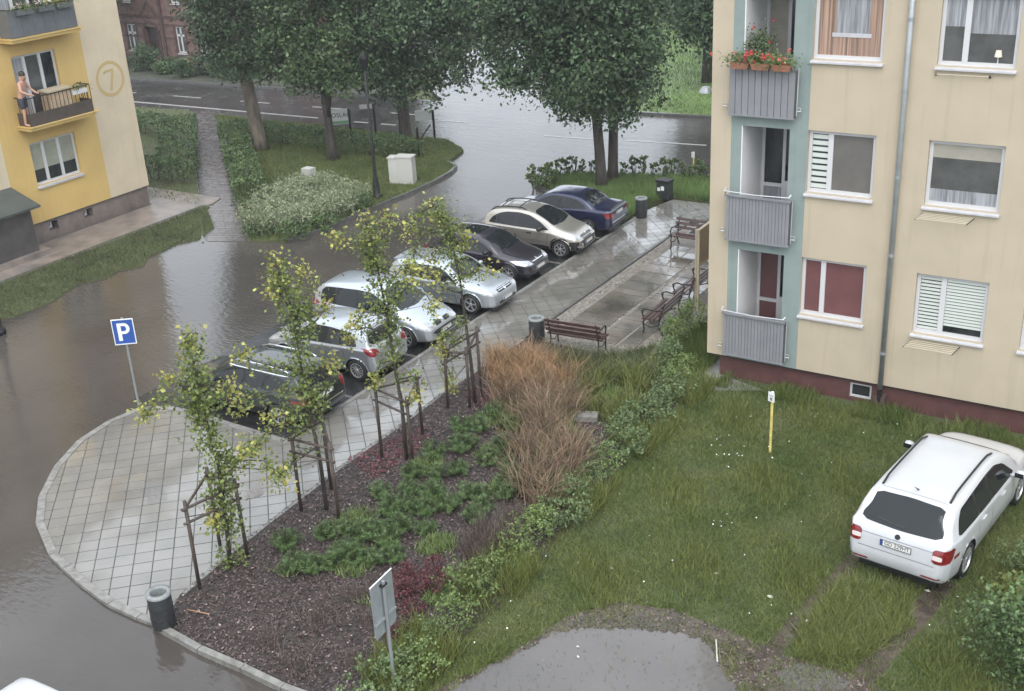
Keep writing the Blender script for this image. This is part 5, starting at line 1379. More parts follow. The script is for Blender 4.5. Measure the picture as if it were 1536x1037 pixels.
SPEC['round_beige'] = dict(L=3.85, W=.84, tum=.36, r=.31, spokes=7, wheels=(.66, 3.12), lift=.03,
    top=[(0, .52), (.03, .85), (.08, 1.0), (.25, 1.30), (.50, 1.46), (.95, 1.53), (1.5, 1.545), (2.0, 1.48), (2.4, 1.335), (2.92, 1.06), (3.05, 1.01), (3.45, .90), (3.68, .77), (3.80, .62), (3.85, .48)],
    belt=[(0, .98), (1, .97), (2.8, .90), (3.85, .62)],
    side=[[(.34, 1.02), (.50, 1.22), (.72, 1.34), (.78, 1.0)], [(.82, 1.0), (.78, 1.36), (1.05, 1.42), (1.48, 1.43), (1.52, .97)], [(1.57, .97), (1.54, 1.43), (1.95, 1.37), (2.35, 1.20), (2.74, .94)]],
    screen=[(2.02, -.50), (2.02, .50), (2.86, .64), (2.92, 0), (2.86, -.64)], back=[(-.55, 1.08), (.55, 1.08), (.48, 1.40), (0, 1.42), (-.48, 1.40)],
    seams=[[(.92, .42), (.86, .7), (.80, .98)], [(1.54, .34), (1.55, .96)], [(2.66, .34), (2.62, .6), (2.72, .9)]], handles=[(1.0, .82), (1.95, .82)], handle_mat='black', mirror=(2.40, .96), mirror_black=True,
    plates=[(1, .50, None)], badge=[(1, .76, .04, 'chrome')], rails=(.35, 1.75, .50, 'black'), wiper=(2.90, -.5, .1, 'z'),
    patches=[('headlight', [(.38, .66), (.44, .80), (.78, .86), (.78, .68)], 'xx', 1, 'lamp_clear', .010), ('headlight', [(3.3, .74), (3.36, .84), (3.62, .78), (3.7, .66)], 'y2', 1, 'lamp_clear', .008), ('grille', [(-.38, .60), (-.40, .76), (.40, .76), (.38, .60)], 'x', 1, 'grey_clad_dark', .008), ('grille_bar', [(-.38, .66), (-.38, .68), (.38, .68), (.38, .66)], 'x', 1, 'p_beige', .014),
             ('bumper', [(-.80, .30), (-.80, .60), (.80, .60), (.80, .30)], 'x', 1, 'black', .010), ('bumper', [(3.40, .30), (3.44, .60), (3.8, .60), (3.83, .30)], 'y2', 1, 'black', .010), ('fog_lamp', [(.50, .40), (.50, .48), (.68, .48), (.68, .40)], 'xx', 1, 'chrome', .018),
             ('sill_cladding', [(1.0, .24), (1.0, .42), (2.72, .42), (2.72, .24)], 'y2', 1, 'black', .012), ('side_moulding', [(1.0, .56), (1.0, .60), (2.66, .60), (2.66, .56)], 'y2', 1, 'p_beige', .014), ('front_arch', [(2.70, .30), (2.78, .58), (2.95, .72), (3.3, .72), (3.44, .6), (3.25, .64), (3.0, .64), (2.82, .5), (2.78, .3)], 'y2', 1, 'black', .010)])
SPEC['saloon_blue'] = dict(L=4.48, W=.855, tum=.38, r=.315, spokes=7, wheels=(.92, 3.56),
    top=[(0, .52), (.02, .80), (.06, .96), (.12, 1.0), (.40, 1.02), (.62, 1.04), (.85, 1.15), (1.25, 1.345), (1.55, 1.405), (2.1, 1.425), (2.45, 1.405), (2.72, 1.335), (3.42, .965), (3.55, .93), (4.1, .79), (4.35, .67), (4.44, .56), (4.48, .45)],
    belt=[(0, .93), (1, .94), (3.2, .87), (4.48, .58)],
    side=[[(.95, .98), (1.10, 1.13), (1.35, 1.26), (1.50, 1.28), (1.52, .95)], [(1.55, .95), (1.53, 1.29), (2.0, 1.33), (2.04, .93)], [(2.09, .93), (2.06, 1.33), (2.4, 1.325), (2.75, 1.21), (3.22, .90)]],
    screen=[(2.70, -.51), (2.70, .51), (3.36, .66), (3.42, 0), (3.36, -.66)], back=[(.68, -.56), (.64, 0), (.68, .56), (1.30, .49), (1.32, 0), (1.30, -.49)], back_axis='z',
    seams=[[(1.5, .42), (1.42, .62), (1.5, .93)], [(2.06, .3), (2.07, .93)], [(3.16, .3), (3.12, .6), (3.2, .87)]], handles=[(1.68, .79), (2.70, .78)], mirror=(2.95, .93),
    plates=[(-1, .80, None)], badge=[],
    patches=[('tail_light', [(.50, .70), (.50, .88), (.86, .90), (.86, .70)], 'xx', -1, 'lamp_red', .008), ('tail_light', [(.03, .70), (.03, .88), (.26, .90), (.20, .70)], 'y2', 1, 'lamp_red', .008), ('bumper_strip', [(-.78, .52), (-.78, .55), (.78, .55), (.78, .52)], 'x', -1, 'chrome', .012), ('headlight', [(.4, .60), (.42, .70), (.8, .74), (.8, .62)], 'xx', 1, 'lamp_clear', .008), ('boot_lip', [(.06, -.60), (.06, .60), (.16, .60), (.16, -.60)], 'z', 1, 'black', .02)])
SPEC['estate_dark'] = dict(L=4.57, W=.885, tum=.35, r=.32, spokes=7, wheels=(.98, 3.56),
    top=[(0, .55), (.03, .78), (.08, .93), (.15, 1.02), (.40, 1.36), (.58, 1.44), (1.2, 1.475), (2.0, 1.48), (2.45, 1.455), (2.75, 1.385), (3.38, 1.0), (3.5, .96), (4.15, .82), (4.40, .70), (4.52, .58), (4.57, .45)],
    belt=[(0, .94), (1, .95), (3.1, .88), (4.57, .6)],
    side=[[(.52, 1.0), (.64, 1.22), (.84, 1.33), (1.3, 1.36), (1.34, .97)], [(1.39, .97), (1.36, 1.36), (1.95, 1.375), (1.99, .95)], [(2.04, .95), (2.01, 1.375), (2.4, 1.36), (2.72, 1.25), (3.14, .92)]],
    screen=[(2.74, -.53), (2.74, .53), (3.34, .67), (3.38, 0), (3.34, -.67)], back=[(-.62, 1.05), (.62, 1.05), (.54, 1.35), (0, 1.37), (-.54, 1.35)],
    seams=[[(2.02, .3), (2.03, .95)], [(3.08, .3), (3.04, .6), (3.12, .88)]], handles=[(1.6, .82), (2.6, .8)], mirror=(2.92, .95), rails=(.7, 2.5, .56, 'chrome'),
    plates=[(-1, .80, None)], badge=[],
    patches=[('tail_light', [(.62, .72), (.60, .96), (.90, .98), (.90, .72)], 'xx', -1, 'lamp_red', .008), ('tail_light', [(.03, .72), (.03, .96), (.24, .96), (.16, .72)], 'y2', 1, 'lamp_red', .008), ('bumper_strip', [(-.80, .55), (-.80, .585), (.80, .585), (.80, .55)], 'x', -1, 'chrome', .012), ('window_trim', [(.60, 1.375), (.60, 1.395), (2.6, 1.40), (2.6, 1.38)], 'y2', 1, 'chrome', .010), ('headlight', [(.4, .62), (.42, .72), (.8, .78), (.8, .64)], 'xx', 1, 'lamp_clear', .008)])

ZP = -0.042
HD = math.radians(82.0)
def car_at(label, sp, cx, cy, hd_deg, pm, z=ZP, **kw):
    return car(label, SPEC[sp], (cx, cy, z), math.radians(hd_deg), M[pm], **kw)
def sporty(root, patch, cast, ox, pmat):
    h = cast('z', 1, .42, 0)[0]
    v = []
    for y in np.linspace(-.54, .54, 7):
        p = cast('z', 1, .50, y)[0]; q = p + Vector((-.16, 0, .012)); v += [p + Vector((0, 0, .012)), q, q + Vector((.02, 0, -.05)), p + Vector((.02, 0, -.03))]
    MB().add(v, [(4 * i + j, 4 * i + (j + 1) % 4, 4 * i + 4 + (j + 1) % 4, 4 * i + 4 + j) for i in range(6) for j in range(4)] + [(0, 1, 2, 3), (27, 26, 25, 24)]).build('roof_spoiler', pmat, root)
def crossbars(root, patch, cast, ox, pmat):
    for x in (.75, 1.45):
        a, b = cast('z', 1, x, -.50)[0], cast('z', 1, x, .50)[0]
        MB().tube([a + Vector((0, 0, .05)), a.lerp(b, .5) + Vector((0, 0, .085)), b + Vector((0, 0, .05))], .02, 6).build('roof_bar', M['black'], root)
CARS = [
    ('white estate car with black roof rails parked on the lawn', 'estate_white', (-3.42, 19.46), 83.0, 'p_white', 0.0, {}),
    ('black estate car with silver roof rails, behind the leaning young trees', 'estate_dark', (-18.41, 17.65), 180 + 2, 'p_dark', ZP, dict(sc=.88)),
    ('silver hatchback parked tail to the kerb, red tail lights showing', 'hatch_silver', (-18.36, 20.35), 180 + 1, 'p_silver', ZP, dict(sc=.88)),
    ('silver people carrier parked nose to the kerb, tallest of the silver cars', 'mpv_silver', (-18.37, 22.42), 3, 'p_silver2', ZP, dict(sc=.88)),
    ('silver three-door hatchback with a small roof spoiler and white wheels', 'golf_silver', (-18.08, 25.05), 2, 'p_silver2', ZP, dict(extras=sporty, sc=.88)),
    ('plum black hatchback with a glass sunroof, nose to the kerb', 'hatch_plum', (-18.46, 27.50), 2, 'p_plum', ZP, dict(sc=.88)),
    ('champagne small car with black roof rails and dark lower cladding', 'round_beige', (-18.07, 29.9), 4, 'p_beige', ZP, dict(sc=.88, extras=crossbars)),
    ('dark blue saloon at the far end of the row, tail to the kerb', 'saloon_blue', (-18.42, 32.15), 180 + 3, 'p_blue', ZP, dict(sc=.88)),
]
for lb, sp, c, hd, pm, z, kw in CARS: car_at(lb, sp, c[0], c[1], hd, pm, z, **kw)
# white vehicle whose roof shows at the bottom left corner
SPEC['white_van'] = dict(SPEC['mpv_silver']); SPEC['white_van'].update(plates=[], badge=[], patches=[], seams=[])
car_at('white car of which only the roof corner shows at the bottom left', 'white_van', -11.95, 6.98, 0, 'p_white', -.06, sc=.88)
# ------------------------------------------------------------------ big trees
def blob_centers(blobs, n, shell=0.55):
    """random points in a union of ellipsoids, thinned towards the middle"""
    w = np.array([b[1][0] * b[1][1] * b[1][2] for b in blobs]); w = w / w.sum(); out = []
    for b, k in zip(blobs, rng.multinomial(n, w)):
        d = rng.normal(size=(k, 3)); d /= np.linalg.norm(d, axis=1)[:, None]
        r = shell + (1 - shell) * rng.random(k) ** .6
        r *= 1 + .16 * np.sin(d[:, 0] * 5 + b[0][0]) * np.cos(d[:, 1] * 4 + b[0][2]) + .1 * np.sin(d[:, 2] * 7)
        out.append(np.array(b[0]) + d * r[:, None] * np.array(b[1]))
    return np.vstack(out)

def big_tree(label, base, trunk, blobs, nclump, per, lsize, leafm, group=None, barkm='bark', name='broadleaf_tree', spread=.25, cat='tree'):
    """trunk: list of (dx, dy, z, r); blobs relative to base"""
    t = empty(name, (base[0], base[1], 0.0), 0, label, cat, group)
    tb = MB(); pts = [(a, b, c) for a, b, c, r in trunk]; rs = [r for *_, r in trunk]
    tb.tube(pts, rs, 12)
    top = Vector(pts[-1]); 
    for b in blobs:
        c = Vector(b[0]); k = random.randint(len(pts) // 2, len(pts) - 1); s0 = Vector(pts[k])
        mid = s0.lerp(c, .5) + Vector((random.uniform(-.3, .3), random.uniform(-.3, .3), random.uniform(0, .4)))
        tb.tube([s0, mid, c], [rs[k] * .55, rs[k] * .35, rs[k] * .12], 7)
        for _ in range(3):
            e = c + Vector((random.uniform(-1, 1) * b[1][0], random.uniform(-1, 1) * b[1][1], random.uniform(-.7, .7) * b[1][2])) * .8
            tb.tube([mid.lerp(c, random.uniform(.2, .9)), e], [rs[k] * .2, .012], 5)
    tb.build('trunk', M[barkm], t, True)
    more = []
    for c, r in blobs:
        for _ in range(4):
            d = rng.normal(size=3); d /= np.linalg.norm(d); f_ = random.uniform(.28, .5)
            more.append((tuple(c[i] + d[i] * r[i] * random.uniform(.75, 1.05) for i in range(3)), tuple(v * f_ for v in r)))
    keep_lo = min(c[2] - r[2] for c, r in blobs) - .15
    more = [(c, r) for c, r in more if c[2] - r[2] > keep_lo]
    C = np.vstack([blob_centers(blobs, int(nclump * .62)), blob_centers(more, int(nclump * .42), .3)])
    cc = clumps(C, per, np.array([spread, spread, spread * .75]))
    out = cc - np.repeat(C, per, axis=0)
    ctr = np.array([np.mean([b[0][i] for b in blobs]) for i in range(3)])
    N = (np.repeat(C, per, axis=0) - ctr); N /= np.linalg.norm(N, axis=1)[:, None] + 1e-6
    V, F = leaves(cc, lsize, up=.55, N=N * .5)
    link('crown', np_mesh('crown', V, F), M[leafm], t)
    return t
GT = 'large street trees on the verges'
# pair on the right verge (the front one carries most of the crown)
b4 = G(903, 283); b5 = G(919, 273)
big_tree('broad dark tree with the nearer trunk of the pair behind the blue saloon', b4, [(0, 0, -.1, .26), (-.03, 0, .5, .20), (-.10, .05, 1.4, .18), (-.22, .1, 2.6, .165), (-.30, .1, 4, .14), (-.3, .1, 6, .10)],
         [((-.5, .1, 4.6), (2.3, 2.2, 1.9)), ((-3.0, .2, 5.1), (1.9, 1.9, 1.4)), ((-1.9, -.2, 3.95), (1.7, 1.5, .85)), ((-3.8, .4, 4.4), (.9, 1.1, .65)), ((-.2, -.4, 3.0), (1.0, 1.0, .75)), ((.7, 0, 3.3), (1.0, 1.2, .9)), ((1.1, .2, 4.5), (1.2, 1.5, 1.3)), ((-1, 0, 7.4), (3.0, 2.8, 2.4)), ((-3.6, 0, 6.6), (1.6, 1.8, 1.5))], 1150, 32, .155, 'leaf_dark', GT)
big_tree('tree with the further trunk of the pair, half hidden behind its neighbour', b5, [(0, 0, -.1, .24), (.02, 0, .5, .19), (.05, 0, 1.6, .17), (.12, 0, 3.2, .15), (.2, 0, 5, .11)],
         [((.7, .4, 3.7), (1.2, 1.3, 1.1)), ((1.0, .6, 5.6), (1.2, 1.5, 1.4)), ((-.4, .8, 4.8), (1.8, 1.8, 1.8)), ((.4, 0, 2.6), (.6, .7, .5)), ((.5, .5, 7.4), (2.4, 2.4, 2.2))], 520, 32, .155, 'leaf_dark', GT)
# three on the middle verge
b1, b2, b3 = G(392, 224), G(500, 240), G(611, 228)
big_tree('tree with a pale ribbed trunk where the hedges meet', b1, [(0, 0, -.1, .42), (-.05, 0, .4, .30), (-.15, 0, 1.5, .29), (-.3, 0, 2.7, .28), (-.5, 0, 4.2, .22), (-.6, 0, 6, .14)],
         [((-.5, .2, 5.1), (2.1, 2.0, 1.8)), ((-1.6, .3, 5.3), (1.3, 1.5, 1.2)), ((.9, -.2, 4.1), (1.5, 1.5, 1.1)), ((-.4, 0, 3.7), (1.6, 1.3, .75)), ((-.4, 0, 7.6), (2.6, 2.6, 2.4)), ((-1.2, .2, 4.3), (1.0, 1.1, .8))], 860, 32, .15, 'leaf_dark', GT, 'bark_pale')
big_tree('slender straight-trunked tree beside the small sign boards', b2, [(0, 0, -.1, .30), (0, 0, .4, .20), (-.04, 0, 1.6, .17), (-.1, 0, 3.0, .15), (-.2, 0, 5, .11)],
         [((-.3, 0, 5.2), (2.2, 2.1, 1.9)), ((-1.4, -.3, 4.4), (1.5, 1.4, 1.2)), ((.9, -.2, 4.2), (1.5, 1.4, 1.2)), ((.2, -.2, 3.4), (1.4, 1.3, .8)), ((0, 0, 7.6), (2.6, 2.6, 2.2)), ((-1.0, .1, 3.2), (.9, .9, .55))], 820, 32, .15, 'leaf_mid', GT)
big_tree('tree with low hanging crown behind the pale utility cabinet', b3, [(0, 0, -.1, .36), (0, 0, .4, .27), (-.03, 0, 1.2, .24), (-.05, 0, 2.4, .22), (0, 0, 4.5, .16), (0, 0, 6, .1)],
         [((.6, 0, 5.0), (2.6, 2.3, 1.9)), ((3.0, .1, 4.6), (1.7, 1.7, 1.3)), ((2.2, -.2, 3.5), (1.5, 1.3, .8)), ((-.9, -.2, 3.8), (1.5, 1.4, 1.2)), ((.2, -.3, 2.75), (1.2, 1.1, .8)), ((1.3, -.2, 2.5), (.9, .8, .55)), ((1, 0, 7.6), (3.1, 2.9, 2.4)), ((3.9, .2, 5.6), (1.0, 1.2, 1.0)), ((-.9, 0, 2.5), (.6, .7, .5))], 1080, 32, .15, 'leaf_dark', GT)
# background trees beyond the road
GB = 'trees beyond the road'
for i, (x, y, s_, lm, lb) in enumerate((
        (-42.8, 54.6, 1.2, 'leaf_mid', 'mid green tree left of the side road'), (-46.8, 52.6, 1.1, 'leaf_dark', 'dark tree beside the brick house'),
        (-22.9, 54.5, 1.0, 'leaf_dark', 'dark tree at the edge of the meadow next to the cream building'), (-51, 59, 1.25, 'leaf_dark', 'dark tree rising behind the brick house'),
        (-13.5, 60, 1.1, 'leaf_dark', 'dark tree hidden behind the cream building'))):
    blobs = [((0, 0, 4.4), (2.6, 2.4, 2.0)), ((-1.6, -.4, 3.6), (1.7, 1.6, 1.3)), ((1.5, -.5, 3.4), (1.7, 1.6, 1.4)), ((0, -.6, 2.6), (1.6, 1.4, 1.0)), ((0, 0, 6.6), (2.4, 2.4, 2.0))]
    if i == 2: blobs = [((.5, 0, 4.6), (2.2, 2.0, 2.0)), ((-.3, -.2, 2.9), (1.2, 1.2, 1.0)), ((1.0, -.2, 2.3), (1.3, 1.2, 1.3)), ((.4, 0, 6.5), (2.2, 2.2, 1.8))]
    big_tree(lb, (x, y), [(0, 0, -.1, .3), (0, 0, 1.2, .24), (0, 0, 3.5, .2), (0, 0, 5.5, .12)], [(tuple(v * s_ for v in c), tuple(v * s_ for v in r)) for c, r in blobs], 520, 24, .24, lm, GB, spread=.42)
big_tree('tree whose leafy branches hang in front of the brick house', (-58.6, 47.9), [(0, 0, -.1, .2), (0, 0, 2, .16), (0, 0, 4.5, .1)], [((-.6, 0, 4.6), (2.0, 1.6, 1.2)), ((-1.8, -.2, 4.0), (1.2, 1.1, .9)), ((1.2, 0, 4.9), (1.4, 1.2, .9))], 380, 24, .17, 'leaf_mid', GB)
# bush in front of the brick house and low growth (builder first)
def bush(label, c, r, n, ls, leafm, name='bush', group=None, stems=6, z0=0.0, cat='bush', squeeze=None):
    t = empty(name, (c[0], c[1], z0), random.uniform(0, 6.28) if squeeze is None else squeeze, label, cat, group)
    st_ = MB()
    for k in range(stems):
        a = random.uniform(0, 6.28); e = (math.cos(a) * r[0] * .6, math.sin(a) * r[1] * .6, r[2] * random.uniform(.7, 1.3))
        st_.tube([(0, 0, -.05), e], [.022 * (r[2] + .3), .008], 5)
    st_.build('stem', M['bark'], t)
    blobs = [((0, 0, r[2] * .95), r)] + [((random.uniform(-.6, .6) * r[0], random.uniform(-.6, .6) * r[1], r[2] * random.uniform(.7, 1.4)), tuple(v * random.uniform(.4, .6) for v in r)) for _ in range(4)]
    C = blob_centers(blobs, n // 14, .45); C[:, 2] = np.maximum(C[:, 2], .04)
    cc = clumps(C, 14, min(r) * .14); cc[:, 2] = np.maximum(cc[:, 2], .02)
    V, F = leaves(cc, ls, up=.6); link('foliage', np_mesh('foliage', V, F), M[leafm], t)
    return t
GH = 'bushes in front of the brick house'
for x, y, r, lm, lb in ((-55.4, 48.0, (1.05, .9, .78), 'leaf_dark', 'rounded clipped bush beside the arched doorway'), (-51.0, 47.5, (1.5, .8, .62), 'leaf_dark', 'wide dark bush under the right-hand windows of the brick house'),
                        (-53.2, 47.5, (.9, .6, .45), 'leaf_hedge', 'small light green bush below the middle window of the brick house'), (-48.4, 47.6, (1.6, .8, .7), 'leaf_dark', 'dark bush at the right end of the brick house'), (-58.6, 48.2, (1.2, .7, .35), 'leaf_dark', 'low dark bush left of the doorstep')):
    bush(lb, (x, y), r, 2200, .13, lm, group=GH)
for x, y, r, lm, lb in ((-32.5, 72, (3.2, 1.6, 1.1), 'leaf_mid', 'wide light green thicket at the far end of the side road'), (-26, 70, (3.4, 1.6, 1.0), 'leaf_dark', 'long dark thicket at the back of the meadow'), (-37.6, 67, (2.4, 1.6, 1.2), 'leaf_dark', 'dark thicket on the left of the side road'), (-20.6, 67, (2.6, 1.5, 1.2), 'leaf_dark', 'dark thicket in front of the pale building')):
    bush(lb, (x, y), r, 5200, .22, lm, group='thickets beyond the meadow')
t = empty('waste_bag', (-53.0, 48.9, 0), 0, 'yellow sack standing by the brick house wall', 'sack')
MB().lathe([(.16, 0), (.2, .15), (.18, .42), (.08, .55), (.1, .6)], n=10).build('sack', M['marker'], t)

# ------------------------------------------------------------------ hedges: clipped boxes of leaves with dark stems
def hedge(label, pts, w, h, dens=900, lm='leaf_hedge', z0=0.0):
    root = empty('hedge', (pts[0][0], pts[0][1], z0), 0, label, 'hedge', 'clipped hedges along the footpath and road')
    o0 = Vector((pts[0][0], pts[0][1])); Cs = []; st_ = MB()
    for a, b in zip(pts[:-1], pts[1:]):
        a = Vector(a) - o0; b = Vector(b) - o0; L = (b - a).length; t = (b - a).normalized(); nn = Vector((-t.y, t.x))
        n = int(dens * L)
        u = rng.uniform(-w * .2, L + w * .2, n); face = rng.random(n)
        v = np.where(face < .5, rng.uniform(-1, 1, n), np.sign(rng.uniform(-1, 1, n)) * rng.uniform(.82, 1.05, n)) * w / 2
        z = np.where(face < .5, h * rng.uniform(.90, 1.06, n), h * rng.uniform(.22, 1.0, n) ** .8)
        z += .05 * np.sin(u * 2.3) + .04 * np.sin(u * 5.1 + v * 3)
        Cs.append(np.column_stack([a.x + t.x * u + nn.x * v, a.y + t.y * u + nn.y * v, z]))
        for k in range(int(L * 2.2)):
            p = a + t * random.uniform(0, L) + nn * random.uniform(-w * .3, w * .3)
            st_.tube([(p.x, p.y, -.03), (p.x + random.uniform(-.15, .15), p.y + random.uniform(-.15, .15), h * .85)], [.022, .01], 5)
    C = np.vstack(Cs); V, F = leaves(C, .085, up=.7); link('foliage', np_mesh('foliage', V, F), M[lm], root)
    st_.build('stem', M['bark'], root)['kind'] = 'stuff'
    return root
hz = .8
def Gz(px, py, z=hz): p = G(px, py, z); return (p.x, p.y)
hedge('clipped hedge along the left side of the footpath', [Gz(268, 176), Gz(262, 232)], 1.5, .85)
hedge('short clipped hedge between the yellow building and the footpath', [Gz(212, 240), Gz(288, 244)], .8, .85)
hedge('clipped hedge along the right side of the footpath', [Gz(345, 182), Gz(372, 270)], 1.15, .80)
hedge('clipped hedge running along the road behind the tree trunks', [Gz(365, 183), Gz(480, 196), Gz(590, 208), Gz(622, 214)], .8, .80, 1000)
hedge('low clipped hedge further left along the road', [Gz(100, 165), Gz(215, 172), Gz(250, 180)], 1.0, .8)

# ------------------------------------------------------------------ young street trees tied to stakes
def young_tree(label, base_px, trunk_px, branches, stakes, dense):
    base = G(*base_px); t = empty('young_tree', (base.x, base.y, 0), 0, label, 'young tree', 'young trees in the planting bed')
    def W_(p, dj=0.0):
        q = on_base(p[0], p[1], (base.x, base.y)); h_ = Vector((base.x, base.y, 0)).normalized(); q = q + h_ * dj
        return q - Vector((base.x, base.y, 0))
    tb = MB(); tp = [Vector((0, 0, -.05))] + [W_(p) for p in trunk_px[1:]]
    n = len(tp); tb.tube(tp, [.045 - .035 * i / (n - 1) for i in range(n)], 8)
    Cs = []; Tips = []
    def along(pts, dens, rad, z_tip=False):
        for a, b in zip(pts[:-1], pts[1:]):
            L = (b - a).length; k = max(1, int(L * dens))
            for _ in range(k):
                Cs.append(a.lerp(b, random.random()) + Vector((random.gauss(0, rad), random.gauss(0, rad), random.gauss(0, rad * .8))))
    for br in branches:
        pts = [W_(br[0])]; dj = random.uniform(-.25, .25)
        for i, p in enumerate(br[1:]): pts.append(W_(p, dj * (i + 1) / (len(br) - 1) * 1.5))
        tb.tube(pts, [.02 - .014 * i / (len(pts) - 1) for i in range(len(pts))], 6)
        along(pts, 18, .09); Tips += [pts[-1], pts[-1].lerp(pts[-2], .35)]
    for i0, i1, d, rad in dense: along(tp[i0:i1 + 1], d * .75, rad * .9)
    Tips.append(tp[-1]); Tips.append(tp[-1].lerp(tp[-2], .4))
    # twigs with leaf clusters
    C = np.array([tuple(c) for c in Cs]); 
    for c in Cs[::5]: 
        near = min(tp, key=lambda q: (q - c).length); tb.tube([near.lerp(c, .1), c], [.008, .003], 4)
    tb.build('trunk', M['bark'], t, True)
    cc = clumps(C, 11, np.array([.075, .075, .08])); V, F = leaves(cc, .066, up=.7, aspect=.8)
    link('foliage', np_mesh('foliage', V, F), M['leaf_young'], t)
    tc_ = np.array([tuple(c) for c in Tips]); cc = clumps(tc_, 34, np.array([.11, .11, .12])); V, F = leaves(cc, .08, up=.9, aspect=.8)
    link('tip_foliage', np_mesh('tip_foliage', V, F), M['leaf_tip'], t)
    # stakes stand in the ground: things of their own
    fr = empty('tree_stake_frame', (base.x, base.y, 0), 0, stakes['label'], 'tree stake', 'stake frames around the young trees')
    tops = []
    for (p, h) in stakes['posts']:
        g = G(*p) - Vector((base.x, base.y, 0)); g.z = 0
        MB().tube([(g.x, g.y, -.1), (g.x * .97, g.y * .97, h)], .034, 8).build('stake', M['stake'], fr, True)
        tops.append((g, h))
    for a in range(len(tops)):
        b = (a + 1) % len(tops)
        for hz_ in (-.14, -.42) if a == 0 else (-.14,):
            A = Vector((tops[a][0].x, tops[a][0].y, tops[a][1] + hz_)); B = Vector((tops[b][0].x, tops[b][0].y, tops[b][1] + hz_)); d = (B - A).normalized() * .07
            MB().tube([A - d, B + d], .026, 7).build('crossbar', M['stake'], fr, True)
    for (g, h) in tops: MB().tube([Vector((g.x, g.y, h - .3)), W_(trunk_px[1]) * .5 + Vector((0, 0, .75))], .006, 4).build('tie', M['iron'], fr)
    return t
young_tree('nearest young tree, drooping with yellowing tips, leaves down its trunk', (345, 850), [(345, 850), (340, 790), (328, 700), (312, 640), (298, 575), (280, 505)],
           [[(312, 640), (275, 605), (240, 610), (215, 630)], [(304, 600), (270, 580), (252, 575)], [(320, 680), (355, 690), (395, 690), (428, 716)], [(300, 590), (325, 575), (345, 572)], [(330, 720), (350, 700), (365, 670)], [(336, 760), (312, 770)]],
           dict(label='three dark stakes with crossbars around the nearest young tree', posts=[((300, 885), 1.80), ((372, 838), 1.68), ((330, 818), 1.68)]), [(1, 2, 95, .13), (2, 3, 85, .13), (3, 4, 95, .16), (4, 5, 75, .09), (0, 1, 50, .11)])
young_tree('young tree leaning across the black estate car', (490, 765), [(490, 765), (480, 690), (465, 620), (452, 555), (440, 470), (412, 392)],
           [[(470, 640), (430, 645), (395, 660), (375, 690)], [(460, 590), (420, 590), (385, 600), (352, 625)], [(455, 560), (415, 550), (380, 540), (362, 528)], [(445, 500), (475, 480), (492, 455)], [(440, 470), (420, 440), (404, 430)], [(445, 480), (465, 440), (455, 412)], [(470, 640), (495, 580), (500, 545)], [(475, 670), (440, 690), (410, 712)], [(465, 610), (440, 620), (400, 625)]],
           dict(label='three dark stakes with crossbars around the young tree by the black estate car', posts=[((452, 768), 1.75), ((509, 782), 1.72), ((497, 735), 1.72)]), [(2, 3, 80, .16), (3, 4, 85, .17), (4, 5, 70, .13)])
young_tree('young tree standing before the silver hatchback, yellow-green at the top', (610, 690), [(610, 690), (603, 610), (590, 540), (580, 470), (566, 400), (548, 328)],
           [[(566, 400), (535, 365), (503, 358)], [(560, 370), (590, 345), (580, 335)], [(578, 460), (610, 430), (640, 440), (652, 460)], [(584, 500), (550, 490), (525, 492), (520, 505)], [(575, 440), (600, 400), (625, 400)], [(590, 540), (570, 545), (560, 575)], [(597, 570), (622, 560), (625, 590)], [(580, 470), (545, 465), (532, 480)]],
           dict(label='three dark stakes with crossbars around the young tree by the silver hatchback', posts=[((573, 687), 1.76), ((619, 692), 1.50), ((634, 652), 1.50)]), [(2, 3, 60, .14), (3, 4, 75, .16), (4, 5, 75, .13)])
young_tree('furthest young tree, arching over in front of the silver three-door car', (713, 605), [(713, 605), (706, 540), (698, 480), (690, 420), (676, 355), (648, 305)],
           [[(676, 355), (640, 345), (622, 370), (618, 420)], [(660, 325), (690, 340), (700, 360)], [(690, 420), (715, 400), (735, 402)], [(692, 440), (665, 430), (648, 410)], [(700, 500), (675, 520), (668, 560), (676, 590)], [(684, 385), (655, 380), (645, 400)], [(650, 310), (625, 320), (615, 350)], [(698, 480), (670, 500), (660, 515)]],
           dict(label='three dark stakes with crossbars around the furthest young tree', posts=[((672, 613), 1.55), ((722, 596), 1.78), ((705, 612), 1.5)]), [(3, 4, 55, .15), (4, 5, 80, .15)])

# ------------------------------------------------------------------ ornamental planting
def grass_clump(label, c, n, h, w, lean, spread, m_, group, name='ornamental_grass', z0=0.0, proto=[None], cat='ornamental grass'):
    P = rng.normal(size=(n, 2)) * spread
    V, F = blades(P, h, w, lean, 0, 2)
    t = empty(name, (c[0], c[1], z0), 0, label, cat, group)
    link('foliage', np_mesh('foliage', V, F), M[m_], t)
    return t
LANDMARKS = [((345, 850), 'the nearest young tree'), ((490, 765), 'the second young tree'), ((610, 690), 'the third young tree'), ((713, 605), 'the furthest young tree'), ((806, 513), 'the litter bin by the bench'), ((247, 938), 'the near litter bin'), ((578, 930), 'the road sign'), ((800, 700), 'the brown grass'), ((660, 930), 'the red shrubs'), ((870, 500), 'the near bench'), ((565, 300), 'the street lamp'), ((372, 360), 'the footpath end'), ((470, 272), 'the pale box')]
_used_labels = set()
ORD = ['', 'second ', 'third ', 'fourth ', 'fifth ', 'sixth ', 'seventh ', 'eighth ', 'ninth ', 'tenth ', 'eleventh ', 'twelfth ']
def pixel(x, y, z=0.1):
    q = np.array([x, y, z - CAMH]); d = q @ CF
    return PW / 2 + FPX * (q @ CR) / d, PH / 2 - FPX * (q @ CU) / d
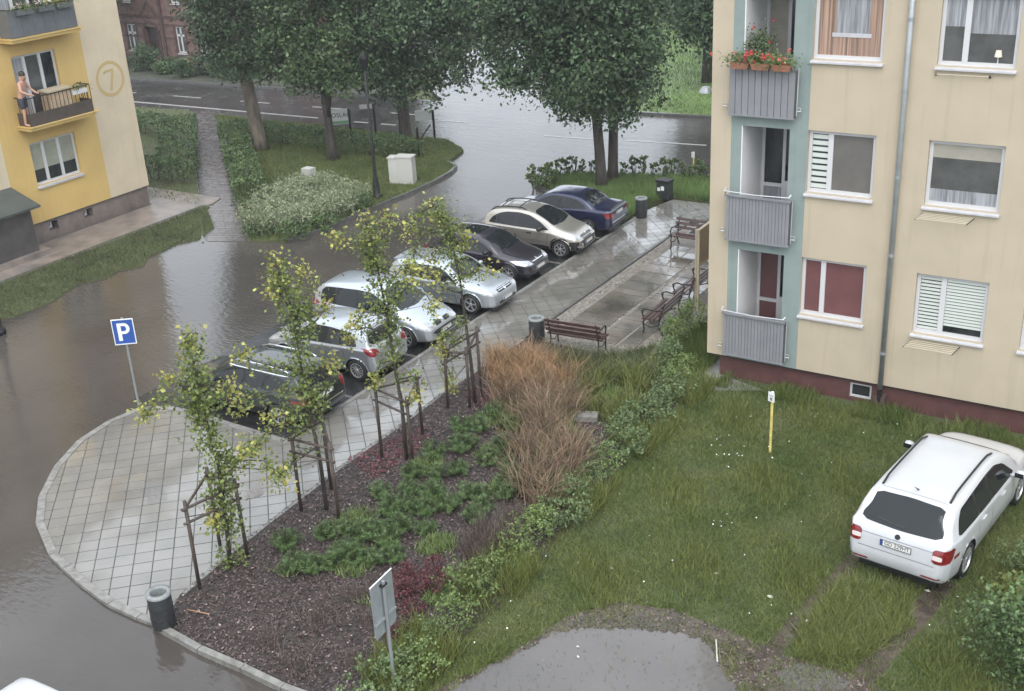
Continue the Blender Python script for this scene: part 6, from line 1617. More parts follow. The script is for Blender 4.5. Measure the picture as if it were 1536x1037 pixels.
def place_labels(things, noun, marks=None):
    """say for each thing which landmark it is nearest to, on which side, and its rank there"""
    groups = {}
    for o in things:
        px, py = pixel(o.location.x, o.location.y); best = min((LANDMARKS if marks is None else marks), key=lambda L: (L[0][0] - px) ** 2 + (L[0][1] - py) ** 2)
        dx, dy = px - best[0][0], py - best[0][1]
        side = ('right of' if dx > 0 else 'left of') if abs(dx) > abs(dy) else ('in front of' if dy > 0 else 'behind')
        groups.setdefault((o['label'] if noun is None else noun, side, best[1]), []).append((dx * dx + dy * dy, o))
    for (nn, side, nm), L in groups.items():
        L.sort(key=lambda t: t[0])
        for i, (d, o) in enumerate(L):
            o['label'] = f'{nn}, {side} {nm}' if len(L) == 1 else (f'{nn}, nearest one {side} {nm}' if i == 0 else f'{nn}, {ORD[i].strip()} nearest {side} {nm}')
def copy_thing(o, loc, rz, sc=1.0, label=None):
    c = o.copy(); COL.objects.link(c); c.location = loc; c.rotation_euler = (0, 0, rz); c.scale = (sc, sc, sc)
    if label: c['label'] = label
    for ch in o.children:
        d = ch.copy(); COL.objects.link(d); d.parent = c
        for g in ch.children:
            e = g.copy(); COL.objects.link(e); e.parent = d
    return c
def spread_copies(protos, poly, n, mind, scr=(.8, 1.2), z=0.0, fn=None):
    pts = []; tries = 0
    first = {id(p): True for p in protos}
    while len(pts) < n and tries < 4000:
        tries += 1; q = scatter(poly, 1)[0]
        if all((q[0] - p[0]) ** 2 + (q[1] - p[1]) ** 2 > mind ** 2 for p in pts): pts.append(q)
    for i, q in enumerate(pts):
        pr = protos[i % len(protos)]; s_ = random.uniform(*scr)
        if first[id(pr)]: pr.location = (q[0], q[1], z); pr.scale = (s_, s_, s_); first[id(pr)] = False
        else: copy_thing(pr, (q[0], q[1], z), random.uniform(0, 6.28), s_)
    return pts
def copies_of(protos):
    ms = {p.children[0].data.name for p in protos if p.children}
    return [o for o in COL.objects if o.parent is None and o.children and o.children[0].type == 'MESH' and o.children[0].data.name in ms]
GX = lambda *pp_: [tuple(G(*p).xy) for p in pp_]
# tawny and brown grasses
tl = 'tawny tall ornamental grass in the clump between the path and the bench'
pt = [grass_clump(tl, (0, 0), 250, .70, .014, .8, .18, 'straw', 'tawny grass clumps') for _ in range(3)]
spread_copies(pt, GX((730, 585), (738, 545), (775, 530), (815, 562), (845, 562), (848, 592), (770, 605)), 13, .34, (.75, 1.15))
tl = 'brown withered ornamental grass in the strip along the shrub row'
pt = [grass_clump(tl, (0, 0), 250, .60, .014, .9, .18, 'straw_dark', 'brown grass clumps') for _ in range(3)]
spread_copies(pt, GX((755, 610), (850, 605), (870, 640), (860, 690), (840, 730), (825, 770), (795, 770), (780, 700)), 17, .34, (.8, 1.25))
tl = 'yellow-green grassy plant between the brown grasses and the shrub row'
pt = [grass_clump(tl, (0, 0), 200, .42, .02, .9, .15, 'sedge', 'yellow-green grass clumps') for _ in range(2)]
spread_copies(pt, GX((870, 575), (960, 575), (965, 620), (930, 640), (880, 620), (830, 610)), 9, .42, (.8, 1.2))
pt = [grass_clump('greyish low grass at the back of the bed near the bench', (0, 0), 240, .42, .014, .7, .17, 'grass_grey', 'grey-green grass clumps') for _ in range(2)]
spread_copies(pt, GX((830, 545), (900, 545), (960, 560), (990, 580), (900, 580), (820, 560)), 12, .36, (.8, 1.2))
# pale variegated mound beside the footpath
MND = [((395, 335), 'at its left end'), ((430, 343), 'at the front, next to the footpath end'), ((470, 333), 'at the front, in the middle'), ((505, 322), 'at the front, right of the middle'), ((415, 312), 'at the back left'), ((450, 300), 'at the back, left of the pale box'), ((485, 295), 'at the back, right of the pale box'), ((520, 300), 'at the right end, by the street lamp'), ((455, 320), 'in its centre')]
for (p, wh) in MND:
    g = G(*p); bush('pale shrub of the footpath mound, ' + wh, (g.x, g.y), (random.uniform(.75, 1.0), random.uniform(.7, .9), random.uniform(.34, .46)), 2600, .075, 'plume', name='variegated_shrub', group='pale mound beside the footpath', cat='shrub')
pt = [grass_clump('pale grass between the shrubs of the mound', (0, 0), 160, .6, .016, 1.0, .26, 'plume', 'pale grass mound') for _ in range(2)]
spread_copies(pt, GX((390, 345), (430, 352), (500, 330), (540, 305), (500, 285), (440, 290), (395, 315)), 16, .7, (.8, 1.2), .02)
for (p, wh) in (((392, 352), 'left front corner'), ((440, 356), 'front edge'), ((485, 342), 'front edge, further right'), ((540, 313), 'right end'), ((378, 312), 'left side by the hedge'), ((385, 295), 'back left corner by the hedge')):
    g = G(*p); bush('low green shrub at the ' + wh + ' of the pale mound', (g.x, g.y), (.7, .55, .28), 1300, .07, 'leaf_hedge', name='low_shrub', group='green shrubs round the pale mound', cat='shrub')

spread_copies([grass_clump('green grassy weed growing among the brown grasses', (0, 0), 170, .40, .018, .9, .16, 'sedge', 'green weeds among the brown grasses') for _ in range(2)], GX((740, 600), (850, 600), (890, 640), (840, 740), (790, 760), (770, 680)), 9, .5, (.7, 1.1))
# dwarf pines: shoots of needles
def pine(label, m_tip, n=46, r=.36, h=.42):
    t = empty('dwarf_pine', (0, 0, 0), 0, label, 'dwarf pine', 'dwarf pines in the bark bed')
    st_ = MB(); Vs = []; Fs = []; k0 = 0; Vt = []; Ft = []; kt = 0
    for i in range(n):
        a = random.uniform(0, 6.28); rr = r * math.sqrt(random.random()); hh = h * (1 - .55 * (rr / r) ** 2) * random.uniform(.75, 1.15)
        b = Vector((math.cos(a) * rr * .5, math.sin(a) * rr * .5, hh * .35)); e = Vector((math.cos(a) * rr, math.sin(a) * rr, hh))
        st_.tube([(0, 0, 0), b, e], [.012, .008, .004], 4)
        nn = 46; tt = rng.random(nn); base = np.array([tuple(b.lerp(e, x)) for x in tt]); ax = (e - b).normalized()
        d = rng.normal(size=(nn, 3)); axn = np.array(ax); d -= axn * (d @ axn)[:, None]; d /= np.linalg.norm(d, axis=1)[:, None]
        tip = base + (d * .085 + axn * .05) * rng.uniform(.7, 1.2, nn)[:, None]; side = np.cross(d, axn) * .006
        V = np.stack([base - side, base + side, tip], 1).reshape(-1, 3); F = np.arange(3 * nn).reshape(nn, 3)
        if m_tip and i % 3 == 0: Vt.append(V); Ft.append(F + kt); kt += 3 * nn
        else: Vs.append(V); Fs.append(F + k0); k0 += 3 * nn
    st_.build('stem', M['bark'], t)
    link('foliage', np_mesh('foliage', np.vstack(Vs), np.vstack(Fs)), M['pine'], t)
    if Vt: link('tip_foliage', np_mesh('tip_foliage', np.vstack(Vt), np.vstack(Ft)), M['pine_tip'], t)
    return t
pdark = [pine('dwarf pine of plain dark green needles in the bark bed', False), pine('dwarf pine of plain dark green needles in the bark bed', False)]
plight = [pine('dwarf pine with pale new shoots in the bark bed', True), pine('dwarf pine with pale new shoots in the bark bed', True)]
spots = [(745, 620), (765, 640), (690, 640), (720, 640), (650, 680), (690, 670), (705, 665), (755, 665), (620, 710), (660, 712), (690, 705), (730, 690), (615, 735), (650, 740), (700, 740), (635, 765), (675, 760), (720, 745), (765, 700), (760, 740), (585, 765), (640, 795), (715, 778), (725, 760), (545, 805), (490, 800), (580, 810), (590, 835), (445, 850), (500, 845), (540, 840), (765, 720), (605, 760), (470, 850), (515, 795), (560, 800), (560, 840), (600, 790), (570, 740), (520, 830), (430, 815)]
light_ix = {3, 6, 9, 11, 14, 17, 22, 23, 24, 29, 34, 36, 38}
used = {}
for i, p in enumerate(spots):
    pr = (plight if i in light_ix else pdark)[i % 2]; g = G(p[0], p[1] + 6); s_ = random.uniform(.68, .95)
    if id(pr) not in used: pr.location = (g.x, g.y, .01); pr.scale = (s_,) * 3; used[id(pr)] = 1
    else: copy_thing(pr, (g.x, g.y, .01), random.uniform(0, 6.28), s_)
place_labels(copies_of(pdark), 'dark green dwarf pine in the bark'); place_labels(copies_of(plight), 'dwarf pine with pale new shoots')
# red and brown shrubs near the lower end of the bed
def small_shrub(label, lm, n, r, ls, group, name='small_shrub'):
    return bush(label, (0, 0), r, n, ls, lm, name=name, group=group, cat='shrub')
pt = [small_shrub('low dark red shrub in the bark bed', 'red_leaf', 900, (.34, .34, .26), .05, 'red shrubs'), small_shrub('low dark red shrub in the bark bed', 'red_leaf', 900, (.32, .3, .22), .05, 'red shrubs')]
spread_copies(pt, GX((590, 880), (660, 850), (690, 880), (640, 910), (600, 960), (575, 950)), 6, .42, (.55, .95), .01)
place_labels(copies_of(pt), 'low dark red shrub')
pt = [grass_clump('withered brown plant in the lower part of the bed', (0, 0), 90, .45, .012, .9, .2, 'brown_plant', 'withered plants') for _ in range(2)]
spread_copies(pt, GX((390, 960), (430, 900), (500, 880), (570, 880), (570, 960), (540, 1037), (450, 1030), (400, 1000)), 6, .7, (.6, .95), .01)
spread_copies([grass_clump('withered brown tuft beside the pines', (0, 0), 220, .5, .012, .55, .14, 'brown_plant', 'withered tufts') for _ in range(2)], GX((690, 830), (760, 800), (790, 790), (770, 840), (710, 850)), 7, .32, (.7, 1.1), .01)
# shrub row between the bed and the lawn
rows = [((-9.75, 10.9), 'leaf_bluish'), ((-9.55, 11.5), 'leaf_shrub'), ((-9.7, 12.2), 'leaf_bluish'), ((-9.65, 12.9), 'leaf_shrub'), ((-9.75, 13.6), 'leaf_shrub'), ((-9.7, 14.3), 'leaf_shrub'), ((-9.75, 15.0), 'leaf_shrub'), ((-9.7, 15.7), 'leaf_shrub'), ((-9.75, 16.4), 'leaf_bluish'),
        ((-9.8, 17.1), 'leaf_bluish'), ((-9.85, 17.8), 'leaf_bluish'), ((-9.85, 18.5), 'leaf_shrub'), ((-9.9, 19.2), 'leaf_bluish'), ((-9.95, 19.9), 'leaf_bluish'), ((-10.0, 20.6), 'leaf_bluish'), ((-10.0, 21.3), 'leaf_bluish'), ((-10.05, 22.0), 'leaf_bluish'), ((-10.1, 22.7), 'leaf_shrub'), ((-10.2, 23.3), 'leaf_shrub')]
protoS = {}
for lm, lb in (('leaf_shrub', 'yellow-green leafy shrub in the row between bed and lawn'), ('leaf_bluish', 'grey-green leafy shrub in the row between bed and lawn')):
    protoS[lm] = [small_shrub(lb, lm, 1150, (.50, .50, .27), .055, 'shrubs in the dividing row', 'row_shrub') for _ in range(2)]
usedS = {}
for i, ((x, y), lm) in enumerate(rows):
    pr = protoS[lm][i % 2]; s_ = random.uniform(.75, 1.15); x += random.uniform(-.2, .2)
    if id(pr) not in usedS: pr.location = (x, y, 0); pr.scale = (s_,) * 3; usedS[id(pr)] = 1
    else: copy_thing(pr, (x, y, 0), random.uniform(0, 6.28), s_)
for lm, nm in (('leaf_shrub', 'yellow-green'), ('leaf_bluish', 'grey-green')):
    L = sorted(copies_of(protoS[lm]), key=lambda o: -o.location.y)
    for i, o in enumerate(L): o['label'] = f'{ORD[i] if i else "first "}{nm} shrub of the dividing row, counted from the cream building'
for (px, py, r, lm, lb) in ((1010, 520, (.35, .35, .42), 'leaf_shrub', 'leafy weed clump beside the near end of the long bench'), (1040, 500, (.4, .4, .5), 'leaf_shrub', 'tall leafy weeds against the corner of the cream building'), (1000, 545, (.4, .35, .35), 'leaf_bluish', 'grey-green weed clump between the bench and the shrub row')):
    g = G(px, py); bush(lb, (g.x, g.y), r, 1400, .06, lm, group='weeds by the building corner')
# foreground bush at the lower right corner
bush('large dark bush with yellow-green shoots at the lower right corner', (-1.35, 15.9), (.95, .9, .75), 5200, .075, 'leaf_hedge', cat='bush')
for (x, y, z, lb) in ((-1.9, 16.3, 1.05, 'spray of yellow-green leaves at the top of the corner bush'),):
    pass
bush('bright yellow-green young maple beside the rear wheel of the white estate car', (-1.85, 17.35), (.38, .36, .36), 900, .075, 'sedge', cat='bush')
bush('pale leafy weeds along the right side of the white estate car', (-1.55, 18.6), (.55, .8, .30), 2200, .05, 'leaf_bluish', cat='bush')
bush('leafy weeds between the corner bush and the white estate car', (-1.15, 17.6), (.5, .6, .35), 1800, .055, 'leaf_shrub', cat='bush')
# tall weeds on the right verge along the water
pt = [bush('tall leafy weed at the water edge behind the blue saloon', (0, 0), (.17, .17, .42), 230, .10, lm, name='tall_weed', group='weeds along the water edge', stems=7) for lm in ('leaf_bluish', 'leaf_hedge')]
wl_ = [G(*p) for p in ((800, 282), (812, 272), (825, 278), (838, 270), (850, 265), (862, 264), (875, 262), (888, 266), (935, 268), (950, 268), (965, 266), (980, 270), (995, 270), (1008, 266), (1022, 270), (1036, 272), (1048, 268), (1058, 272), (820, 285), (833, 283), (805, 288))]
for i, g in enumerate(wl_):
    pr = pt[i % 2]; s_ = random.uniform(.8, 1.25)
    if i < 2: pr.location = (g.x, g.y, 0); pr.scale = (s_,) * 3
    else: copy_thing(pr, (g.x, g.y, 0), random.uniform(0, 6.28), s_)

L = sorted(copies_of(pt), key=lambda o: pixel(o.location.x, o.location.y)[0])
TR_ = [o for o in L if pixel(o.location.x, o.location.y)[0] < 900]; TL_ = [o for o in L if o not in TR_]
for i, o in enumerate(TR_): o['label'] = f'{ORD[i] if i else "leftmost "}tall weed at the water edge, counted from the left'
for i, o in enumerate(TL_[::-1]): o['label'] = f'{ORD[i] if i else "rightmost "}tall weed behind the waste bin, counted from the right'
# ------------------------------------------------------------------ grass, mulch, small growth
def grass_field(name, label, poly, n, h, w, mname, fn=None, z=0.0, lean=.5, cat='grass'):
    P = scatter(poly, n, fn); V, F = blades(P, h, w, lean, z)
    o = link(name, np_mesh(name, V, F), M[mname]); return tag(o, label, cat, kind='stuff')
def near_line(x, y, line, wd):
    d = np.full(x.shape, 1e9)
    for a, b in zip(line[:-1], line[1:]):
        ax, ay, bx_, by_ = a.x, a.y, b.x, b.y; t = np.clip(((x - ax) * (bx_ - ax) + (y - ay) * (by_ - ay)) / ((bx_ - ax) ** 2 + (by_ - ay) ** 2), 0, 1)
        d = np.minimum(d, np.hypot(x - ax - t * (bx_ - ax), y - ay - t * (by_ - ay)))
    return d
gpoly = [(-9.15, 10.36)] + gp + [(-3.0, 10.36)]
def lawn_fn(x, y):
    k = np.ones(x.shape)
    k *= np.where(near_line(x, y, RUT1, 0) < .15, .22, 1) * np.where(near_line(x, y, RUT2, 0) < .2, .2, 1)
    k *= np.where(inside(np.column_stack([x, y]), PUD), .012, np.where(inside(np.column_stack([x, y]), gpoly), .28, 1))
    nz_ = np.sin(x * 1.7 + y * .8) * np.sin(y * 1.3 - x * .6) + .6 * np.sin(x * 4.1 + 1) * np.sin(y * 3.7)
    k *= np.clip(.75 + .3 * nz_, .25, 1)
    return k
LW = [(-9.5, 10.4), (-9.45, 23.2), (6, 23.4), (2, 12), (-3, 10.4)]
LWV = [(-9.5, 10.4), (-9.6, 23.3), (-1.0, 23.4), (-.2, 14), (-3.0, 10.4)]
grass_field('lawn_grass', 'rough wet lawn grass between the shrub row and the cream building', LWV, 250000, .075, .012, 'grass', lawn_fn, lean=1.3)
grass_field('lawn_tufts', 'longer tufts of grass scattered over the wet lawn', LWV, 24000, .17, .013, 'sedge', lambda x, y: lawn_fn(x, y) * np.clip(np.sin(x * 2.1) * np.sin(y * 1.9 + x) * 1.5, 0, 1), lean=.8)
grass_field('tall_grass', 'tall uncut grass between the tyre ruts behind the white car', GX((1260, 870), (1360, 890), (1370, 940), (1300, 990), (1190, 990), (1200, 940)), 6500, .20, .012, 'sedge', lean=1.2)
grass_field('wall_weeds', 'weeds along the foot of the maroon plinth', [(-9.3, 22.9), (-2, 22.7), (-2, 23.5), (-9.3, 23.5)], 5200, .22, .02, 'grass', lambda x, y: np.clip(np.sin(x * 3.1) + .35, .05, 1), lean=.7)
grass_field('side_grass', 'long grass between the plaza benches and the cream building', [(-11.3, 23.2), (-9.8, 23.2), (-9.75, 30), (-10.7, 30), (-11.0, 25)], 17000, .34, .014, 'grass', lean=.55)
grass_field('side_grass', 'long grass seeding at the corner of the bed beside the shrub row', [(-12.4, 22.2), (-9.9, 22.4), (-9.9, 23.6), (-11.6, 23.6)], 2600, .17, .014, 'grass_grey', lean=.6)
grass_field('verge_grass', 'thin grass on the verge in front of the yellow building', VERGE_L, 60000, .09, .016, 'grass_grey', lambda x, y: np.clip(.35 + (-28.9 - x) / 1.6, .02, 1) * (y > 14), z=-.03, lean=1.3)
grass_field('verge_grass', 'grass under the trees of the middle verge', VERGE_M, 70000, .10, .02, 'grass', z=.02, lean=1.2)
grass_field('verge_grass', 'grass behind the clipped hedges', VERGE_LL, 30000, .10, .022, 'grass', z=0.0)
grass_field('verge_grass', 'tall grass on the verge behind the far litter bin', VERGE_R, 70000, .22, .022, 'grass_far', z=.02, lean=.8)
grass_field('meadow_grass', 'bright green meadow grass beyond the flooded road', FIELD[:6] + [(-34, 62), (-30, 75), (-6, 75), (0, 51)], 70000, .12, .035, 'grass_far', z=.02)
grass_field('plaza_weeds', 'weeds and seeding grass on the gravel behind the near bench', GX((815, 535), (905, 545), (960, 545), (985, 520), (940, 530), (900, 540)), 1600, .2, .012, 'grass_grey')
grass_field('row_weeds', 'tall loose weeds growing along the shrub row', [(-10.2, 10.5), (-9.1, 10.5), (-9.3, 23), (-10.3, 23)], 9000, .38, .022, 'sedge', lambda x, y: np.clip(np.sin(y * 2.3) + np.sin(y * 5.1 + x * 3) * .6 + .3, 0, 1), lean=.7)
grass_field('bed_weeds', 'low bright green weeds scattered through the bark bed', BED, 12000, .16, .02, 'leaf_shrub', lambda x, y: np.clip(np.sin(x * 3.3 + 1) * np.sin(y * 2.7) - .3, 0, 1) * (y > 12.5) * (x > -13.6), lean=1.0)
# bark mulch
P = scatter(BED, 30000, lambda x, y: np.where(x < -10.0, 1.0, .3)); C = np.column_stack([P, np.full(len(P), .022) + rng.random(len(P)) * .018])
V, F = leaves(C, .062, up=1.8, aspect=.45)
tag(link('bark_mulch', np_mesh('bark_mulch', V, F), M['mulch']), 'wet bark mulch covering the planting bed', 'mulch', kind='stuff')
P = scatter(BED, 700); C = np.column_stack([P, np.full(len(P), .042)]); V, F = leaves(C, .05, up=2.5, aspect=.6)
tag(link('bark_chips', np_mesh('bark_chips', V, F), mat('pale_bark_chip', (.30, .25, .23), .5, island=.4)), 'pale bark chips and fallen leaves lying on the mulch', 'mulch', kind='stuff')
P = np.vstack([scatter(GX((520, 690), (600, 655), (640, 640), (650, 670), (560, 720)), 900), scatter(GX((700, 585), (745, 580), (740, 615), (700, 610)), 350)])
C = np.column_stack([P, np.full(len(P), .045)]); V, F = leaves(C, .05, up=1.6)
tag(link('red_ground_cover', np_mesh('red_ground_cover', V, F), M['redmulch']), 'patch of reddish ground cover beside the path kerb', 'ground cover', kind='stuff')
# pebbles and mud crumbs round the puddle
P = scatter(gpoly, 2600, lambda x, y: np.where(inside(np.column_stack([x, y]), PUD), .03, 1)); C = np.column_stack([P, np.full(len(P), .012)])
V, F = leaves(C, .05, up=2.2, aspect=.8)
tag(link('gravel', np_mesh('gravel', V, F), mat('muddy_gravel', (.13, .10, .085), .45, island=.6)), 'muddy gravel round the foreground puddle', 'gravel', kind='stuff')
# white clover heads and daisies
P = np.vstack([scatter(LWV, 120, lawn_fn), clumps(np.array([[*G(1070, 670).xy], [*G(1090, 690).xy], [*G(1350, 630).xy], [*G(1250, 625).xy], [*G(1075, 790).xy]]), 9, .2)])
C = np.column_stack([P, .08 + rng.random(len(P)) * .06]); V, F = leaves(C, .03, up=1.5, aspect=1)
tag(link('clover_flowers', np_mesh('clover_flowers', V, F), M['petal_white']), 'white clover heads dotted over the lawn', 'flowers', kind='stuff')
# scraps of litter
LIT = [(917, 855, .06, 'pale scrap of paper on the grass above the puddle'), (1075, 862, .05, 'small white scrap at the edge of the bare ground'), (1155, 897, .06, 'pale stone on the grass left of the tyre rut'), (1405, 865, .07, 'white scrap under the rear bumper of the white estate car'), (1420, 872, .07, 'white scrap behind the rear wheel of the white estate car'), (1390, 888, .06, 'tiny white scrap in the right-hand tyre rut'),
       (867, 972, .035, 'white scrap floating in the puddle, upper one'), (867, 987, .035, 'white scrap floating in the puddle, lower one'), (925, 350, .0, '')]
for px, py, s_, lb in LIT:
    if not lb: continue
    g = G(px, py); v = []; n = 6
    for k in range(n): a = 6.28 * k / n + random.uniform(-.3, .3); v.append((math.cos(a) * s_ * random.uniform(.6, 1), math.sin(a) * s_ * random.uniform(.3, .6), random.uniform(.0, .015)))
    mb = MB(); mb.add(v + [(p[0] * .8, p[1] * .8, p[2] + .012) for p in v], [tuple(range(n, 2 * n))] + [(k, (k + 1) % n, n + (k + 1) % n, n + k) for k in range(n)])
    o = mb.build('litter', M['litter']); o.location = (g.x, g.y, .015); tag(o, lb, 'litter', 'scraps lying about')
g = G(880, 630); o = MB().box((0, 0, .08), (.5, .3, .12), .4).build('stone_block', M['kerb']); o.location = (g.x, g.y, 0); tag(o, 'flat pale stone half hidden among the brown grasses', 'stone')
g = G(465, 275); o = MB().box((0, 0, .30), (.42, .35, .60)).build('meter_box', M['lime']); o.location = (g.x, g.y, 0); tag(o, 'pale box top showing above the pale grass mound', 'box')
g = G(300, 925); o = MB().tube([(0, 0, .04), (.45, .08, .05)], .012, 5).build('fallen_stick', M['straw']); o.location = (g.x - .3, g.y, 0); tag(o, 'pale fallen stick in the bark at the lower end of the bed', 'stick')
g0, g1 = G(1074, 962), G(1076, 995); o = MB().tube([(0, 0, .03), (g1.x - g0.x, g1.y - g0.y, .03)], .012, 5).build('fallen_stick', M['litter']); o.location = (g0.x, g0.y, 0); tag(o, 'thin white stick at the right edge of the puddle', 'stick')

# ------------------------------------------------------------------ street furniture
def litter_bin(px, py, lb, h=.66, r=.21, mname='bin'):
    g = G(px, py); t = empty('litter_bin', (g.x, g.y, 0), 0, lb, 'litter bin', 'round litter bins')
    MB().lathe([(r * .92, 0), (r, .03), (r, h - .08), (r * .97, h - .06), (r, h)], n=24, close=False).build('body', M[mname], t, True)
    MB().lathe([(r + .012, h - .035), (r + .014, h + .012), (r * .70, h + .02), (r * .66, h - .02), (r * .66, h - .25)], n=24, close=False).build('rim', M['bin_rim'], t, True)
    MB().lathe([(r * .655, h - .25), (.001, h - .26)], n=24, close=False).build('liner', M['black'], t)
    b = MB()
    for z in (.2, .4): b.lathe([(r + .004, z - .008), (r + .008, z), (r + .004, z + .008)], n=24, close=False)
    b.build('band', M['iron'], t)
litter_bin(247, 938, 'round litter bin at the near end of the path beside the bed kerb', .66, .20)
litter_bin(806, 513, 'round litter bin beside the near bench', .66, .20)
litter_bin(962, 326, 'round dark litter bin at the far end of the parked cars', .66, .19)
g = G(997, 298); t = empty('waste_bin', (g.x, g.y, 0), math.radians(-8), 'square dark waste bin with two white notices on its front', 'waste bin')
MB().box2((-.22, -.18, .02), (.22, .18, .62)).build('body', M['bin'], t); MB().box2((-.25, -.21, .62), (.25, .21, .68)).build('lid', M['iron'], t)
p = MB(); p.box2((-.04, -.19, .33), (.09, -.183, .48)); p.build('notice', M['sign_white'], t)
p = MB(); p.box2((-.18, -.19, .30), (-.07, -.183, .42)); p.build('notice', M['sign_white'], t)

def bench(name_label, loc, rz, L=1.5):
    t = empty('bench', loc, rz, name_label, 'bench', 'iron and wood benches round the plaza')     # seat faces local -y
    for k in range(4): MB().box((0, -.20 + k * .115, .43 - (.012 if k == 3 else 0)), (L, .085, .032)).build('seat_slat', M['bench'], t)
    for k in range(3):
        MB().box((0, .245 + k * .035, .56 + k * .125), (L, .03, .085), Matrix.Rotation(-.25, 3, 'X')).build('back_slat', M['bench'], t)
    for s_ in (-1, 1):
        x = s_ * (L / 2 - .10); f = MB()
        f.tube([(x, -.26, 0), (x, -.22, .12), (x, -.25, .28), (x, -.22, .40)], .02, 6); f.tube([(x, .30, 0), (x, .22, .14), (x, .18, .28), (x, .2, .41)], .02, 6)
        f.tube([(x, -.24, .40), (x, .2, .405)], .018, 6); f.tube([(x, .2, .40), (x, .255, .6), (x, .34, .88)], .02, 6)
        f.tube([(x, -.23, .26), (x, -.05, .17), (x, .19, .26)], .013, 6); f.tube([(x, -.1, .4), (x, -.02, .3), (x, .08, .4)], .012, 6)
        f.build('frame', M['iron'], t, True)
        a = MB(); a.tube([(x, -.22, .41), (x, -.27, .52), (x, -.25, .63), (x, -.16, .665), (x, .0, .64), (x, .27, .665)], .019, 6)
        a.tube([(x, -.25, .63), (x, -.3, .6), (x, -.29, .55), (x, -.25, .56)], .012, 5); a.build('armrest', M['iron'], t, True)
bench('bench seen from behind at the near end of the plaza', (-13.18, 23.45, 0), math.radians(180 + 4))
bench('bench along the right side of the plaza, nearer of the two in line', (-11.95, 25.75, 0), math.radians(-90 + 2))
bench('bench along the right side of the plaza, further of the two in line', (-11.98, 27.75, 0), math.radians(-90))
bench('bench facing the camera at the far end of the plaza, partly behind the board', (-13.55, 31.45, 0), math.radians(-3))
# notice board
t = empty('notice_board', (-11.5, 27.0, 0), 0, 'tan notice board on two posts at the corner of the cream building', 'notice board')
MB().box2((-.03, -.03, 0), (.03, .03, 2.28)).build('post', M['tan_frame'], t); MB().box2((-.03, 2.2, 0), (.03, 2.26, 2.28)).build('post', M['tan_frame'], t)
MB().box2((-.02, .03, 1.30), (.02, 2.2, 2.22)).build('panel', M['board'], t)
f = MB(); f.box2((-.035, -.05, 2.22), (.035, 2.3, 2.27)); f.box2((-.035, .03, 1.25), (.035, 2.2, 1.30)); f.build('frame', M['tan_frame'], t)
MB().box2((-.17, .16, 0), (-.12, .21, 2.2)).build('brace', M['tan_frame'], t)
# yellow marker posts
for px, py, h, lb in ((1155, 680, 1.38, 'yellow marker post with a small white plate on the lawn'), (1040, 266, .92, 'yellow marker post on the far verge by the water')):
    g = G(px, py); t = empty('marker_post', (g.x, g.y, 0), math.radians(-18), lb, 'marker post', 'yellow marker posts')
    MB().tube([(0, 0, -.1), (0, 0, h)], .028, 8).build('post', M['marker'], t)
    pl_ = MB().box2((-.075, -.04, h - .19), (.075, -.028, h + .02)).build('plate', M['sign_white'], t)
    if h > 1:
        q = MB(); q.box2((-.05, -.044, h - .06), (.05, -.041, h - .045)); q.box2((-.03, -.044, h - .16), (.03, -.041, h - .09)); q.build('plate_mark', M['post'], pl_)
    MB().lathe([(.03, h), (.03, h + .02), (.0, h + .03)], n=8, close=False).build('cap', M['sign_white'], t)
# parking sign
g = G(211, 622); t = empty('parking_sign', (g.x, g.y, 0), math.radians(38), 'blue parking sign with a white letter on a thin grey pole', 'parking sign')
MB().tube([(0, 0, -.05), (0, 0, 2.42)], .027, 8).build('pole', M['post'], t)
MB().box2((-.235, -.045, 1.80), (.235, -.032, 2.40)).build('sign_plate', M['sign_blue'], t)
f = MB(); 
for a, b in (((-.24, 1.795), (.24, 1.815)), ((-.24, 2.385), (.24, 2.405)), ((-.24, 1.815), (-.222, 2.385)), ((.222, 1.815), (.24, 2.385))): f.box2((a[0], -.050, a[1]), (b[0], -.030, b[1]))
f.build('sign_edge', M['sign_white'], t)
# letter: stem, bowl and counter cut as one outline
lt = MB(); zc = 2.10
lt.box2((-.13, -.050, zc - .21), (-.05, -.046, zc + .21))
no = 14; out_ = []; inn = []
for k in range(no + 1):
    a = math.pi / 2 - math.pi * k / no
    out_.append((.02 + .12 * math.cos(a), zc + .08 + .13 * math.sin(a))); inn.append((.015 + .05 * math.cos(a), zc + .08 + .062 * math.sin(a)))
out_ = [(-.05, zc + .21)] + out_ + [(-.05, zc - .05)]; inn = [(-.05, zc + .142)] + inn + [(-.05, zc + .018)]
nn_ = len(out_)
lt.add([(x, -.050, z) for x, z in out_] + [(x, -.050, z) for x, z in inn], [(k, nn_ + k, nn_ + k + 1, k + 1) for k in range(nn_ - 1)])
lt.build('letter', M['sign_white'], t)
# sign seen from behind at the bottom of the picture
sb = G(600, 1037); bx_ = Vector((-9.56, 11.0, 0))
t = empty('road_sign', tuple(bx_), math.radians(93.7), 'grey back of a rectangular road sign on a thin pole at the lower edge', 'road sign')
MB().tube([(0, 0, -.05), (0, 0, 2.02)], .028, 8).build('pole', M['post'], t)
o_ = MB(); prof = [(-.28, 1.18), (-.24, 1.12), (.24, 1.12), (.28, 1.18), (.28, 2.02), (.25, 2.05), (-.25, 2.05), (-.28, 2.02)]
o_.add([(x, .034, z) for x, z in prof] + [(x, .044, z) for x, z in prof], [tuple(range(7, -1, -1)), tuple(range(8, 16))] + [(k, (k + 1) % 8, 8 + (k + 1) % 8, 8 + k) for k in range(8)])
o_.build('sign_plate', M['sign_back'], t)
f = MB(); f.box2((-.27, .0, 1.36), (.27, .033, 1.395)); f.build('bracket', M['post'], t)
f = MB(); f.box2((-.06, -.03, 1.94), (.06, .033, 1.97)); f.build('clamp', M['iron'], t)
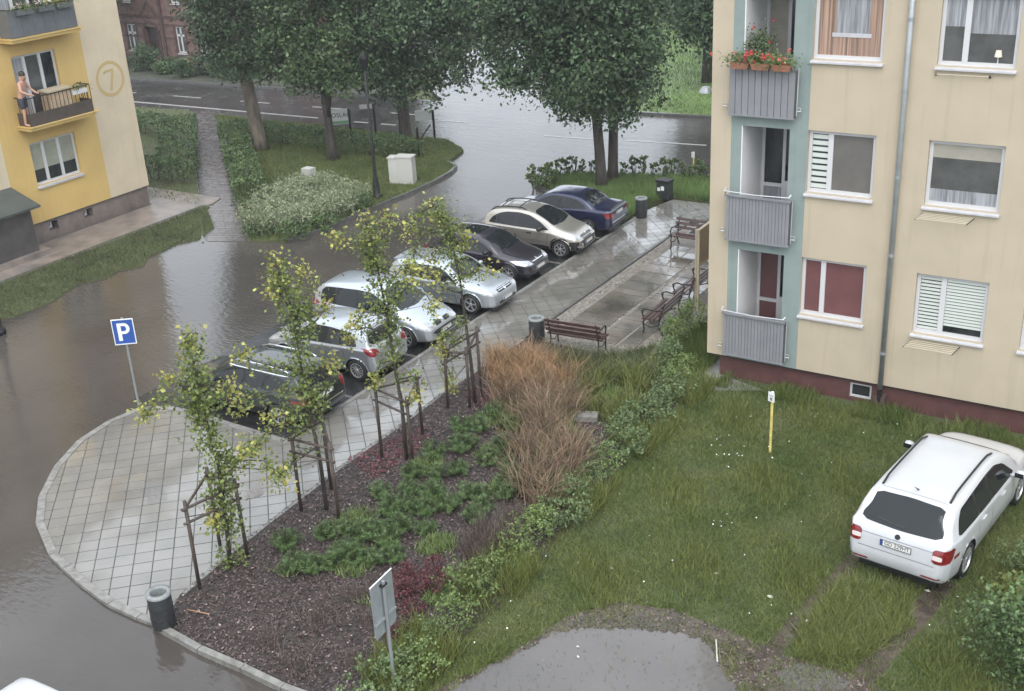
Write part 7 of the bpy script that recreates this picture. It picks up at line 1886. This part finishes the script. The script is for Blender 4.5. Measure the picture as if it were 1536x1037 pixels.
f = MB(); f.box2((-.285, .030, 2.05), (.285, .048, 2.058)); f.build('edge', M['sign_white'], t)
# utility cabinet
g = G(606, 275); t = empty('utility_cabinet', (g.x, g.y, 0), math.radians(15), 'pale grey utility cabinet on the middle verge', 'utility cabinet')
MB().box2((-.18, -.20, 0), (.45, .2, 1.02)).build('body', M['cabinet'], t); MB().box2((-.50, -.18, 0), (-.19, .2, .98)).build('body', M['cabinet'], t)
MB().box2((-.21, -.23, 1.02), (.48, .23, 1.07)).build('lid', M['cabinet'], t); MB().box2((-.53, -.21, .98), (-.215, .23, 1.02)).build('lid', M['cabinet'], t)
f = MB(); f.box2((-.13, -.209, .12), (.40, -.2, .95)); f.build('door', M['lime'], t)
# street lamps
def street_lamp(loc, lb, h, arm):
    t = empty('street_lamp', loc, 0, lb, 'street lamp', 'black street lamps')
    MB().lathe([(.20, 0), (.20, .10), (.13, .14), (.13, .45), (.085, .75), (.07, .8), (.055, 1.2), (.04, h)], n=14).build('post', M['iron'], t, True)
    MB().lathe([(.04, h), (.12, h + .05), (.16, h + .35), (.19, h + .40), (.05, h + .55), (.02, h + .65)], n=14, close=False).build('lantern', M['iron'], t, True)
    MB().lathe([(.115, h + .06), (.155, h + .34)], n=14, close=False).build('lamp_glass', M['lamp_clear'], t)
street_lamp((G(566, 298).x, G(566, 298).y, .02), 'black street lamp post on the kerb of the middle verge', 4.6, 0)
g = G(2, 500); street_lamp((g.x - .12, g.y, -.03), 'black street lamp post cut by the left edge of the picture', 4.6, 0)
# small sign boards along the road behind the hedge
def sign_board(base, h, w, hh, rz, lb, text=None, twin=False, arm=False):
    t = empty('sign_board', (base[0], base[1], 0), rz, lb, 'sign board', 'sign boards behind the hedge')
    MB().tube([(0, 0, -.05), (0, 0, h)], .05, 8).build('post', M['iron'], t)
    b_ = MB().box2((-w - .02, -.03, h - hh - .02), (-.05, .0, h)).build('board', M['sign_white'], t)
    if text:
        tm = text_mesh(text, hh * .42, 'board_text', .002); tm.materials.append(M['ink'])
        o = link('board_text', tm, None, b_); o.rotation_euler = (math.pi / 2, 0, 0); o.location = (-w / 2 - .03, -.034, h - hh * .42)
        MB().box2((-w - .01, -.034, h - hh), (-.06, -.031, h - hh * .80)).build('board_stripe', mat('green_stripe', (.2, .4, .24), .5), b_)
    return t
s1 = G(527, 205, .3); sign_board((s1.x, s1.y), 1.5, .78, .62, math.radians(38), 'small white sign board with dark lettering and a green stripe beside the road', 'ROSLAC')
s2 = G(566, 222); sign_board((s2.x, s2.y), 1.85, .55, .16, math.radians(38), 'narrow pale sign blade on a dark post between the two boards')
s3 = G(629, 237); t = sign_board((s3.x, s3.y), 1.25, .02, .02, math.radians(38), 'dark leaning post with a slanting bar left of the water')
MB().tube([(.0, 0, .62), (.55, .15, 1.28)], .03, 6).build('bar', M['iron'], t)
s4 = G(652, 205); sign_board((s4.x, s4.y), 1.15, .75, .42, math.radians(30), 'white sign board standing at the edge of the flooded junction')

# ------------------------------------------------------------------ the man on the left balcony
def skin_body(name, verts, edges, radii, m_, parent, sub=2):
    me = bpy.data.meshes.new(name); me.from_pydata(verts, edges, []); o = bpy.data.objects.new(name, me); COL.objects.link(o)
    md = o.modifiers.new('skin', 'SKIN'); md.use_smooth_shade = True
    sv = me.skin_vertices[0].data
    for i, r in enumerate(radii): sv[i].radius = (r, r) if not isinstance(r, tuple) else r
    sv[0].use_root = True
    s_ = o.modifiers.new('sub', 'SUBSURF'); s_.levels = sub; s_.render_levels = sub
    dg = bpy.context.evaluated_depsgraph_get(); me2 = bpy.data.meshes.new_from_object(o.evaluated_get(dg))
    bpy.data.objects.remove(o); me2.name = name
    return link(name, me2, m_, parent, True)
pp0 = on_x(30, 140, XF + .30)
t = empty('person', (XF + .36, pp0.y - .02, 3.93), math.radians(-62), 'bare-chested man in dark shorts leaning on the balcony beside the storage cabinet', 'person')
#       pelvis0      waist1        chest2         neck3          head4            crown5          Rsh6             Rel7             Rwr8            Rhand9          Lsh10            Lel11           Lwr12           Lhand13         Rhip14         Rkn15         Ran16          Rtoe17         Lhip18 ...
V_ = [(0, 0, .93), (0, .03, 1.10), (0, .09, 1.32), (0, .13, 1.47), (0, .17, 1.57), (0, .18, 1.68), (.18, .09, 1.40), (.30, .16, 1.17), (.22, .36, 1.06), (.20, .44, 1.03), (-.18, .10, 1.40), (-.30, .18, 1.17), (-.20, .37, 1.07), (-.17, .45, 1.04),
      (.10, 0, .88), (.11, .04, .48), (.11, .0, .08), (.12, .15, .04), (-.10, 0, .88), (-.11, .05, .48), (-.11, .0, .08), (-.12, .15, .04)]
E_ = [(0, 1), (1, 2), (2, 3), (3, 4), (4, 5), (2, 6), (6, 7), (7, 8), (8, 9), (2, 10), (10, 11), (11, 12), (12, 13), (0, 14), (14, 15), (15, 16), (16, 17), (0, 18), (18, 19), (19, 20), (20, 21)]
R_ = [(.15, .12), (.14, .11), (.17, .12), .06, (.085, .10), (.075, .085), .062, .045, .034, .032, .062, .045, .034, .032, .085, .058, .04, .035, .085, .058, .04, .035]
bd = skin_body('body', V_, E_, R_, M['skin'], t)
for s_ in (-1, 1):      # fingers curled over the rail
    for k in range(4):
        x0 = s_ * .19 - .03 + k * .02; l = (.05, .058, .055, .045)[k]
        MB().tube([(x0, .45, 1.04), (x0, .45 + l * .7, 1.035), (x0, .45 + l, 1.0)], [.011, .010, .008], 6).build('finger', M['skin'], t, True)
    MB().tube([(s_ * .16, .42, 1.035), (s_ * .13, .46, 1.03)], [.012, .009], 6).build('thumb', M['skin'], t, True)
for s_ in (-1, 1): MB().lathe([(.001, -.01), (.01, 0), (.001, .01)], (s_ * .033, .258, 1.625), n=8, close=False).build('eye', M['ink'], t)
MB().tube([(0, .25, 1.62), (0, .285, 1.59), (0, .265, 1.58)], [.008, .016, .012], 6).build('nose', M['skin'], t, True)
MB().box((0, .262, 1.545), (.045, .008, .01)).build('mouth', M['red_leaf'], t)
for s_ in (-1, 1): MB().lathe([(.001, -.012), (.026, 0), (.001, .012)], (s_ * .092, .165, 1.60), n=8, axis='Y', close=False).build('ear', M['skin'], t)
MB().lathe([(.105, 1.635), (.105, 1.68), (.085, 1.735), (.04, 1.765), (.0, 1.77)], (0, .165, 0), n=14, close=False).build('hair', M['hair'], t, True)
skin_body('shorts', [(0, 0, .90), (0, .02, 1.03), (.10, 0, .80), (.11, .03, .55), (-.10, 0, .80), (-.11, .03, .55)], [(0, 1), (0, 2), (2, 3), (0, 4), (4, 5)], [(.17, .135), (.155, .125), .11, .088, .11, .088], M['cloth_dark'], t, 1)

# ------------------------------------------------------------------ rain haze over the whole place
hm = bpy.data.materials.new('rain_haze'); hm.use_nodes = True
hn = hm.node_tree
for n_ in list(hn.nodes): hn.nodes.remove(n_)
ho = hn.nodes.new('ShaderNodeOutputMaterial'); hv = hn.nodes.new('ShaderNodeVolumePrincipled')
hv.inputs['Color'].default_value = (0.93, 0.96, 1.0, 1); hv.inputs['Density'].default_value = 0.0007; hv.inputs['Anisotropy'].default_value = 0.2
hn.links.new(hv.outputs[0], ho.inputs['Volume'])
hz_ = MB().box2((-450, -90, -1.4), (450, 650, 14.5)).build('haze', hm); hz_['kind'] = 'stuff'
